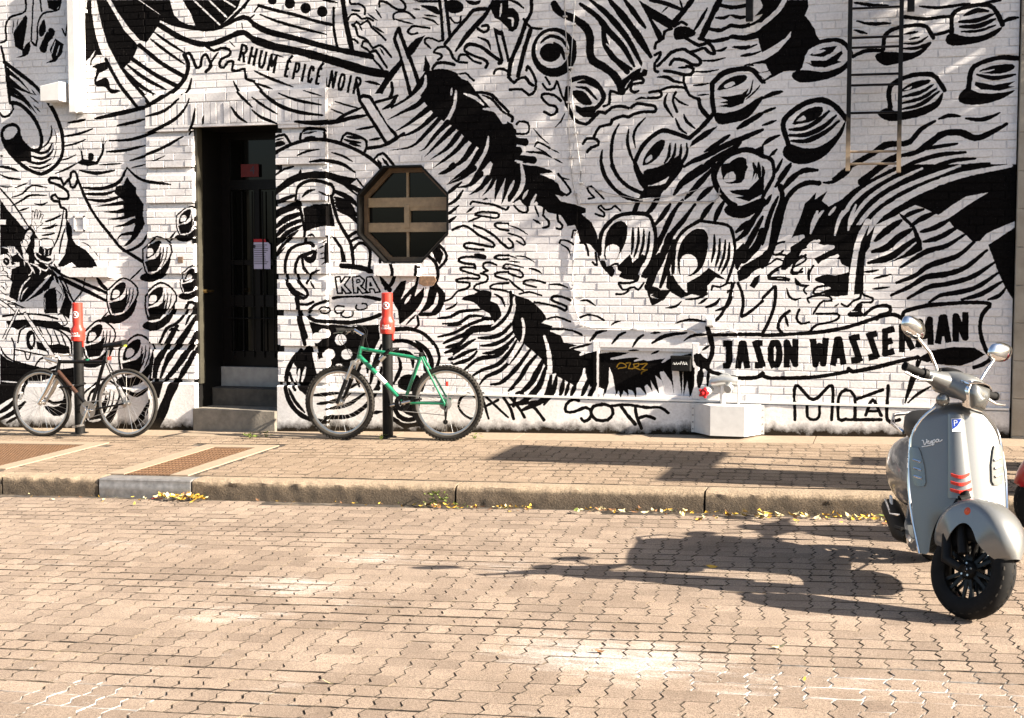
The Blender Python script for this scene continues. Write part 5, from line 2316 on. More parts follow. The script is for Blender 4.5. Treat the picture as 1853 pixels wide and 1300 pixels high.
# kerb stones, rough quarry face towards the street
kerb = link('kerb', None, None, kind='structure')
def kx(px_, py_):
    return on_wall(px_, py_, YC)[0]
cuts = [-14, -11.5, kx(178, 865), kx(346, 873), kx(824, 885), kx(1275, 895), 1.9, 4.5]
cuts.insert(2, kx(3, 855))
for k in range(len(cuts) - 1):
    xa, xb = cuts[k] + .008, cuts[k + 1] - .008
    metal = abs(cuts[k] - kx(178, 865)) < 1e-6
    r1 = random.Random(k * 7 + 3)
    n = max(6, int((xb - xa) / .016))
    rings = []
    prev = [0] * 9
    import mathutils
    for i in range(n + 1):
        x = xa + (xb - xa) * i / n
        zt = z_side(x, YC) + .0
        def q(amp, s_, kk):
            return amp * mathutils.noise.noise(Vector((x * s_, kk * 3.1, k * 5.0)))
        if metal:
            prof = [(.16, .0), (.012, .0), (.0, -.012), (0, -.05), (-.004, -.055), (-.004, -.09), (.0, -.17), (.16, -.17)]
        else:
            prof = [(.19, .004 + q(.002, 8, 1)), (.045 + q(.02, 14, 2), .004 + q(.004, 11, 3)), (.012 + q(.020, 11, 4), -.012 + q(.012, 17, 5)), (.002 + q(.009, 12, 6), -.045 + q(.012, 15, 11)),
                    (.001 + q(.008, 10, 7), -.075 + q(.010, 16, 12)), (.0 + q(.006, 12, 8), -.105), (.002 + q(.006, 13, 9), -.135), (.0, -.22), (.19, -.22)]
        rings.append([(x, YC + p[0], zt + p[1]) for p in prof])
    q = MB(); q.loft(rings)
    if metal:
        link('kerb_plate', q.mesh('kerb_plate', M['worn_iron'], 40), kerb)
    else:
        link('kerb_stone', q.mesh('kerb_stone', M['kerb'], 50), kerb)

# iron grates set in concrete
def grate(name, label, x0, x1, y0, y1, nx, ny, full_left=True):
    g = thing(name, label, 'grate', ((x0 + x1) / 2, (y0 + y1) / 2, z_side((x0 + x1) / 2, (y0 + y1) / 2)))
    L = local(g)
    q = MB(L)
    rectz = [(x0 - TR, x0, y0 - .0, y1 + TR), (x1, x1 + TR, y0, y1 + TR), (x0, x1, y1, y1 + TR)]
    for (a, b2, c_, d) in rectz:
        vs = [(xx, yy, z_side(xx, yy) + dz_) for dz_ in (-.06, .004) for (xx, yy) in ((a, c_), (b2, c_), (b2, d), (a, d))]
        q.add(vs, [(3, 2, 1, 0), (4, 5, 6, 7), (0, 1, 5, 4), (1, 2, 6, 5), (2, 3, 7, 6), (3, 0, 4, 7)])
    q.build('concrete_frame', M['concrete'], g)
    q = MB(L)
    sloped(q, x0 + .003, x1 - .003, y0, y1 - .003, z_side, -.011)
    q.build('pit', simple('pit_dark', (.035, .02, .012), .9, 0, .3), g)
    def bar(q, xa, xb, ya, yb):
        vs = [(xx, yy, z_side(xx, yy) + dz_) for dz_ in (-.016, .001) for (xx, yy) in ((xa, ya), (xb, ya), (xb, yb), (xa, yb))]
        q.add(vs, [(4, 5, 6, 7), (0, 1, 5, 4), (1, 2, 6, 5), (2, 3, 7, 6), (3, 0, 4, 7)])
    for j in range(ny):
        ya = y0 + (y1 - y0) * (j + .1) / ny
        q = MB(L)
        bar(q, x0 + .008, x1 - .008, ya, ya + (y1 - y0) / ny * .5)
        q.build('cross_bar', M['rust'], g)
    q = MB(L)
    for i in range(nx):
        xa = x0 + (x1 - x0) * (i + .2) / nx
        bar(q, xa, xa + (x1 - x0) / nx * .38, y0 + .004, y1 - .008)
    q.build('bearing_bars', M['rust'], g)
    return g
grate('iron_grate', 'rusty iron bar grate in a pale concrete frame by the metal kerb plate', gx0, gx1, gy0, gy1, 13, 14)
grate('iron_grate', 'rusty iron grate at the left edge below the black bicycle', hx1 - 1.35, hx1, gy0 + .12, gy1 + .03, 44, 24)

# ================================================================ things fixed to the wall
def up(px_, py_, y=0.0):
    return Vector(on_wall(px_, py_, y))
a, c_ = up(122, 0, -.09), up(150, 203, -.09)
dp = thing('square_duct', 'white painted square duct running down from the top left', 'duct', (a.x, 0, c_.z))
q = MB(); q.box(.0, -.10, 0, .075, -.008, 1.55, .004); q.build('channel', M['white_paint'], dp)
q = MB(); q.box(.075, -.075, 0.0, .14, -.008, 1.55, .003); q.build('side_channel', M['white_paint'], dp)
for zz in (.25, 1.0):
    q = MB(); q.box(-.03, -.014, zz, .17, -.004, zz + .03); q.build('bracket', M['white_paint'], dp)
a, c_ = up(76, 150, -.16), up(112, 183, -.16)
wl = thing('wall_box', 'small white box sticking out of the wall left of the duct', 'box', ((a.x + c_.x) / 2, 0, c_.z))
q = MB()
w2 = (c_.x - a.x) / 2; h2 = a.z - c_.z
q.prism([(-w2, .0), (w2, .0), (w2, h2), (-w2, h2 * .8)], -.20, -.002, .006); q.build('housing', M['white_paint'], wl)
q = MB(); q.box(-w2 - .02, -.012, -.02, w2 + .02, .0, h2 + .02); q.build('back_plate', M['white_paint'], wl)

# ladder
lt, lb, rt, rb = up(1538, 0, -.14), up(1530, 310, -.14), up(1629, 0, -.14), up(1622, 313, -.14)
ld = thing('wall_ladder', 'dark iron ladder with worn pale rail ends hanging on the wall', 'ladder', (lb.x, 0, lb.z))
L = local(ld)
m, t, b = nodes('rail_paint')
s_ = N(t, 'ShaderNodeSeparateXYZ'); t.links.new(pos(t), s_.inputs[0])
h_ = mth(t, 'ADD', s_.outputs[2], mth(t, 'MULTIPLY', noise(t, 9, 4, .6), .45))
t.links.new(ramp(t, mth(t, 'SUBTRACT', h_, 2.9), [(.05, (.30, .23, .16)), (.30, (.006, .005, .005))]), b.inputs['Base Color'])
b.inputs['Roughness'].default_value = .5
b.inputs['Specular IOR Level'].default_value = .2
M['rail'] = m
for (p, s0) in ((lb, 0), (rb, 1)):
    q = MB(L); q.box(p.x - .0, -.165, p.z, p.x + .036, -.120, 5.3, .003); q.build('rail', M['rail'], ld)
for yy in (16, 69, 87, 136, 155, 205, 275, 297):
    a, c_ = up(1540, yy, -.14), up(1624, yy + (1 if yy > 200 else 0), -.14)
    q = MB(L); q.tube([(lb.x + .02, -.142, a.z), (rb.x + .015, -.142, a.z - .004)], .011, 7); q.build('rung', M['rail'], ld)
for zz in (3.75, 5.0):
    for xx in (lb.x + .018, rb.x + .018):
        q = MB(L); q.tube([(xx, -.13, zz), (xx, .0, zz)], .012, 6); q.build('stand_off', M['black_metal'], ld)
for (pa, pb, lab) in (((1350, 0), (1362, 38), 'short dark post end hanging above the big sucker left of the ladder'), ((1642, 0), (1655, 20), 'short dark post end hanging just right of the ladder')):
    a, c_ = up(*pa, -.1), up(*pb, -.1)
    o = thing('hanging_post', lab, 'post', ((a.x + c_.x) / 2, 0, c_.z))
    w2 = abs(c_.x - a.x) / 2
    q = MB(); q.box(-w2, -.12, 0, w2, -.06, 1.6, .004); q.build('bar', M['rail'], o)
    q = MB(); q.box(-w2 * .6, -.07, .25, w2 * .6, -.001, .31); q.build('bracket', M['black_metal'], o)

# cables and conduits
def run(name, label, cat, pts, r, mat_, y=-.014, clips=0):
    P = [up(p[0], p[1], y) for p in pts]
    o = thing(name, label, cat, P[-1])
    q = MB(local(o)); q.tube(P, r, 7); q.build('pipe' if r > .006 else 'wire', mat_, o, smooth=40)
    for i in range(clips):
        k = (i + .5) / clips * (len(P) - 1)
        a = P[int(k)].lerp(P[min(int(k) + 1, len(P) - 1)], k - int(k))
        q = MB(local(o)); q.box(a.x - .018, -.022, a.z - .008, a.x + .018, .002, a.z + .008); q.build('clip', mat_, o)
    return o
run('wall_cable', 'pale cable running down the wall left of the upper sucker ring', 'cable', [(1021, 0), (1024, 60), (1028, 130), (1029, 240), (1036, 330), (1046, 372)], .005, M['cable'], -.012, 5)
run('wall_cable', 'pale cable running down the wall beside the dark one', 'cable', [(1041, 0), (1036, 70), (1032, 130), (1040, 230), (1051, 310), (1050, 366)], .005, M['white_paint'], -.016, 4)
run('wall_cable', 'thin sagging cable across the tentacle under the middle sucker', 'cable', [(1056, 336), (1100, 350), (1160, 362), (1220, 355), (1290, 336)], .003, M['cable'], -.016, 3)
run('wall_cable', 'horizontal cable along the brick course under the middle sucker', 'cable', [(1050, 369), (1120, 367), (1200, 365), (1290, 365), (1300, 358), (1302, 340)], .0045, M['cable'], -.012, 4)
run('conduit', 'white conduit bending down and right to the small junction box', 'conduit', [(1045, 372), (1043, 420), (1037, 470), (1036, 520), (1041, 560), (1052, 588), (1070, 593), (1150, 595), (1220, 595), (1250, 598), (1268, 606), (1300, 606), (1330, 600)], .0065, M['wall'], -.012, 6)
run('conduit', 'white conduit dropping beside the first letter of the banner', 'conduit', [(1290, 604), (1322, 598), (1333, 602), (1336, 615), (1334, 660), (1333, 685)], .005, M['wall'], -.012, 2)
run('conduit', 'thin white conduit down the right side of the door surround', 'conduit', [(591, 140), (592, 215), (593, 300), (595, 420), (597, 520)], .0065, M['wall'], -.050, 3)
a, c_ = up(1278, 577, -.03), up(1293, 591, -.03)
o = thing('junction_box', 'small white junction box above the banner corner', 'box', ((a.x + c_.x) / 2, 0, c_.z))
q = MB(); q.box(-.035, -.045, 0, .035, -.0, .07, .005); q.build('housing', M['white_paint'], o)
q = MB(); q.box(-.028, -.049, .008, .028, -.045, .062, .002); q.build('lid', M['white_paint'], o)
a, c_ = up(1215, 645, -.05), up(1250, 672, -.05)
o = thing('meter_box', 'black box with scratched chalk writing on the corner of the cellar window', 'box', ((a.x + c_.x) / 2, 0, c_.z))
w2, h2 = (c_.x - a.x) / 2, a.z - c_.z
q = MB(); q.box(-w2, -.07, 0, w2, .028, h2, .006); q.build('housing', M['worn_black'], o)
q = MB(); q.box(-w2 - .006, -.075, h2 - .02, w2 + .006, .0, h2 + .004, .003); q.build('lid', M['worn_black'], o)
q = MB()
r1 = random.Random(4)
for i in range(6):
    x = -w2 * .8 + i * w2 * .25
    q.tube([(x, -.0712, h2 * .45), (x + .008, -.0712, h2 * r1.uniform(.55, .7)), (x + .018, -.0712, h2 * r1.uniform(.4, .55))], .0016, 4)
q.build('chalk_marks', M['white_print'], o)

# fire brigade inlet over the sheet metal cover
a = up(1313, 700, -.06)
fd = thing('fire_inlet', 'silver twin fire hose inlet with one red cap above the white metal cover', 'fire hose inlet', (a.x, 0, .53))
def fl(px_, py_, y):
    return up(px_, py_, y) - Vector(fd.location)
for (px_, py_, cap) in ((1283, 707, True), (1320, 701, False)):
    p = fl(px_, py_, -.12)
    q = MB()
    q.lathe([(.0001, .11), (.032, .11), (.034, .07), (.040, .06), (.040, .045), (.030, .03), (.03, 0), (.03, -.02)], (p.x, p.y + .06, p.z), (-.35 if cap else -.1, -1, -.15), 18)
    q.build('inlet', M['silver_paint'], fd, smooth=35)
    q = MB()
    ax_ = Vector((-.35 if cap else -.1, -1, -.15)).normalized()
    o_ = Vector((p.x, p.y + .06, p.z)) + ax_ * .10
    if cap:
        q.lathe([(.0001, .06), (.012, .06), (.014, .035), (.036, .03), (.038, .0), (.03, -.004)], o_, ax_, 16)
        for k in range(5):
            d = Vector((math.cos(k * 1.257), 0, math.sin(k * 1.257)))
            c2 = o_ + ax_ * .02 + d * .038
            q.ball(tuple(c2), .014, 7, 5)
        q.build('cap', M['red_valve'], fd, smooth=40)
    else:
        q.lathe([(.026, .012), (.026, 0), (.012, -.004), (.0001, -.004)], o_, ax_, 16)
        q.build('plug', M['worn_black'], fd, smooth=40)
p1, p2 = fl(1290, 692, -.05), fl(1332, 690, -.05)
q = MB(); q.tube([p1 + Vector((-.01, 0, 0)), (p1 + p2) / 2 + Vector((0, -.02, .02)), p2 + Vector((.01, 0, 0))], [.04, .046, .036], 12); q.build('body', M['silver_paint'], fd, smooth=40)
for (px_, rr) in ((1308, .022), (1336, .010)):
    p = fl(px_, 695, -.05)
    q = MB(); q.tube([(p.x, p.y, p.z), (p.x, p.y, -.04)], rr, 10); q.build('riser', M['white_galv'], fd, smooth=40)
q = MB(); q.lathe([(.0001, -.012), (.07, -.012), (.075, 0), (.0001, 0)], ((p1.x + p2.x) / 2, -.004, (p1.z + p2.z) / 2), (0, 1, 0), 20); q.build('wall_plate', M['silver_paint'], fd)

# folded sheet metal cover
x0, x1 = up(1252, 760).x, up(1384, 760).x
cv = thing('metal_cover', 'white folded sheet metal cover bolted to the foot of the wall', 'cover', (x0, 0, .12))
D = .26
zt, zb = LZ - .03 - .12, .245 - .12
def cover_pt(px_, py_, y): return up(px_, py_, y) - Vector(cv.location)
xa = cover_pt(1285, 760, -D).x; xb = cover_pt(1347, 760, -D).x
xl, xr_ = .03, x1 - x0 - .03
foot = [(0, -.036), (xl, -.036), (xa, -D), (xb, -D), (xr_, -.036), (x1 - x0, -.036)]
for i, nm in enumerate(('flange', 'side_panel', 'front_panel', 'side_panel', 'flange')):
    p, q_ = foot[i], foot[i + 1]
    q = MB()
    dx, dy = q_[0] - p[0], q_[1] - p[1]
    ln = math.hypot(dx, dy); nx_, ny_ = -dy / ln * .004, dx / ln * .004
    a_, b_ = (p[0] + dx / ln * .001, p[1] + dy / ln * .001), (q_[0] - dx / ln * .001, q_[1] - dy / ln * .001)
    vs = [(a_[0], a_[1], zb), (b_[0], b_[1], zb), (b_[0], b_[1], zt), (a_[0], a_[1], zt)]
    vs += [(v[0] + nx_, v[1] + ny_, v[2]) for v in vs]
    q.add(vs, [(0, 1, 2, 3), (7, 6, 5, 4), (0, 4, 5, 1), (1, 5, 6, 2), (2, 6, 7, 3), (3, 7, 4, 0)])
    q.build(nm, M['white_galv'], cv)
q = MB(); q.prism([(f[0], f[1]) for f in foot[1:5]], 0, .004)
vs = [(f[0], f[1] + .002, zt + .001) for f in foot[1:5]] + [(f[0], f[1] + .002, zt + .004) for f in foot[1:5]]
q = MB(); q.add(vs, [(3, 2, 1, 0), (4, 5, 6, 7), (0, 1, 5, 4), (1, 2, 6, 5), (2, 3, 7, 6), (3, 0, 4, 7)]); q.build('top_panel', M['white_galv'], cv)
q = MB()
for xx in (.014, x1 - x0 - .014):
    for k in range(4):
        q.ball((xx, -.041, zb + .03 + k * .062), .007, 7, 4)
q.build('bolt_heads', M['worn_iron'], cv)

# ================================================================ parking posts
def post(px_, py_, ptop, pcap0, pcap1, lab, tilt):
    b0 = side_pt(px_, py_)
    Y = b0[1]
    po = thing('parking_post', lab, 'post', b0, 'parking posts with red hoods')
    sc_ = lambda yy: on_wall(px_, yy, Y)[2] - b0[2]
    ztop, zc0, zc1 = sc_(ptop), sc_(pcap0), sc_(pcap1)
    rP = .050
    q = MB(); q.lathe([(rP, -.02), (rP, zc1 + .02)], ax=(0, 0, 1), n=20); q.build('pole', M['worn_black'], po, smooth=40)
    q = MB(); q.lathe([(.0001, .012), (.085, .012), (.09, -.02)], ax=(0, 0, 1), n=20); q.build('base_plate', M['black_metal'], po, smooth=40)
    H = ztop - zc1
    # slack vinyl hood: wide pouch below, narrower sleeve above
    q = MB()
    rings = []
    for i in range(17):
        f = i / 16
        z = zc1 + H * f
        r = .070 if f < .37 else .052
        if f < .03: r = .066
        if f >= .37 and f < .40: r = .054
        ring_ = []
        for j in range(24):
            a = 2 * math.pi * j / 24
            w = 1 + (.09 * mathutils.noise.noise(Vector((math.cos(a) * 2.2, math.sin(a) * 2.2, z * 14 + px_))) if f < .5 else .025 * mathutils.noise.noise(Vector((math.cos(a) * 2, math.sin(a) * 2, z * 9))))
            ring_.append((r * w * math.cos(a), r * w * math.sin(a) * .95, z))
        rings.append(ring_)
    rings.append([(p[0] * .85, p[1] * .85, ztop + .004) for p in rings[-1]])
    q.loft(rings); q.build('hood', M['red_plastic'], po, smooth=55)
    q = MB(); q.box(.045, -.01, zc1 - .06, .062, .01, zc1 + .05); q.build('hood_strap', M['red_plastic'], po)
    # curved prints
    def decal(me, zc, r):
        for v in me.vertices:
            x, y, z = v.co
            a = x / r
            v.co = (math.sin(a) * (r + .0012 - z * 0), -math.cos(a) * (r + .0012) - z, 0 + y)
        me.materials.clear(); me.materials.append(M['white_print'])
        o = link('print', me, po, (0, 0, zc))
        o.rotation_euler = (0, 0, R(9))
        return o
    zr = zc1 + H * .70
    q = MB(); vs, fs = [], []
    for i in range(28):
        a = 2 * math.pi * i / 28
        vs += [(math.cos(a) * .034, math.sin(a) * .034, .001), (math.cos(a) * .026, math.sin(a) * .026, .001)]
    fs = [(2 * i, 2 * i + 1, (2 * i + 3) % 56, (2 * i + 2) % 56) for i in range(28)]
    q.add(vs, fs)
    q.add([(-.024, .020, .0015), (-.018, .025, .0015), (.024, -.018, .0015), (.018, -.024, .0015)], [(0, 1, 2, 3)])
    decal(q.mesh('print', M['white_print']), zr, .053)
    decal(text_mesh('P', .042), zr, .0535)
    decal(text_mesh('PLACE', .024), zc1 + H * .20, .0745)
    decal(text_mesh('RÉSERVÉE', .024), zc1 + H * .20 - .024, .0745)
    return po
post(145, 785, 549, 0, 617, 'black parking post with a red no parking hood behind the black bicycle', 0)
post(702, 792, 531, 0, 604, 'black parking post with a red no parking hood behind the green bicycle', 0)
# ================================================================ bicycles
def bike_wheel(root, c, Rt, wt, knob, rim_mat, tyre_mat, spk, name='wheel'):
    """c: hub position (thing space); wheel in the x-z plane"""
    w = link(name, None, root, c)
    q = MB()
    prof = []
    for a in np.linspace(0, 2 * math.pi, 12, endpoint=False):
        prof.append((Rt - wt + wt * math.cos(a), wt * .95 * math.sin(a)))
    q.lathe(prof, ax=(0, 1, 0), n=64, closed=True)
    q.build('tyre', tyre_mat, w, smooth=60)
    if knob:
        q = MB()
        nk = 62
        for i in range(nk):
            for (s_, off) in ((-1, 0), (0, .5), (1, 0)):
                a = 2 * math.pi * (i + off) / nk
                r0 = Rt - (.004 if s_ == 0 else .012)
                d = Vector((math.cos(a), 0, math.sin(a))); tt = Vector((-math.sin(a), 0, math.cos(a))); yy = Vector((0, 1, 0))
                y0 = s_ * wt * .62
                hl, hw, hh = .010, .007, .009
                nrm = (d + yy * s_ * .55).normalized(); sd = nrm.cross(tt)
                b_ = d * r0 + yy * y0
                vs = [b_ + tt * i1 * hl * .8 + sd * i2 * hw + nrm * (hh if i3 else -.004) for i3 in (0, 1) for (i1, i2) in ((-1, -1), (1, -1), (1, 1), (-1, 1))]
                q.add(vs, [(4, 5, 6, 7), (0, 1, 5, 4), (1, 2, 6, 5), (2, 3, 7, 6), (3, 0, 4, 7)])
        q.build('tread', tyre_mat, w)
    ri = Rt - 2 * wt * .93
    q = MB(); q.lathe([(ri, -.012), (ri - .004, -.013), (ri - .019, -.008), (ri - .021, 0), (ri - .019, .008), (ri - .004, .013), (ri, .012)], ax=(0, 1, 0), n=64); q.build('rim', rim_mat, w, smooth=40)
    q = MB(); q.lathe([(.006, -.062), (.010, -.06), (.010, -.034), (.026, -.032), (.026, -.028), (.012, -.024), (.012, .024), (.026, .028), (.026, .032), (.010, .034), (.010, .06), (.006, .062)], ax=(0, 1, 0), n=14); q.build('hub', M['alu'], w, smooth=30)
    q = MB()
    ns = 32
    for i in range(ns):
        a = 2 * math.pi * i / ns
        s_ = 1 if i % 2 else -1
        b_ = a + (.62 if (i // 2) % 2 else -.62)
        p0 = (math.cos(b_) * .025, .03 * s_, math.sin(b_) * .025)
        p1 = (math.cos(a) * (ri - .018), .003 * s_, math.sin(a) * (ri - .018))
        q.tube([p0, p1], spk, 3, cap=False)
    q.build('spokes', M['steel'], w)
    a = rng.uniform(0, 6)
    q = MB(); q.box(-.05, -.008, -.012, .05, -.003, .012, .002)
    return w

def place_pts(Y, root):
    def f(px_, py_, dy=0.0):
        return Vector(on_wall(px_, py_, Y + dy)) - Vector(root.location)
    return f

def bike_common(root, f, Y, hubF, hubR, Rt, wt, knob, rim_mat, tyre_mat, spk):
    loc = Vector(root.location)
    hs = []
    for h in (hubF, hubR):
        p = f(*h)
        p.z = z_side(p.x + loc.x, Y) - loc.z + Rt - .001
        hs.append(p)
        bike_wheel(root, p, Rt, wt, knob, rim_mat, tyre_mat, spk)
    return hs

# ---- black bicycle at the left
Yb = -.56
g0 = on_wall(153, 790, Yb)
bk = thing('bicycle', 'black framed bicycle with pale fork and copper down tube leaning on the left post', 'bicycle', (g0[0], Yb, z_side(g0[0], Yb)))
f = place_pts(Yb, bk)
hF, hR = bike_common(bk, f, Yb, (76, 733), (230, 731), .338, .0165, False, M['alu'], M['dusty_rubber'], .0014)
bb, st, hd0, hd1 = f(164, 741), f(193, 655), f(108, 655), f(105, 672)
FR = []
q = MB(); q.tube([hd0 + Vector((0, 0, .02)), hd1 + Vector((-.008, 0, -.01))], .018, 12); q.tube([hd0 + Vector((.0, 0, 0)), st], .0175, 12); q.tube([st + Vector((-.012, 0, .05)), bb], .0175, 12); q.build('frame', M['black_metal'], bk, smooth=40)
q = MB(); q.tube([hd1, bb.lerp(hd1, .42)], .0205, 12); q.build('down_tube', M['brown_frame'], bk, smooth=40)
q = MB(); q.tube([bb.lerp(hd1, .42), bb], .0203, 12); q.build('down_tube', M['black_metal'], bk, smooth=40)
for s_ in (-1, 1):
    y = Vector((0, .055 * s_, 0))
    q = MB(); q.tube([st + Vector((.01, .02 * s_, -.02)), hR + y], .0075, 8); q.build('seat_stay', M['black_metal'], bk, smooth=40)
    q = MB(); q.tube([bb + Vector((.03, .03 * s_, 0)), hR + y], .009, 8); q.build('chain_stay', M['black_metal'], bk, smooth=40)
    top = f(104, 677) + Vector((0, .048 * s_, 0))
    q = MB(); q.tube([top, top.lerp(hF + y, .6) + Vector((.012, 0, 0)), hF + y], [.026, .022, .012], 10); q.build('fork_blade', M['chrome'] if s_ < 0 else M['alu'], bk, smooth=40)
q = MB(); q.tube([f(104, 677) + Vector((0, -.055, 0)), f(104, 677) + Vector((0, .055, 0))], .02, 10); q.build('fork_crown', M['black_metal'], bk, smooth=40)
sp = f(197, 634)
q = MB(); q.tube([st, sp], .0135, 10); q.build('seat_post', M['alu'], bk, smooth=40)
# saddle
def saddle(c, nose, tail, root, wmax=.07, mat_=None):
    rings = []
    for i in range(11):
        t = i / 10
        p = Vector(nose).lerp(Vector(tail), t)
        w = .018 + (wmax - .018) * max(0, (t - .35) / .65) ** 1.4 if t > .35 else .018 + .004 * t
        if t == 0: w = .008
        if t == 1: w *= .8
        h = .026 + .014 * t
        rings.append([(p.x, p.y + w * math.cos(a), p.z + h * math.sin(a) * (1 if math.sin(a) > 0 else .7) + .012 * t * t) for a in np.linspace(0, 2 * math.pi, 14, endpoint=False)])
    q = MB(); q.loft(rings)
    return q.build('saddle', mat_ or M['seat_black'], root, smooth=60)
saddle(sp, f(187, 627) , f(226, 624), bk)
q = MB(); q.tube([sp + Vector((-.05, 0, .012)), sp + Vector((.06, 0, .014))], .006, 6); q.build('saddle_rail', M['black_metal'], bk)
q = MB(); q.box(-.02, -.02, -.008, .02, .02, .008, .003); o = q.build('tail_light', simple('lime', (.45, .55, .02), .4), bk); o.location = f(224, 626)
q = MB(); q.box(-.01, -.022, -.014, .01, .022, .014, .003); o = q.build('rear_reflector', M['red_plastic'], bk); o.location = f(198, 649, -.03)
q = MB(); q.box(-.014, -.012, -.01, .014, .012, .01, .003); o = q.build('frame_clip', M['green'], bk); o.location = f(158, 652)
# bar end-on, with hoods
sm = f(106, 646)
q = MB(); q.tube([hd0 + Vector((0, 0, .02)), sm, sm + Vector((-.02, 0, .01))], .015, 10); q.build('stem', M['alu'], bk, smooth=40)
q = MB(); q.tube([sm + Vector((.10, -.22, -.03)), sm + Vector((.02, -.24, .0)), sm + Vector((-.025, -.20, .01)), sm + Vector((-.02, 0, .01)), sm + Vector((-.025, .20, .01)), sm + Vector((.02, .24, 0)), sm + Vector((.10, .22, -.03))], .012, 9); q.build('handlebar', M['alu'], bk, smooth=50)
for s_ in (-1, 1):
    q = MB(); q.tube([sm + Vector((.03, .238 * s_, -.004)), sm + Vector((.13, .215 * s_, -.035))], .0165, 10); q.build('grip', M['alu'], bk, smooth=40)
    q = MB(); q.tube([sm + Vector((-.03, .19 * s_, .0)), sm + Vector((.03, .20 * s_, -.045)), sm + Vector((.06, .20 * s_, -.055))], .005, 6); q.build('brake_lever', M['steel'], bk)
# cranks and chain set
def crank(root, bb, ang, L, chain_r, mat_):
    q = MB(); q.lathe([(.022, -.05), (.022, .05)], bb, (0, 1, 0), 14); q.build('bottom_bracket', M['alu'], root, smooth=40)
    q = MB(); q.lathe([(chain_r * .45, -.052), (chain_r, -.052), (chain_r, -.048), (chain_r * .45, -.048)], bb, (0, 1, 0), 36, closed=True)
    for k in range(5):
        a = k * 2 * math.pi / 5
        q.tube([bb + Vector((0, -.05, 0)), bb + Vector((math.cos(a) * chain_r * .8, -.05, math.sin(a) * chain_r * .8))], .006, 6)
    q.build('chainring', mat_, root, smooth=40)
    for s_ in (-1, 1):
        d = Vector((math.cos(ang), 0, math.sin(ang))) * L * s_
        e = bb + d + Vector((0, .075 * -s_, 0))
        q = MB(); q.tube([bb + Vector((0, .055 * -s_, 0)), e], [.014, .009], 8); q.build('crank', M['alu'], root, smooth=40)
        p = MB(); pc = e + Vector((0, .05 * -s_, 0))
        p.box(-.045, -.035, -.010, .045, -.025, .010); p.box(-.045, .025, -.010, .045, .035, .010); p.box(-.045, -.025, -.008, -.035, .025, .008); p.box(.035, -.025, -.008, .045, .025, .008); p.tube([(0, -.035, 0), (0, .035, 0)], .009, 6)
        o = p.build('pedal', M['alu'] if mat_ is M['steel'] else M['worn_black'], root); o.location = pc; o.rotation_euler = (0, rng.uniform(-.4, .4), 0)
crank(bk, bb, R(-112), .165, .085, M['steel'])
q = MB()
for s_ in (-1, 1):
    q.tube([bb + Vector((0, -.05, .083 * s_)), hR + Vector((0, -.045, .034 * s_))], .0035, 4)
q.build('chain', M['worn_iron'], bk)
q = MB(); q.lathe([(.012, -.05), (.036, -.048), (.036, -.042), (.012, -.04)], hR, (0, 1, 0), 24); q.build('cog', M['steel'], bk)
q = MB(); q.box(-.012, -.006, -.04, .012, .006, .04, .004); o = q.build('spoke_reflector', simple('white_reflector', (.75, .73, .68), .25), bk); o.location = f(270, 716, -.01); o.rotation_euler = (0, R(-12), 0)
q = MB(); q.box(-.012, -.006, -.04, .012, .006, .04, .004); o = q.build('spoke_reflector', simple('white_reflector2', (.75, .73, .68), .25), bk); o.location = f(38, 717, -.01); o.rotation_euler = (0, R(20), 0)
# lock through frame and post
pp = Vector(side_pt(145, 785)) - Vector(bk.location)
zl = f(145, 700).z
q = MB(); q.tube([(pp.x + .07, 0 - .02, zl), (pp.x + .075, pp.y, zl + .01), (pp.x, pp.y + .075, zl + .012), (pp.x - .075, pp.y, zl + .005), (pp.x - .06, -.02, zl - .01), (pp.x + .07, -.02, zl)], .009, 8); q.build('lock', M['black_metal'], bk, smooth=50)

# ---- green mountain bicycle
Yb = -.50
g0 = on_wall(712, 792, Yb)
gb = thing('bicycle', 'green mountain bicycle without a saddle locked to the right post', 'bicycle', (g0[0], Yb, z_side(g0[0], Yb)))
f = place_pts(Yb, gb)
hF, hR = bike_common(gb, f, Yb, (615, 734), (809, 731), .345, .0255, True, M['steel'], M['dusty_rubber'], .0014)
bb, st, h1, h0 = f(731, 729), f(762, 643), f(649, 649), f(654, 629)
G_ = M['green']
q = MB(); q.tube([h0 + Vector((0, 0, .012)), h1], .021, 12); q.build('head_tube', G_, gb, smooth=40)
q = MB(); q.tube([h0 + Vector((.0, 0, -.012)), f(758, 649)], .0175, 12); q.build('top_tube', G_, gb, smooth=40)
q = MB(); q.tube([h1 + Vector((.0, 0, .03)), bb], .0215, 12); q.build('down_tube', G_, gb, smooth=40)
dd = (bb - h1)
q = MB(); q.tube([h1 + dd * .40 + Vector((0, 0, .018)), h1 + dd * .60 + Vector((0, 0, .012))], .0225, 12); q.build('tube_decal', M['white_print'], gb, smooth=40)
q = MB(); q.tube([st, bb], .0165, 12); q.build('seat_tube', G_, gb, smooth=40)
q = MB(); q.tube([st + Vector((-.004, 0, -.01)), st + Vector((.004, 0, .022))], .021, 12); q.tube([st + Vector((.02, -.03, .008)), st + Vector((-.01, -.05, .02)), st + Vector((-.05, -.05, .02))], .006, 6); q.build('seat_clamp', M['black_metal'], gb, smooth=40)
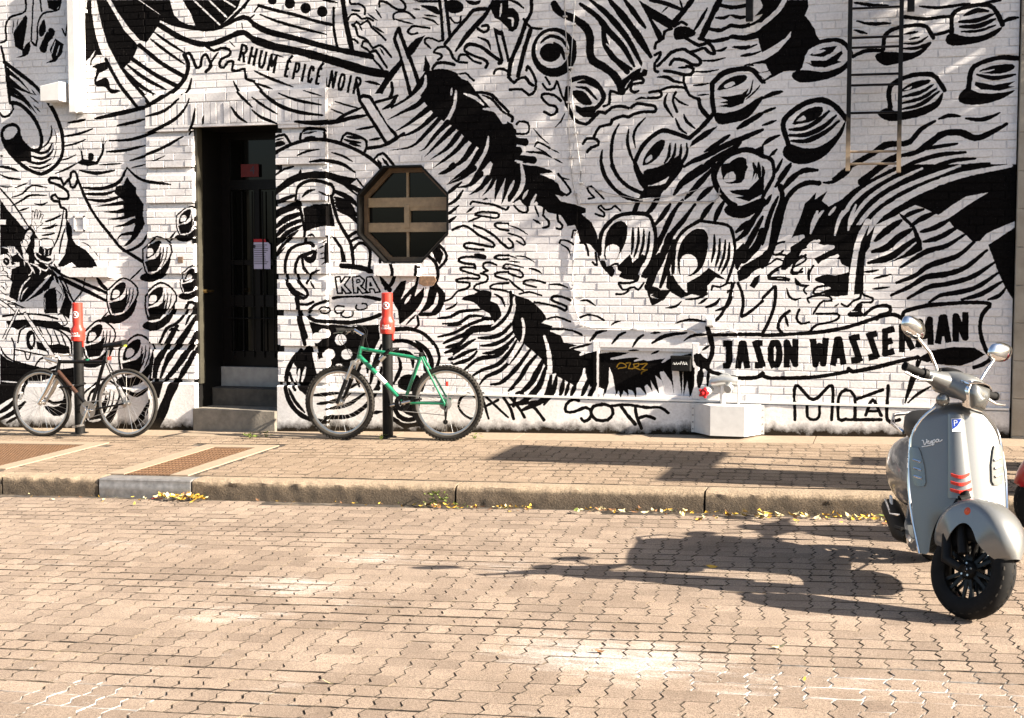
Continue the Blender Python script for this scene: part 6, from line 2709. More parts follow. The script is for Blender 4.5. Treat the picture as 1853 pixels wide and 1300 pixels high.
for s_ in (-1, 1):
    y = Vector((0, .065 * s_, 0))
    q = MB(); q.tube([st + Vector((.012, .026 * s_, -.015)), st.lerp(hR + y, .5) + Vector((0, .018 * s_, .0)), hR + y], .0095, 8); q.build('seat_stay', G_, gb, smooth=40)
    q = MB(); q.tube([bb + Vector((.03, .035 * s_, 0)), hR + y], .0105, 8); q.build('chain_stay', G_, gb, smooth=40)
    q = MB(); q.lathe([(.026, -.003), (.026, .003)], hR + y * .95, (0, 1, 0), 16); q.add([hR + y * .95 + Vector(v) for v in ((-.05, 0, -.01), (.01, 0, -.03), (.02, 0, .04), (-.03, 0, .05))], [(0, 1, 2, 3)]); q.build('dropout', G_, gb)
    cr = f(641, 662) + Vector((0, .062 * s_, 0))
    q = MB(); q.tube([cr + Vector((.012, 0, .03)), cr.lerp(hF + y, .42)], .0165, 10); q.build('stanchion', M['steel'], gb, smooth=40)
    q = MB(); q.tube([cr.lerp(hF + y, .36), hF + y], [.021, .016], 10); q.build('fork_lower', M['black_metal'], gb, smooth=40)
    q = MB(); q.tube([cr.lerp(hF + y, .40) + Vector((-.015, 0, 0)), cr.lerp(hF + y, .40) + Vector((-.04, 0, .05))], [.01, .004], 6); q.build('brake_arm', M['alu'], gb)
cr = f(641, 660)
q = MB(); q.tube([cr + Vector((.012, -.075, .02)), cr + Vector((.012, .075, .02))], .022, 10); q.tube([h1, cr + Vector((.012, 0, .02))], .018, 10); q.build('fork_crown', M['alu'], gb, smooth=40)
q = MB(); q.tube([h0, f(657, 612), f(658, 606)], [.017, .017, .02], 10); q.build('steerer_spacer', M['worn_black'], gb, smooth=40)
sm0, sm1 = f(658, 607), f(641, 597)
q = MB(); q.tube([sm0, sm1], .016, 10); q.build('stem', M['chrome'], gb, smooth=40)
# bar is turned: its near end points down left towards the street
bl, br = f(632, 599, .16), f(606, 597, -.30)
md = sm1
q = MB(); q.tube([bl, md.lerp(bl, .4), md, md.lerp(br, .4), br], .0125, 10); q.build('handlebar', M['worn_black'], gb, smooth=50)
dv = (br - md).normalized()
q = MB(); q.tube([md + (br - md) * .55, br], .0175, 12); q.build('grip', M['rubber'], gb, smooth=40)
dv2 = (bl - md)
q = MB(); q.tube([md + dv2 * .4, bl], .0175, 12); q.build('grip', M['rubber'], gb, smooth=40)
for (e, s_) in ((br, .45), (bl, .35)):
    p = md.lerp(e, s_)
    q = MB(); q.tube([p, p + Vector((-.03, 0, -.015)), p + (e - md) * .35 + Vector((-.05, 0, -.035))], [.010, .008, .005], 6); q.build('brake_lever', M['steel'], gb, smooth=40)
    q = MB(); q.ball(tuple(p + Vector((.0, 0, -.02))), .02, 8, 6); q.build('shifter', M['worn_black'], gb, smooth=60)
def cable(pts, r=.0028):
    pts = np.array([tuple(p) for p in pts])
    s_ = []
    Q = np.vstack([2 * pts[0] - pts[1], pts, 2 * pts[-1] - pts[-2]])
    for i in range(len(pts) - 1):
        p0, p1, p2, p3 = Q[i:i + 4]
        for t in np.linspace(0, 1, 8, endpoint=False):
            s_.append(.5 * (2 * p1 + (p2 - p0) * t + (2 * p0 - 5 * p1 + 4 * p2 - p3) * t * t + (3 * p1 - p0 - 3 * p2 + p3) * t ** 3))
    s_.append(pts[-1])
    q = MB(); q.tube(s_, r, 5); return q.build('brake_cable', M['rubber'], gb, smooth=60)
p = md.lerp(br, .45); p2 = md.lerp(bl, .4)
cable([p + Vector((-.03, 0, -.02)), f(612, 612, -.16), f(622, 628, -.1), f(645, 640, -.04), f(668, 640, -.02)])
cable([p + Vector((-.02, 0, -.02)), f(617, 606, -.2), f(622, 622, -.12), f(632, 640, -.06), f(640, 655, 0)])
cable([p2 + Vector((-.03, 0, .0)), f(640, 590, .05), f(655, 592, .03), f(662, 605, .03), f(656, 622, 0)])
cable([p2 + Vector((-.02, 0, .01)), f(646, 588, .1), f(664, 597, .08), f(663, 615, .02), f(668, 632, -.02)])
crank(gb, bb, R(14), .17, .075, M['worn_black'])
q = MB(); q.lathe([(.012, -.055), (.06, -.05), (.052, -.046), (.045, -.042), (.038, -.038), (.012, -.034)], hR, (0, 1, 0), 28); q.build('cassette', M['worn_iron'], gb)
q = MB()
q.tube([bb + Vector((0, -.05, .072)), hR + Vector((0, -.05, .05))], .0035, 4); q.tube([bb + Vector((0, -.05, -.072)), f(805, 752, -.05)], .0035, 4); q.tube([f(805, 752, -.05), hR + Vector((.03, -.05, -.04))], .0035, 4)
q.build('chain', M['worn_iron'], gb)
q = MB(); q.tube([hR + Vector((.01, -.06, -.02)), hR + Vector((.012, -.07, -.07)), f(806, 765, -.06)], [.012, .016, .008], 7); q.lathe([(.004, -.005), (.022, -.005), (.022, .005), (.004, .005)], f(806, 764, -.06), (0, 1, 0), 14); q.build('derailleur', M['worn_black'], gb, smooth=40)
q = MB(); q.box(-.010, -.008, -.022, .010, .008, .022, .003); o = q.build('spoke_reflector', M['red_plastic'], gb); o.location = f(809, 695, -.02)
# D-lock: round post, down tube and front of the frame
k0, k1 = f(675, 663, -.04), f(706, 632, -.06)
q = MB(); q.tube([k0, k1], .017, 10); q.build('lock_bar', M['rubber'], gb, smooth=40)
q = MB(); q.lathe([(.0001, .03), (.021, .03), (.021, -.03), (.0001, -.03)], f(692, 648, -.05), (k1 - k0), 14); q.build('lock_barrel', M['alu'], gb, smooth=40)
pp = Vector(side_pt(702, 792)) - Vector(gb.location)
mid = f(702, 640).z
q = MB(); q.tube([k0, Vector((k0.x - .0, pp.y * .5, k0.z)), Vector((pp.x - .075, pp.y + .06, mid - .02)), Vector((pp.x + .0, pp.y + .085, mid)), Vector((pp.x + .08, pp.y + .05, mid + .02)), Vector((k1.x + .03, pp.y * .5, k1.z)), k1], .009, 8); q.build('lock_shackle', M['worn_black'], gb, smooth=50)
# ================================================================ motor scooter
def make_scooter(loc, heading, steer, lean, paint, label, detailed=True):
    root = thing('motor_scooter', label, 'scooter', loc)
    body = Matrix.Rotation(heading, 4, 'Z') @ Matrix.Rotation(-lean, 4, 'X')
    A = Vector((-.02, 0, .23)); ax = Vector((-.42, 0, .907)).normalized()
    st = body @ Matrix.Translation(A) @ Matrix.Rotation(steer, 4, ax) @ Matrix.Translation(-A)
    B_ = lambda: MB(body)
    T_ = lambda: MB(st)
    part = lambda q, name, m_, par=root, smooth=45: q.build(name, m_, par, smooth=smooth)
    # ---- front wheel
    def wheel(mk, c, Rw, name):
        w = link(name, None, root)
        q = mk()
        prof = []
        for a in np.linspace(-2.35, 2.35, 15):
            prof.append((Rw - .056 + .056 * math.cos(a), .057 * math.sin(a)))
        q.lathe(prof + [(Rw - .088, -.03), ][:0], c, (0, 1, 0), 56); part(q, 'tyre', M['rubber'], w, 60)
        q = mk()
        for i in range(30):                                   # tread grooves as raised blocks between them
            a0 = 2 * math.pi * i / 30
            for s_ in (-1, 1):
                vs = []
                for (da, yy) in ((0, .004), (.085, .004), (.05 + .085, .046), (.05, .046)):
                    aa = a0 + da + (.1 if s_ > 0 else 0)
                    th = math.asin(min(.99, yy / .057))
                    rr = Rw - .056 + .0585 * math.cos(th)
                    vs.append((c[0] + math.cos(aa) * rr, c[1] + yy * s_ * 1.02, c[2] + math.sin(aa) * rr))
                ctr = Vector(c)
                vs2 = [Vector(v) + (ctr - Vector(v)).normalized() * .006 for v in vs]
                q.add(vs + vs2, [(0, 1, 2, 3), (0, 4, 5, 1), (1, 5, 6, 2), (2, 6, 7, 3), (3, 7, 4, 0)])
        part(q, 'tread', M['dusty_rubber'], w, None)
        q = mk(); rr = Rw - .078
        q.lathe([(rr + .004, -.045), (rr + .006, -.040), (rr - .006, -.034), (rr - .012, -.02), (rr - .012, .02), (rr - .006, .034), (rr + .006, .040), (rr + .004, .045)], c, (0, 1, 0), 48)
        part(q, 'rim', M['gloss_black'], w)
        q = mk()
        for i in range(12):
            a = 2 * math.pi * i / 12 + (.07 if i % 2 else -.07)
            d = Vector((math.cos(a), 0, math.sin(a))); t_ = Vector((-math.sin(a), 0, math.cos(a)))
            cc = Vector(c)
            for y0, y1 in ((-.030, -.018), (.018, .030)):
                vs = []
                for (r_, w_) in ((.04, .010), (rr - .01, .0065)):
                    for (sy) in (y0, y1):
                        for sw in (-1, 1):
                            vs.append(cc + d * r_ + t_ * sw * w_ + Vector((0, sy, 0)))
                q.add(vs, [(0, 1, 3, 2), (4, 6, 7, 5), (0, 4, 5, 1), (2, 3, 7, 6), (0, 2, 6, 4), (1, 5, 7, 3)])
        part(q, 'spokes', M['gloss_black'], w, None)
        q = mk(); q.lathe([(.0001, -.05), (.036, -.05), (.046, -.036), (.046, .036), (.036, .05), (.0001, .05)], c, (0, 1, 0), 24); part(q, 'hub', M['worn_black'], w)
        for s_ in (-1, 1):
            q = mk(); q.lathe([(.0001, .066 * s_), (.014, .066 * s_), (.017, .056 * s_), (.017, .04 * s_)], c, (0, 1, 0), 8); part(q, 'axle_nut', M['chrome'], w, 30)
        q = mk()
        for i in range(5):
            a = 2 * math.pi * i / 5 + .4
            q.lathe([(.0001, -.054), (.0055, -.054), (.0055, -.045)], (c[0] + math.cos(a) * .030, c[1], c[2] + math.sin(a) * .030), (0, 1, 0), 6)
        part(q, 'bolts', M['steel'], w, None)
        q = mk(); q.lathe([(.055, .040), (.098, .040), (.098, .044), (.055, .044)], c, (0, 1, 0), 36, True); part(q, 'brake_disc', M['steel'], w, 30)
        return w
    wheel(T_, (0, 0, .232), .232, 'front_wheel')
    wheel(B_, (-1.33, 0, .232), .232, 'rear_wheel')
    # ---- front mudguard
    C = Vector((0, 0, .232))
    def guard(u, v):
        a = R(27) + (R(163) - R(27)) * u                       # from the nose round to the rear
        e = math.sin(math.pi * min(1, max(0, u))) 
        half = (.040 + .072 * min(1, e * 1.25) ** .7)
        Rr = .264 + .088 * e ** 1.15
        drop = .030 + .115 * e * (1 - .55 * math.exp(-((u - .52) / .2) ** 2)) + .045 * (abs(u - .5) * 2) ** 2 * e
        b_ = -1 + 2 * v
        k = abs(b_)
        if k < .55:
            th = k / .55 * math.pi / 2
            y = half * math.sin(th); r_ = Rr - .055 * (1 - math.cos(th))
        else:
            f_ = (k - .55) / .45
            y = half * (1 + .02 * f_); r_ = Rr - .055 - drop * f_
        y *= 1 if b_ > 0 else -1
        d = Vector((math.cos(a), 0, math.sin(a)))
        o = (d * math.cos(k * 1.57) + Vector((0, (1 if b_ > 0 else -1) * math.sin(k * 1.57), 0)))
        return C + d * r_ + Vector((0, y, 0)), o
    q = T_(); q.shell(guard, 26, 20, .005); mg = part(q, 'front_mudguard', paint, root, 50)
    for s_ in (-1, 1):
        q = T_(); q.lathe([(.0001, .010 * s_), (.016, .008 * s_), (.021, .002 * s_), (.021, -.004 * s_)], (-.03, .108 * s_, .502), (0, 1, .05), 18); part(q, 'reflector', M['amber'], mg)
    # fork
    q = T_(); q.tube([(0, -.082, .232), (-.10, -.082, .25), (-.16, -.07, .42), (-.155, -.03, .54)], [.022, .026, .024, .022], 10); q.tube([(-.155, -.03, .54), (-.14, 0, .56), (-.165, 0, .58)], .026, 10); part(q, 'fork', M['worn_black'])
    q = T_(); q.tube([(-.02, -.075, .30), (-.13, -.06, .52)], .024, 10); part(q, 'shock_absorber', M['worn_black'])
    q = T_(); q.box(-.11, .048, .20, -.05, .09, .30, .008); part(q, 'brake_caliper', M['worn_black'], root, None)
    # ---- leg shield
    z0, z1 = .27, 1.0
    def half_w(z):
        t = (z - z0) / (z1 - z0)
        w = .202 + .032 * math.sin(math.pi * min(1, t * 1.15)) 
        if t > .72:
            f_ = (t - .72) / .28
            w *= max(.0, 1 - f_ ** 2.6 * .62)
        return w
    def ls_pt(y, z, off=0):
        w = half_w(z)
        k = y / .25
        t = (z - z0) / (z1 - z0)
        x = -.235 - .17 * t + (.075 + .05 * t * (1 - t)) * (1 - abs(k) ** 1.7) - .02 * k * k
        if t < .28:                                            # arch over the wheel
            x -= .05 * (1 - t / .28) * max(0, 1 - (abs(y) / .17) ** 2)
        return Vector((x + off, y, z))
    def shield(u, v):
        b_ = -1 + 2 * u
        zz = z0 + (z1 - z0) * v
        y = half_w(zz) * b_
        # wheel arch cut: the lower edge rises in the middle
        lo = z0 + .25 * max(0, 1 - (abs(b_) / .80) ** 2.4)
        zz = lo + (z1 - lo) * v
        y = half_w(zz) * b_
        p = ls_pt(y, zz)
        if v > .93:
            p.x -= .10 * ((v - .93) / .07) ** 2
        return p, Vector((1, b_ * .5, 0)).normalized()
    q = B_(); q.shell(shield, 28, 26, .012); lsd = part(q, 'leg_shield', paint, root, 50)
    q = B_()
    edge = [ls_pt(-half_w(z) * 1.005, z) for z in np.linspace(z0, z1 - .01, 24)]
    q.tube(edge, .0075, 7)
    edge = [ls_pt(half_w(z) * 1.005, z) for z in np.linspace(z0, z1 - .01, 24)]
    q.tube(edge, .0075, 7); part(q, 'edge_trim', M['chrome'], lsd)
    # inner apron and underside behind the wheel: black
    q = B_(); q.box(-.40, -.17, .26, -.30, .17, .60, .02); q.box(-.46, -.13, .60, -.37, .13, .93, .02); part(q, 'inner_apron', M['worn_black'], root, None)
    # horn cover down the middle
    def tie(u, v):
        zz = .55 + (.955 - .55) * v
        w = .062 - .024 * v
        b_ = -1 + 2 * u
        p = ls_pt(w * b_, zz)
        p.x += .006 + .020 * (1 - b_ * b_) ** .6
        return p, Vector((1, b_ * .8, 0)).normalized()
    q = B_(); q.shell(tie, 12, 16, .012); hc = part(q, 'horn_cover', paint, root, 50)
    for i in range(3):
        zz = .582 + i * .036
        w = .050 - .004 * i
        q = B_()
        rings = []
        for b_ in np.linspace(-1, 1, 9):
            p = ls_pt(w * b_ , zz + .010 * (b_ * b_)); p.x += .010 + .020 * (1 - (b_ * .8) ** 2) ** .6
            n_ = Vector((1, b_ * .5, 0)).normalized()
            rings.append([p + Vector((0, 0, .008)), p + n_ * .006 + Vector((0, 0, .008)), p + n_ * .006 + Vector((0, 0, -.008 * (1 - .6 * b_ * b_))), p + Vector((0, 0, -.008))])
        q.loft(rings); part(q, 'slat', M['red_plastic'], hc, None)
    if detailed:
        # badge: white and blue field with a P
        q = B_(); p = ls_pt(0, .905); p.x += .027
        tl = (ls_pt(0, .94).x - ls_pt(0, .87).x) / .07
        def bp(y, dz, off): return Vector((p.x + tl * dz + off, y, .905 + dz))
        q.add([bp(-.026, -.032, .001), bp(.026, -.032, .001), bp(.026, .030, .001), bp(-.026, .030, .001), bp(-.026, -.032, -.006), bp(.026, -.032, -.006), bp(.026, .030, -.006), bp(-.026, .030, -.006)],
              [(0, 1, 2, 3), (0, 4, 5, 1), (1, 5, 6, 2), (2, 6, 7, 3), (3, 7, 4, 0)])
        part(q, 'badge', M['white_print'], hc, None)
        q = B_(); q.add([bp(-.024, -.022, .002), bp(.0, -.006, .002), bp(.024, .028, .002), bp(-.024, .028, .002)], [(0, 1, 2, 3)]); part(q, 'badge_field', M['blue'], hc, None)
        me = text_mesh('P', .042)
        for v in me.vertices:
            y, z = v.co.x, v.co.y
            v.co = body @ Vector((p.x + tl * (z + .008) + .003, y - .008, .905 + z + .008))
        me.materials.clear(); me.materials.append(M['white_print']); link('badge_letter', me, hc)
        # chrome script on the rider's right half
        scr = [[(0, .95), (.06, 1), (.10, .3), (.13, .02), (.22, .5), (.26, .95), (.22, 1)],
               [(.22, .30), (.34, .45), (.36, .62), (.30, .62), (.28, .3), (.34, .08), (.42, .2), (.48, .55)], [(.40, .15), (.48, .55), (.50, .25), (.46, .08), (.40, .12)],
               [(.52, .60), (.54, -.45)], [(.53, .3), (.58, .6), (.66, .6), (.66, .2), (.58, .08), (.54, .2)],
               [(.86, .5), (.78, .62), (.72, .4), (.74, .1), (.82, .15), (.87, .55), (.86, .15), (.94, .1), (1.05, .35)], [(-.02, -.25), (.3, -.3), (.62, -.18)]]
        q = B_()
        for s_ in scr:
            P = spline(np.array(s_) * 100, step=6) / 100
            q.tube([ls_pt(-.165 + .090 * x, .80 + .024 * y + .022 * x, .003) for x, y in P], .0026, 5)
        part(q, 'script', M['white_print'], lsd, 60)
    for s_ in (-1, 1):                                          # indicators let into the shield
        q = B_()
        rings = []
        for (z_, ya, yb) in ((.60, .165, .205), (.62, .155, .213), (.70, .158, .222), (.77, .172, .222), (.79, .180, .215)):
            pa, pb = ls_pt(ya * s_, z_), ls_pt(yb * s_, z_)
            n_ = Vector((.9, .45 * s_, 0))
            rings.append([pa - n_ * .01, pa + n_ * .010, (pa + pb) / 2 + n_ * .014, pb + n_ * .009, pb - n_ * .01])
        q.loft(rings); ind = part(q, 'indicator', M['lens'], root, 30)
        q = B_()
        for k in range(3):
            z_ = .64 + k * .04
            pa, pb = ls_pt(.170 * s_, z_), ls_pt(.205 * s_, z_ + .01)
            n_ = Vector((.9, .45 * s_, 0)) * .0135
            q.tube([pa + n_, pb + n_], .007, 6)
        part(q, 'indicator_bulb', M['chrome'], ind)
    # ---- floor, tunnel and skirts
    q = B_()
    rings = []
    for (x, w, za, zb) in ((-.30, .20, .27, .36), (-.42, .215, .24, .30), (-.62, .215, .235, .295), (-.78, .205, .25, .33), (-.86, .17, .28, .45)):
        rings.append([(x, -w, za), (x, -w * 1.02, zb - .02), (x, -w * .95, zb), (x, w * .95, zb), (x, w * 1.02, zb - .02), (x, w, za), (x, w * .6, za - .02), (x, -w * .6, za - .02)])
    q.loft(rings); part(q, 'floorboard', paint, root, 40)
    q = B_(); q.box(-.78, -.15, .300, -.36, .15, .312, .004); part(q, 'floor_mat', M['rubber'], root, None)
    q = B_(); q.tube([(-.50, .12, .22), (-.44, .26, .03)], .011, 7); part(q, 'side_stand', M['worn_black'])
    q = B_()
    for s_ in (-1, 1):
        q.tube([(-.70, -.225 * 1, .30), (-.82, -.25, .29)], .012, 6)
    part(q, 'footrest', M['worn_black'])
    # ---- rear body
    q = B_()
    rings = []
    for (x, w, za, zb) in ((-.70, .10, .34, .70), (-.80, .15, .34, .745), (-.95, .165, .40, .75), (-1.15, .165, .46, .75), (-1.35, .14, .50, .745), (-1.52, .10, .54, .74), (-1.60, .05, .60, .72)):
        h_ = (zb - za) / 2; zc = (za + zb) / 2
        rings.append([(x, w * math.copysign(abs(math.cos(a)) ** .6, math.cos(a)), zc + h_ * math.copysign(abs(math.sin(a)) ** .6, math.sin(a))) for a in np.linspace(0, 2 * math.pi, 24, endpoint=False)])
    q.loft(rings); part(q, 'rear_body', paint, root, 60)
    for s_ in (-1, 1):
        q = B_()
        rings = []
        for i in range(13):
            t = i / 12
            x = -.72 - .86 * t
            e = max(.02, math.sin(math.pi * (.03 + .94 * t)) ** .55)
            zc = .51 + .06 * t
            rings.append([(x, s_ * (.10 + (.155 * e) * max(0, math.cos(a)) - .06 * max(0, -math.cos(a))), zc + .19 * e * math.sin(a)) for a in np.linspace(0, 2 * math.pi, 22, endpoint=False)])
        q.loft(rings); cw_ = part(q, 'side_cowl', paint, root, 60)
        if s_ < 0:
            q = B_(); q.box(-.98, -.262, .40, -.90, -.252, .44, .003); part(q, 'cowl_vent', M['white_print'], cw_, None)
        q = B_(); q.tube([(-.80, s_ * .225, .36), (-1.0, s_ * .255, .33), (-1.3, s_ * .25, .36)], .006, 6); part(q, 'cowl_trim', M['chrome'], cw_)
    q = B_()
    rings = []
    for (x, w, za, zb) in ((-.54, .06, .735, .82), (-.58, .12, .72, .855), (-.70, .155, .725, .875), (-.90, .17, .735, .875), (-1.08, .165, .74, .875), (-1.12, .15, .74, .875), (-1.30, .135, .74, .875), (-1.42, .10, .745, .86), (-1.45, .05, .76, .83)):
        h_ = (zb - za) / 2; zc = (za + zb) / 2
        rings.append([(x, w * math.copysign(abs(math.cos(a)) ** .55, math.cos(a)), zc + h_ * math.copysign(abs(math.sin(a)) ** .7, math.sin(a))) for a in np.linspace(0, 2 * math.pi, 22, endpoint=False)])
    q.loft(rings); part(q, 'seat', M['seat_black'], root, 60)
    q = B_(); q.tube([(-1.20, -.15, .76), (-1.30, -.20, .80), (-1.48, -.17, .83), (-1.56, 0, .84), (-1.48, .17, .83), (-1.30, .20, .80), (-1.20, .15, .76)], .011, 8); part(q, 'grab_rail', M['chrome'])
    q = B_(); q.box(-1.60, -.06, .60, -1.63, .06, .68, .006); part(q, 'tail_lamp', M['red_plastic'], root, None)
    q = B_(); q.box(-1.66, -.10, .38, -1.655, .10, .52); q.tube([(-1.5, 0, .55), (-1.62, 0, .45)], .02, 6); part(q, 'number_plate', M['worn_black'], root, None)
    q = B_(); q.tube([(-.95, -.17, .20), (-1.1, -.19, .21), (-1.5, -.20, .28)], [.03, .055, .055], 12); part(q, 'exhaust', M['worn_black'])
    # ---- handlebar head
    q = T_()
    rings = []
    hx_, hz_ = -.375, 1.085
    for (dx, w, h_, dz_) in ((-.115, .05, .03, .0), (-.10, .085, .05, .0), (-.05, .125, .062, .006), (.01, .118, .068, .010), (.06, .100, .070, .008), (.10, .085, .070, -.004), (.125, .072, .064, -.016)):
        rings.append([(hx_ + dx, w * math.copysign(abs(math.cos(a)) ** .75, math.cos(a)), hz_ + dz_ + h_ * math.copysign(abs(math.sin(a)) ** .75, math.sin(a))) for a in np.linspace(0, 2 * math.pi, 24, endpoint=False)])
    q.loft(rings); hd = part(q, 'handlebar_cowl', paint, root, 60)
    for s_ in (-1, 1):
        q = T_()
        rings = []
        for (y, rx, rz) in ((.06, .075, .058), (.12, .060, .046), (.18, .040, .034), (.215, .028, .026)):
            rings.append([(hx_ - .015 - .12 * (y - .06) + rx * math.cos(a), s_ * y, hz_ + .006 + .06 * (y - .06) + rz * math.sin(a)) for a in np.linspace(0, 2 * math.pi, 18, endpoint=False)])
        q.loft(rings); part(q, 'bar_wing', paint, hd, 60)
        gy0, gy1 = .21, .355
        def bp_(y, dx=0, dz=0): return Vector((hx_ - .015 - .12 * (y - .06) + dx, s_ * y, hz_ + .006 + .06 * (y - .06) + dz))
        q = T_(); q.tube([bp_(gy0), bp_(gy1)], .0185, 12); q.tube([bp_(gy1 - .012), bp_(gy1)], .023, 12); part(q, 'grip', M['rubber'])
        q = T_(); q.tube([bp_(.19, 0, 0), bp_(.235, 0, 0)], .028, 10); part(q, 'switchgear', M['worn_black'])
        q = T_(); q.tube([bp_(.20, .03), bp_(.22, .050, -.026), bp_(.29, .055, -.040), bp_(.36, .052, -.038), bp_(.385, .045, -.034)], [.009, .007, .006, .005, .006], 8); part(q, 'brake_lever', M['alu'])
        # mirror
        b0 = bp_(.15, .01, .03); b1 = bp_(.20, -.02, .11); b2 = bp_(.285, -.06, .175)
        if s_ > 0:
            b1 = bp_(.205, .0, .11); b2 = bp_(.27, -.01, .20)
        q = T_(); q.tube([b0, b1, b2], [.009, .008, .008], 8); mr = part(q, 'mirror', M['chrome'])
        q = T_(); q.tube([b0 - Vector((0, 0, .02)), b0 + Vector((.002, 0, .025))], [.013, .009], 8); part(q, 'mirror_boot', M['rubber'], mr)
        q = T_()
        rings = []
        cx = b2 + Vector((.0, .025 * s_, .030))
        for (dx, k) in ((.030, .25), (.024, .62), (.012, .9), (-.004, 1.0), (-.010, .97)):
            rings.append([(cx.x + dx, cx.y + .085 * k * math.copysign(abs(math.cos(a)) ** .8, math.cos(a)), cx.z + .052 * k * math.copysign(abs(math.sin(a)) ** .85, math.sin(a)) + .012 * math.cos(a) * s_) for a in np.linspace(0, 2 * math.pi, 22, endpoint=False)])
        q.loft(rings); part(q, 'mirror_head', M['chrome'], mr, 60)
    # head lamp: six sided, with a peak above
    q = T_()
    lx = hx_ + .125
    def hexa(k, x):
        pts = [(-.075, .012), (-.062, .058), (.062, .058), (.075, .012), (.045, -.066), (-.045, -.066)]
        out = []
        for i in range(6):
            (a, b2), (c_, d) = pts[i], pts[(i + 1) % 6]
            for t in (0, .33, .66):
                out.append((x - .12 * (hz_ - .02 + (b2 + (d - b2) * t) - hz_), (a + (c_ - a) * t) * k, hz_ - .022 + (b2 + (d - b2) * t) * k))
        return out
    q.loft([hexa(1.00, lx - .04), hexa(1.10, lx - .006), hexa(1.07, lx + .008), hexa(1.0, lx + .010), hexa(.97, lx + .0)]); hl = part(q, 'headlight', M['chrome'], root, 40)
    q = T_(); q.loft([hexa(.985, lx + .006), hexa(.94, lx + .022), hexa(.7, lx + .036), hexa(.35, lx + .044), hexa(.03, lx + .046)]); part(q, 'lens', M['lens'], hl, 50)
    q = T_()
    rings = []
    for b_ in np.linspace(-1, 1, 11):
        y = .088 * b_
        zt_ = hz_ + .050 - .022 * b_ * b_
        rings.append([(lx - .06, y, zt_ + .008), (lx + .036 - .025 * b_ * b_, y, zt_ - .004), (lx + .034 - .025 * b_ * b_, y, zt_ - .009), (lx - .06, y, zt_ - .004)])
    q.loft(rings); part(q, 'lamp_peak', M['chrome'], hl, 40)
    # horn-side marker and dash hood
    q = T_(); q.ball((hx_ - .06, 0, hz_ + .062), (.075, .075, .030), 16, 8); part(q, 'instrument_hood', M['worn_black'], hd, 60)
    q = T_(); q.lathe([(.0001, .018), (.02, .016), (.032, .004), (.034, -.01)], (hx_ + .02, -.105, hz_ - .085), (.8, -.55, -.1), 16); part(q, 'side_marker', M['lens'], hd, 50)
    return root

cst = street_pt(1757, 1119)
make_scooter((cst[0], cst[1], cst[2] + .0), R(-83), R(44), R(-2.5), M['scooter_grey'], 'grey motor scooter with black wheels parked at the right edge of the street')
# its red neighbour, mostly out of the picture
p = street_pt(1906, 980)
make_scooter((p[0], p[1], z_street(p[0], p[1])), R(176), R(-6), R(5), M['red_scooter'], 'red scooter cut off by the right edge beside the grey scooter', False)

# ================================================================ leaves, weeds
def leaf(mb, p, s, yaw, r1):
    E = Matrix.Translation(p) @ Matrix.Rotation(yaw, 4, 'Z') @ Matrix.Rotation(r1.uniform(-.5, .5), 4, 'X') @ Matrix.Rotation(r1.uniform(-.5, .5), 4, 'Y')
    c = r1.uniform(.15, .7) * s
    vs = [(-s, 0, c * .6), (-.35 * s, -.38 * s, 0), (.45 * s, -.3 * s, 0), (s, 0, c), (.45 * s, .3 * s, c * .4), (-.35 * s, .38 * s, c * .4), (0, 0, -.05 * s)]
    mb.add([E @ Vector(v) for v in vs], [(6, 0, 1), (6, 1, 2), (6, 2, 3), (6, 3, 4), (6, 4, 5), (6, 5, 0)])
r1 = random.Random(21)
mb = MB()
leaf_mats = [M['leaf_yellow'], simple('leaf_brown', (.16, .075, .03), .8, 0, .4, 9), simple('leaf_pale', (.55, .46, .25), .75, 0, .3, 9), M['leaf_green']]
def scatter(px0, px1, py, n, spread, s0=.022, w=(6, 3, 4, 1), zadd=.0):
    for i in range(n):
        px_ = r1.uniform(px0, px1)
        p = street_pt(px_, py)
        y = YC - .03 - abs(r1.gauss(0, spread))
        x = on_wall(px_, py, y)[0] + r1.gauss(0, .04)
        mb.mi = r1.choices((0, 1, 2, 3), w)[0]
        leaf(mb, Vector((x, y, z_street(x, y) + .006 + abs(r1.gauss(0, .010)) + zadd)), s0 * r1.uniform(.5, 1.3), r1.uniform(0, 6.3), r1)
scatter(300, 365, 897, 90, .08, .032, (8, 1, 4, 1), .02)
scatter(262, 300, 905, 6, .05, .022, (4, 3, 4, 0))
scatter(30, 270, 885, 22, .14, .018)
scatter(400, 760, 908, 16, .06, .016)
scatter(766, 860, 914, 40, .07, .024, (6, 3, 5, 3))
scatter(890, 960, 920, 36, .06, .022, (7, 3, 3, 1))
scatter(1040, 1120, 926, 24, .07, .028, (3, 4, 5, 1))
scatter(1120, 1230, 928, 20, .09, .026)
scatter(1230, 1640, 934, 120, .13, .030, (6, 4, 5, 1))
scatter(1580, 1660, 938, 20, .08, .026, (6, 3, 3, 1))
mb.build('fallen_leaves', leaf_mats, None, kind='stuff')
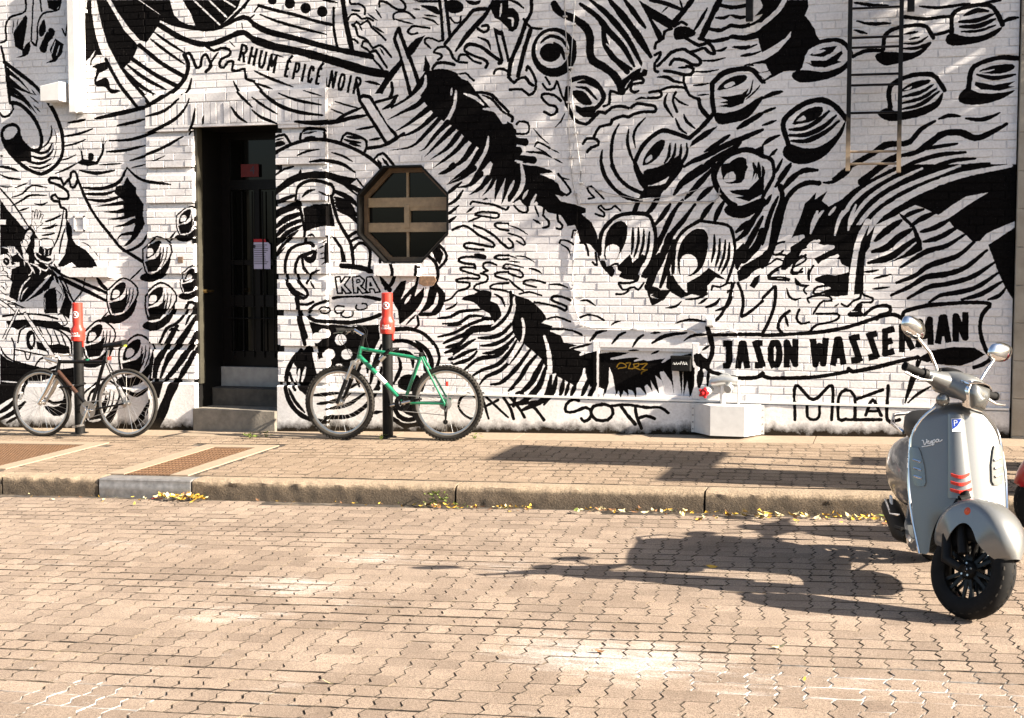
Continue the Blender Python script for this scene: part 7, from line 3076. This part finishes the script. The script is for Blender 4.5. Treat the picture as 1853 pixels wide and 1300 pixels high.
# leaves and litter lying alone on the street
def lone(name, px_, py_, s, m_, lab, cat='leaf', yaw=0.3):
    p = street_pt(px_, py_)
    o = thing(name, lab, cat, (p[0], p[1], p[2] + .004))
    q = MB(); leaf(q, Vector((0, 0, .004)), s, yaw, random.Random(int(px_)))
    q.build('blade', m_, o)
    q = MB(); q.tube([(-s, 0, .006), (-s * 1.4, .004, .008)], .0015, 4); q.build('stalk', leaf_mats[1], o)
lone('leaf', 1288, 1028, .036, M['leaf_yellow'], 'bright yellow leaf lying inside the scooter shadow')
lone('leaf', 1456, 1232, .016, M['leaf_yellow'], 'small yellow leaf among the white painted joints at the lower right', yaw=1.5)
lone('leaf', 1278, 1101, .022, M['leaf_yellow'], 'yellow leaf on the setts just below the scooter shadow')
lone('leaf', 1410, 1175, .034, leaf_mats[2], 'pale crumpled leaf right of the white paint patch')
lone('leaf', 592, 1238, .03, leaf_mats[2], 'straw coloured leaf on the setts at the lower middle')
lone('leaf', 1084, 1182, .026, leaf_mats[1], 'brown leaf lying on the white paint patch')
lone('leaf', 1266, 942, .03, M['leaf_yellow'], 'yellow leaf on the street away from the kerb near the kerb joint')
def scrap(px_, py_, m_, lab, s):
    p = street_pt(px_, py_)
    o = thing('litter', lab, 'litter', (p[0], p[1], p[2] + .004))
    q = MB(); q.add([(-s, -.3 * s, .004), (0, -.35 * s, .016), (s, -.2 * s, .006), (.9 * s, .4 * s, .012), (0, .3 * s, .004), (-s * .8, .35 * s, .014)], [(0, 1, 4, 5), (1, 2, 3, 4)])
    q.build('paper_scrap', m_, o)
scrap(285, 905, M['red_plastic'], 'red scrap of wrapper beside the heap of yellow leaves', .045)
scrap(124, 888, M['blue'], 'small blue scrap of litter by the kerb at the left', .022)
def weed(px_, py_, n, s, lab):
    p = side_pt(px_, py_)
    o = thing('weed', lab, 'weed', (p[0], p[1], z_side(p[0], p[1]) + .004))
    r2 = random.Random(px_)
    q = MB()
    for i in range(n):
        a = r2.uniform(0, 6.3); d = abs(r2.gauss(0, s * 1.6))
        leaf(q, Vector((math.cos(a) * d * 1.6, math.sin(a) * d * .5, r2.uniform(.006, .05))), s * r2.uniform(.5, 1.1), a, r2)
    q.build('foliage', leaf_mats[3], o)
    q = MB()
    for i in range(5):
        a = i * 1.3
        q.tube([(0, 0, -.004), (math.cos(a) * s, math.sin(a) * s * .6, .03)], .002, 4)
    q.build('stem', leaf_mats[3], o)
weed(452, 794, 16, .030, 'low green weed in the joint right of the door step')
weed(482, 792, 12, .028, 'second small weed nearest to the green bicycle front wheel')
weed(816, 797, 12, .026, 'green weed under the rear wheel of the green bicycle')
weed(858, 795, 12, .026, 'small weed in the joint right of the green bicycle')
weed(690, 796, 14, .022, 'brownish weed at the foot of the right parking post')
p = on_wall(806, 911, YC)
o = thing('weed', 'leafy weed growing from the kerb joint over the street', 'weed', (p[0] - .05, YC - .03, z_street(p[0], YC) + .02))
q = MB(); r2 = random.Random(5)
for i in range(26):
    a = r2.uniform(0, 6.3)
    leaf(q, Vector((r2.gauss(0, .06), -abs(r2.gauss(0, .03)), r2.uniform(0, .09))), .03 * r2.uniform(.6, 1.2), a, r2)
q.build('foliage', M['leaf_green'], o)
q = MB(); q.tube([(0, 0, -.02), (-.03, -.02, .05), (-.06, -.03, .08)], .003, 5); q.build('stem', M['leaf_green'], o)

# ================================================================ unseen shapes added beyond the right edge to cast the pavement shadow
SX = 2.35
bd = thing('shadow_panel', 'unseen panels on posts added beyond the right edge to cast the pavement shadow', 'sign', (SX, -1.7, z_side(SX, -1.7)))
L = local(bd)
zg = z_side(SX, -1.7)
q = MB(L); q.box(SX - .04, -2.30, zg + 1.98, SX + .04, -1.45, zg + 2.95, .01); q.build('panel', M['worn_black'], bd)
q = MB(L); q.box(SX - .05, -1.86, zg + .3, SX + .05, -1.46, zg + 1.42, .01); q.build('side_panel', M['worn_black'], bd)
for yy, zz in ((-2.02, 2.0), (-1.66, 2.0)):
    q = MB(L); q.tube([(SX, yy, zg - .1), (SX, yy, zg + zz)], .03, 8); q.build('post', M['worn_black'], bd)
kc = thing('shadow_block', 'unseen added cabinet by the kerb beyond the right edge', 'blocker', (SX + .1, -2.58, z_side(SX, -2.45)))  # tall block added out of view for the shadow band nearest the kerb
q = MB(); q.box(-.25, -.30, -.05, .25, .30, 2.02, .02); q.build('housing', M['worn_black'], kc)
q = MB(); q.box(-.27, -.32, 2.02, .27, .32, 2.06, .01); q.build('roof', M['worn_black'], kc)
q = MB(); q.box(-.20, -.31, .2, .20, -.30, 1.8, .005); q.build('door', M['worn_black'], kc)

# unseen tree added beyond the right edge, crown shaped to shade the upper wall
tr = thing('shade_tree', 'unseen tree added beyond the right edge, its crown shaped to shade the wall', 'tree', (3.4, -.35, z_side(3.4, -.35)))
L = local(tr)
q = MB(L); q.tube([(3.4, -.35, .1), (3.38, -.33, 2.2), (3.45, -.42, 4.4), (3.4, -.6, 7.0)], [.09, .075, .055, .02], 9); q.build('trunk', simple('bark', (.09, .065, .045), .9, 0, .4, 30, .6), tr, smooth=60)
r2 = random.Random(77)
q = MB(L)
for i in range(26):
    z = r2.uniform(2.6, 7.5)
    y = -r2.uniform(.05, .30 + (z - 2.6) * .19)
    q.tube([(3.4, -.38, z - .5), (3.4 + r2.uniform(-.7, .7), y, z)], [.018, .006], 5)
q.build('limb', simple('bark2', (.09, .065, .045), .9, 0, .4, 30, .6), tr)
q = MB(L)
for i in range(3600):
    z = 2.75 + 5.8 * r2.random() ** .8
    dmax = .22 + (z - 2.75) * .20
    y = -.03 - dmax * r2.random()
    x = 3.4 + r2.gauss(0, .55)
    if mathutils.noise.noise(Vector((y * 2.2, z * 1.5, x * .5))) < -.12:
        continue
    leaf(q, Vector((x, y, z)), .085 * r2.uniform(.6, 1.3), r2.uniform(0, 6.3), r2)
q.build('crown', M['leaf_green'], tr)
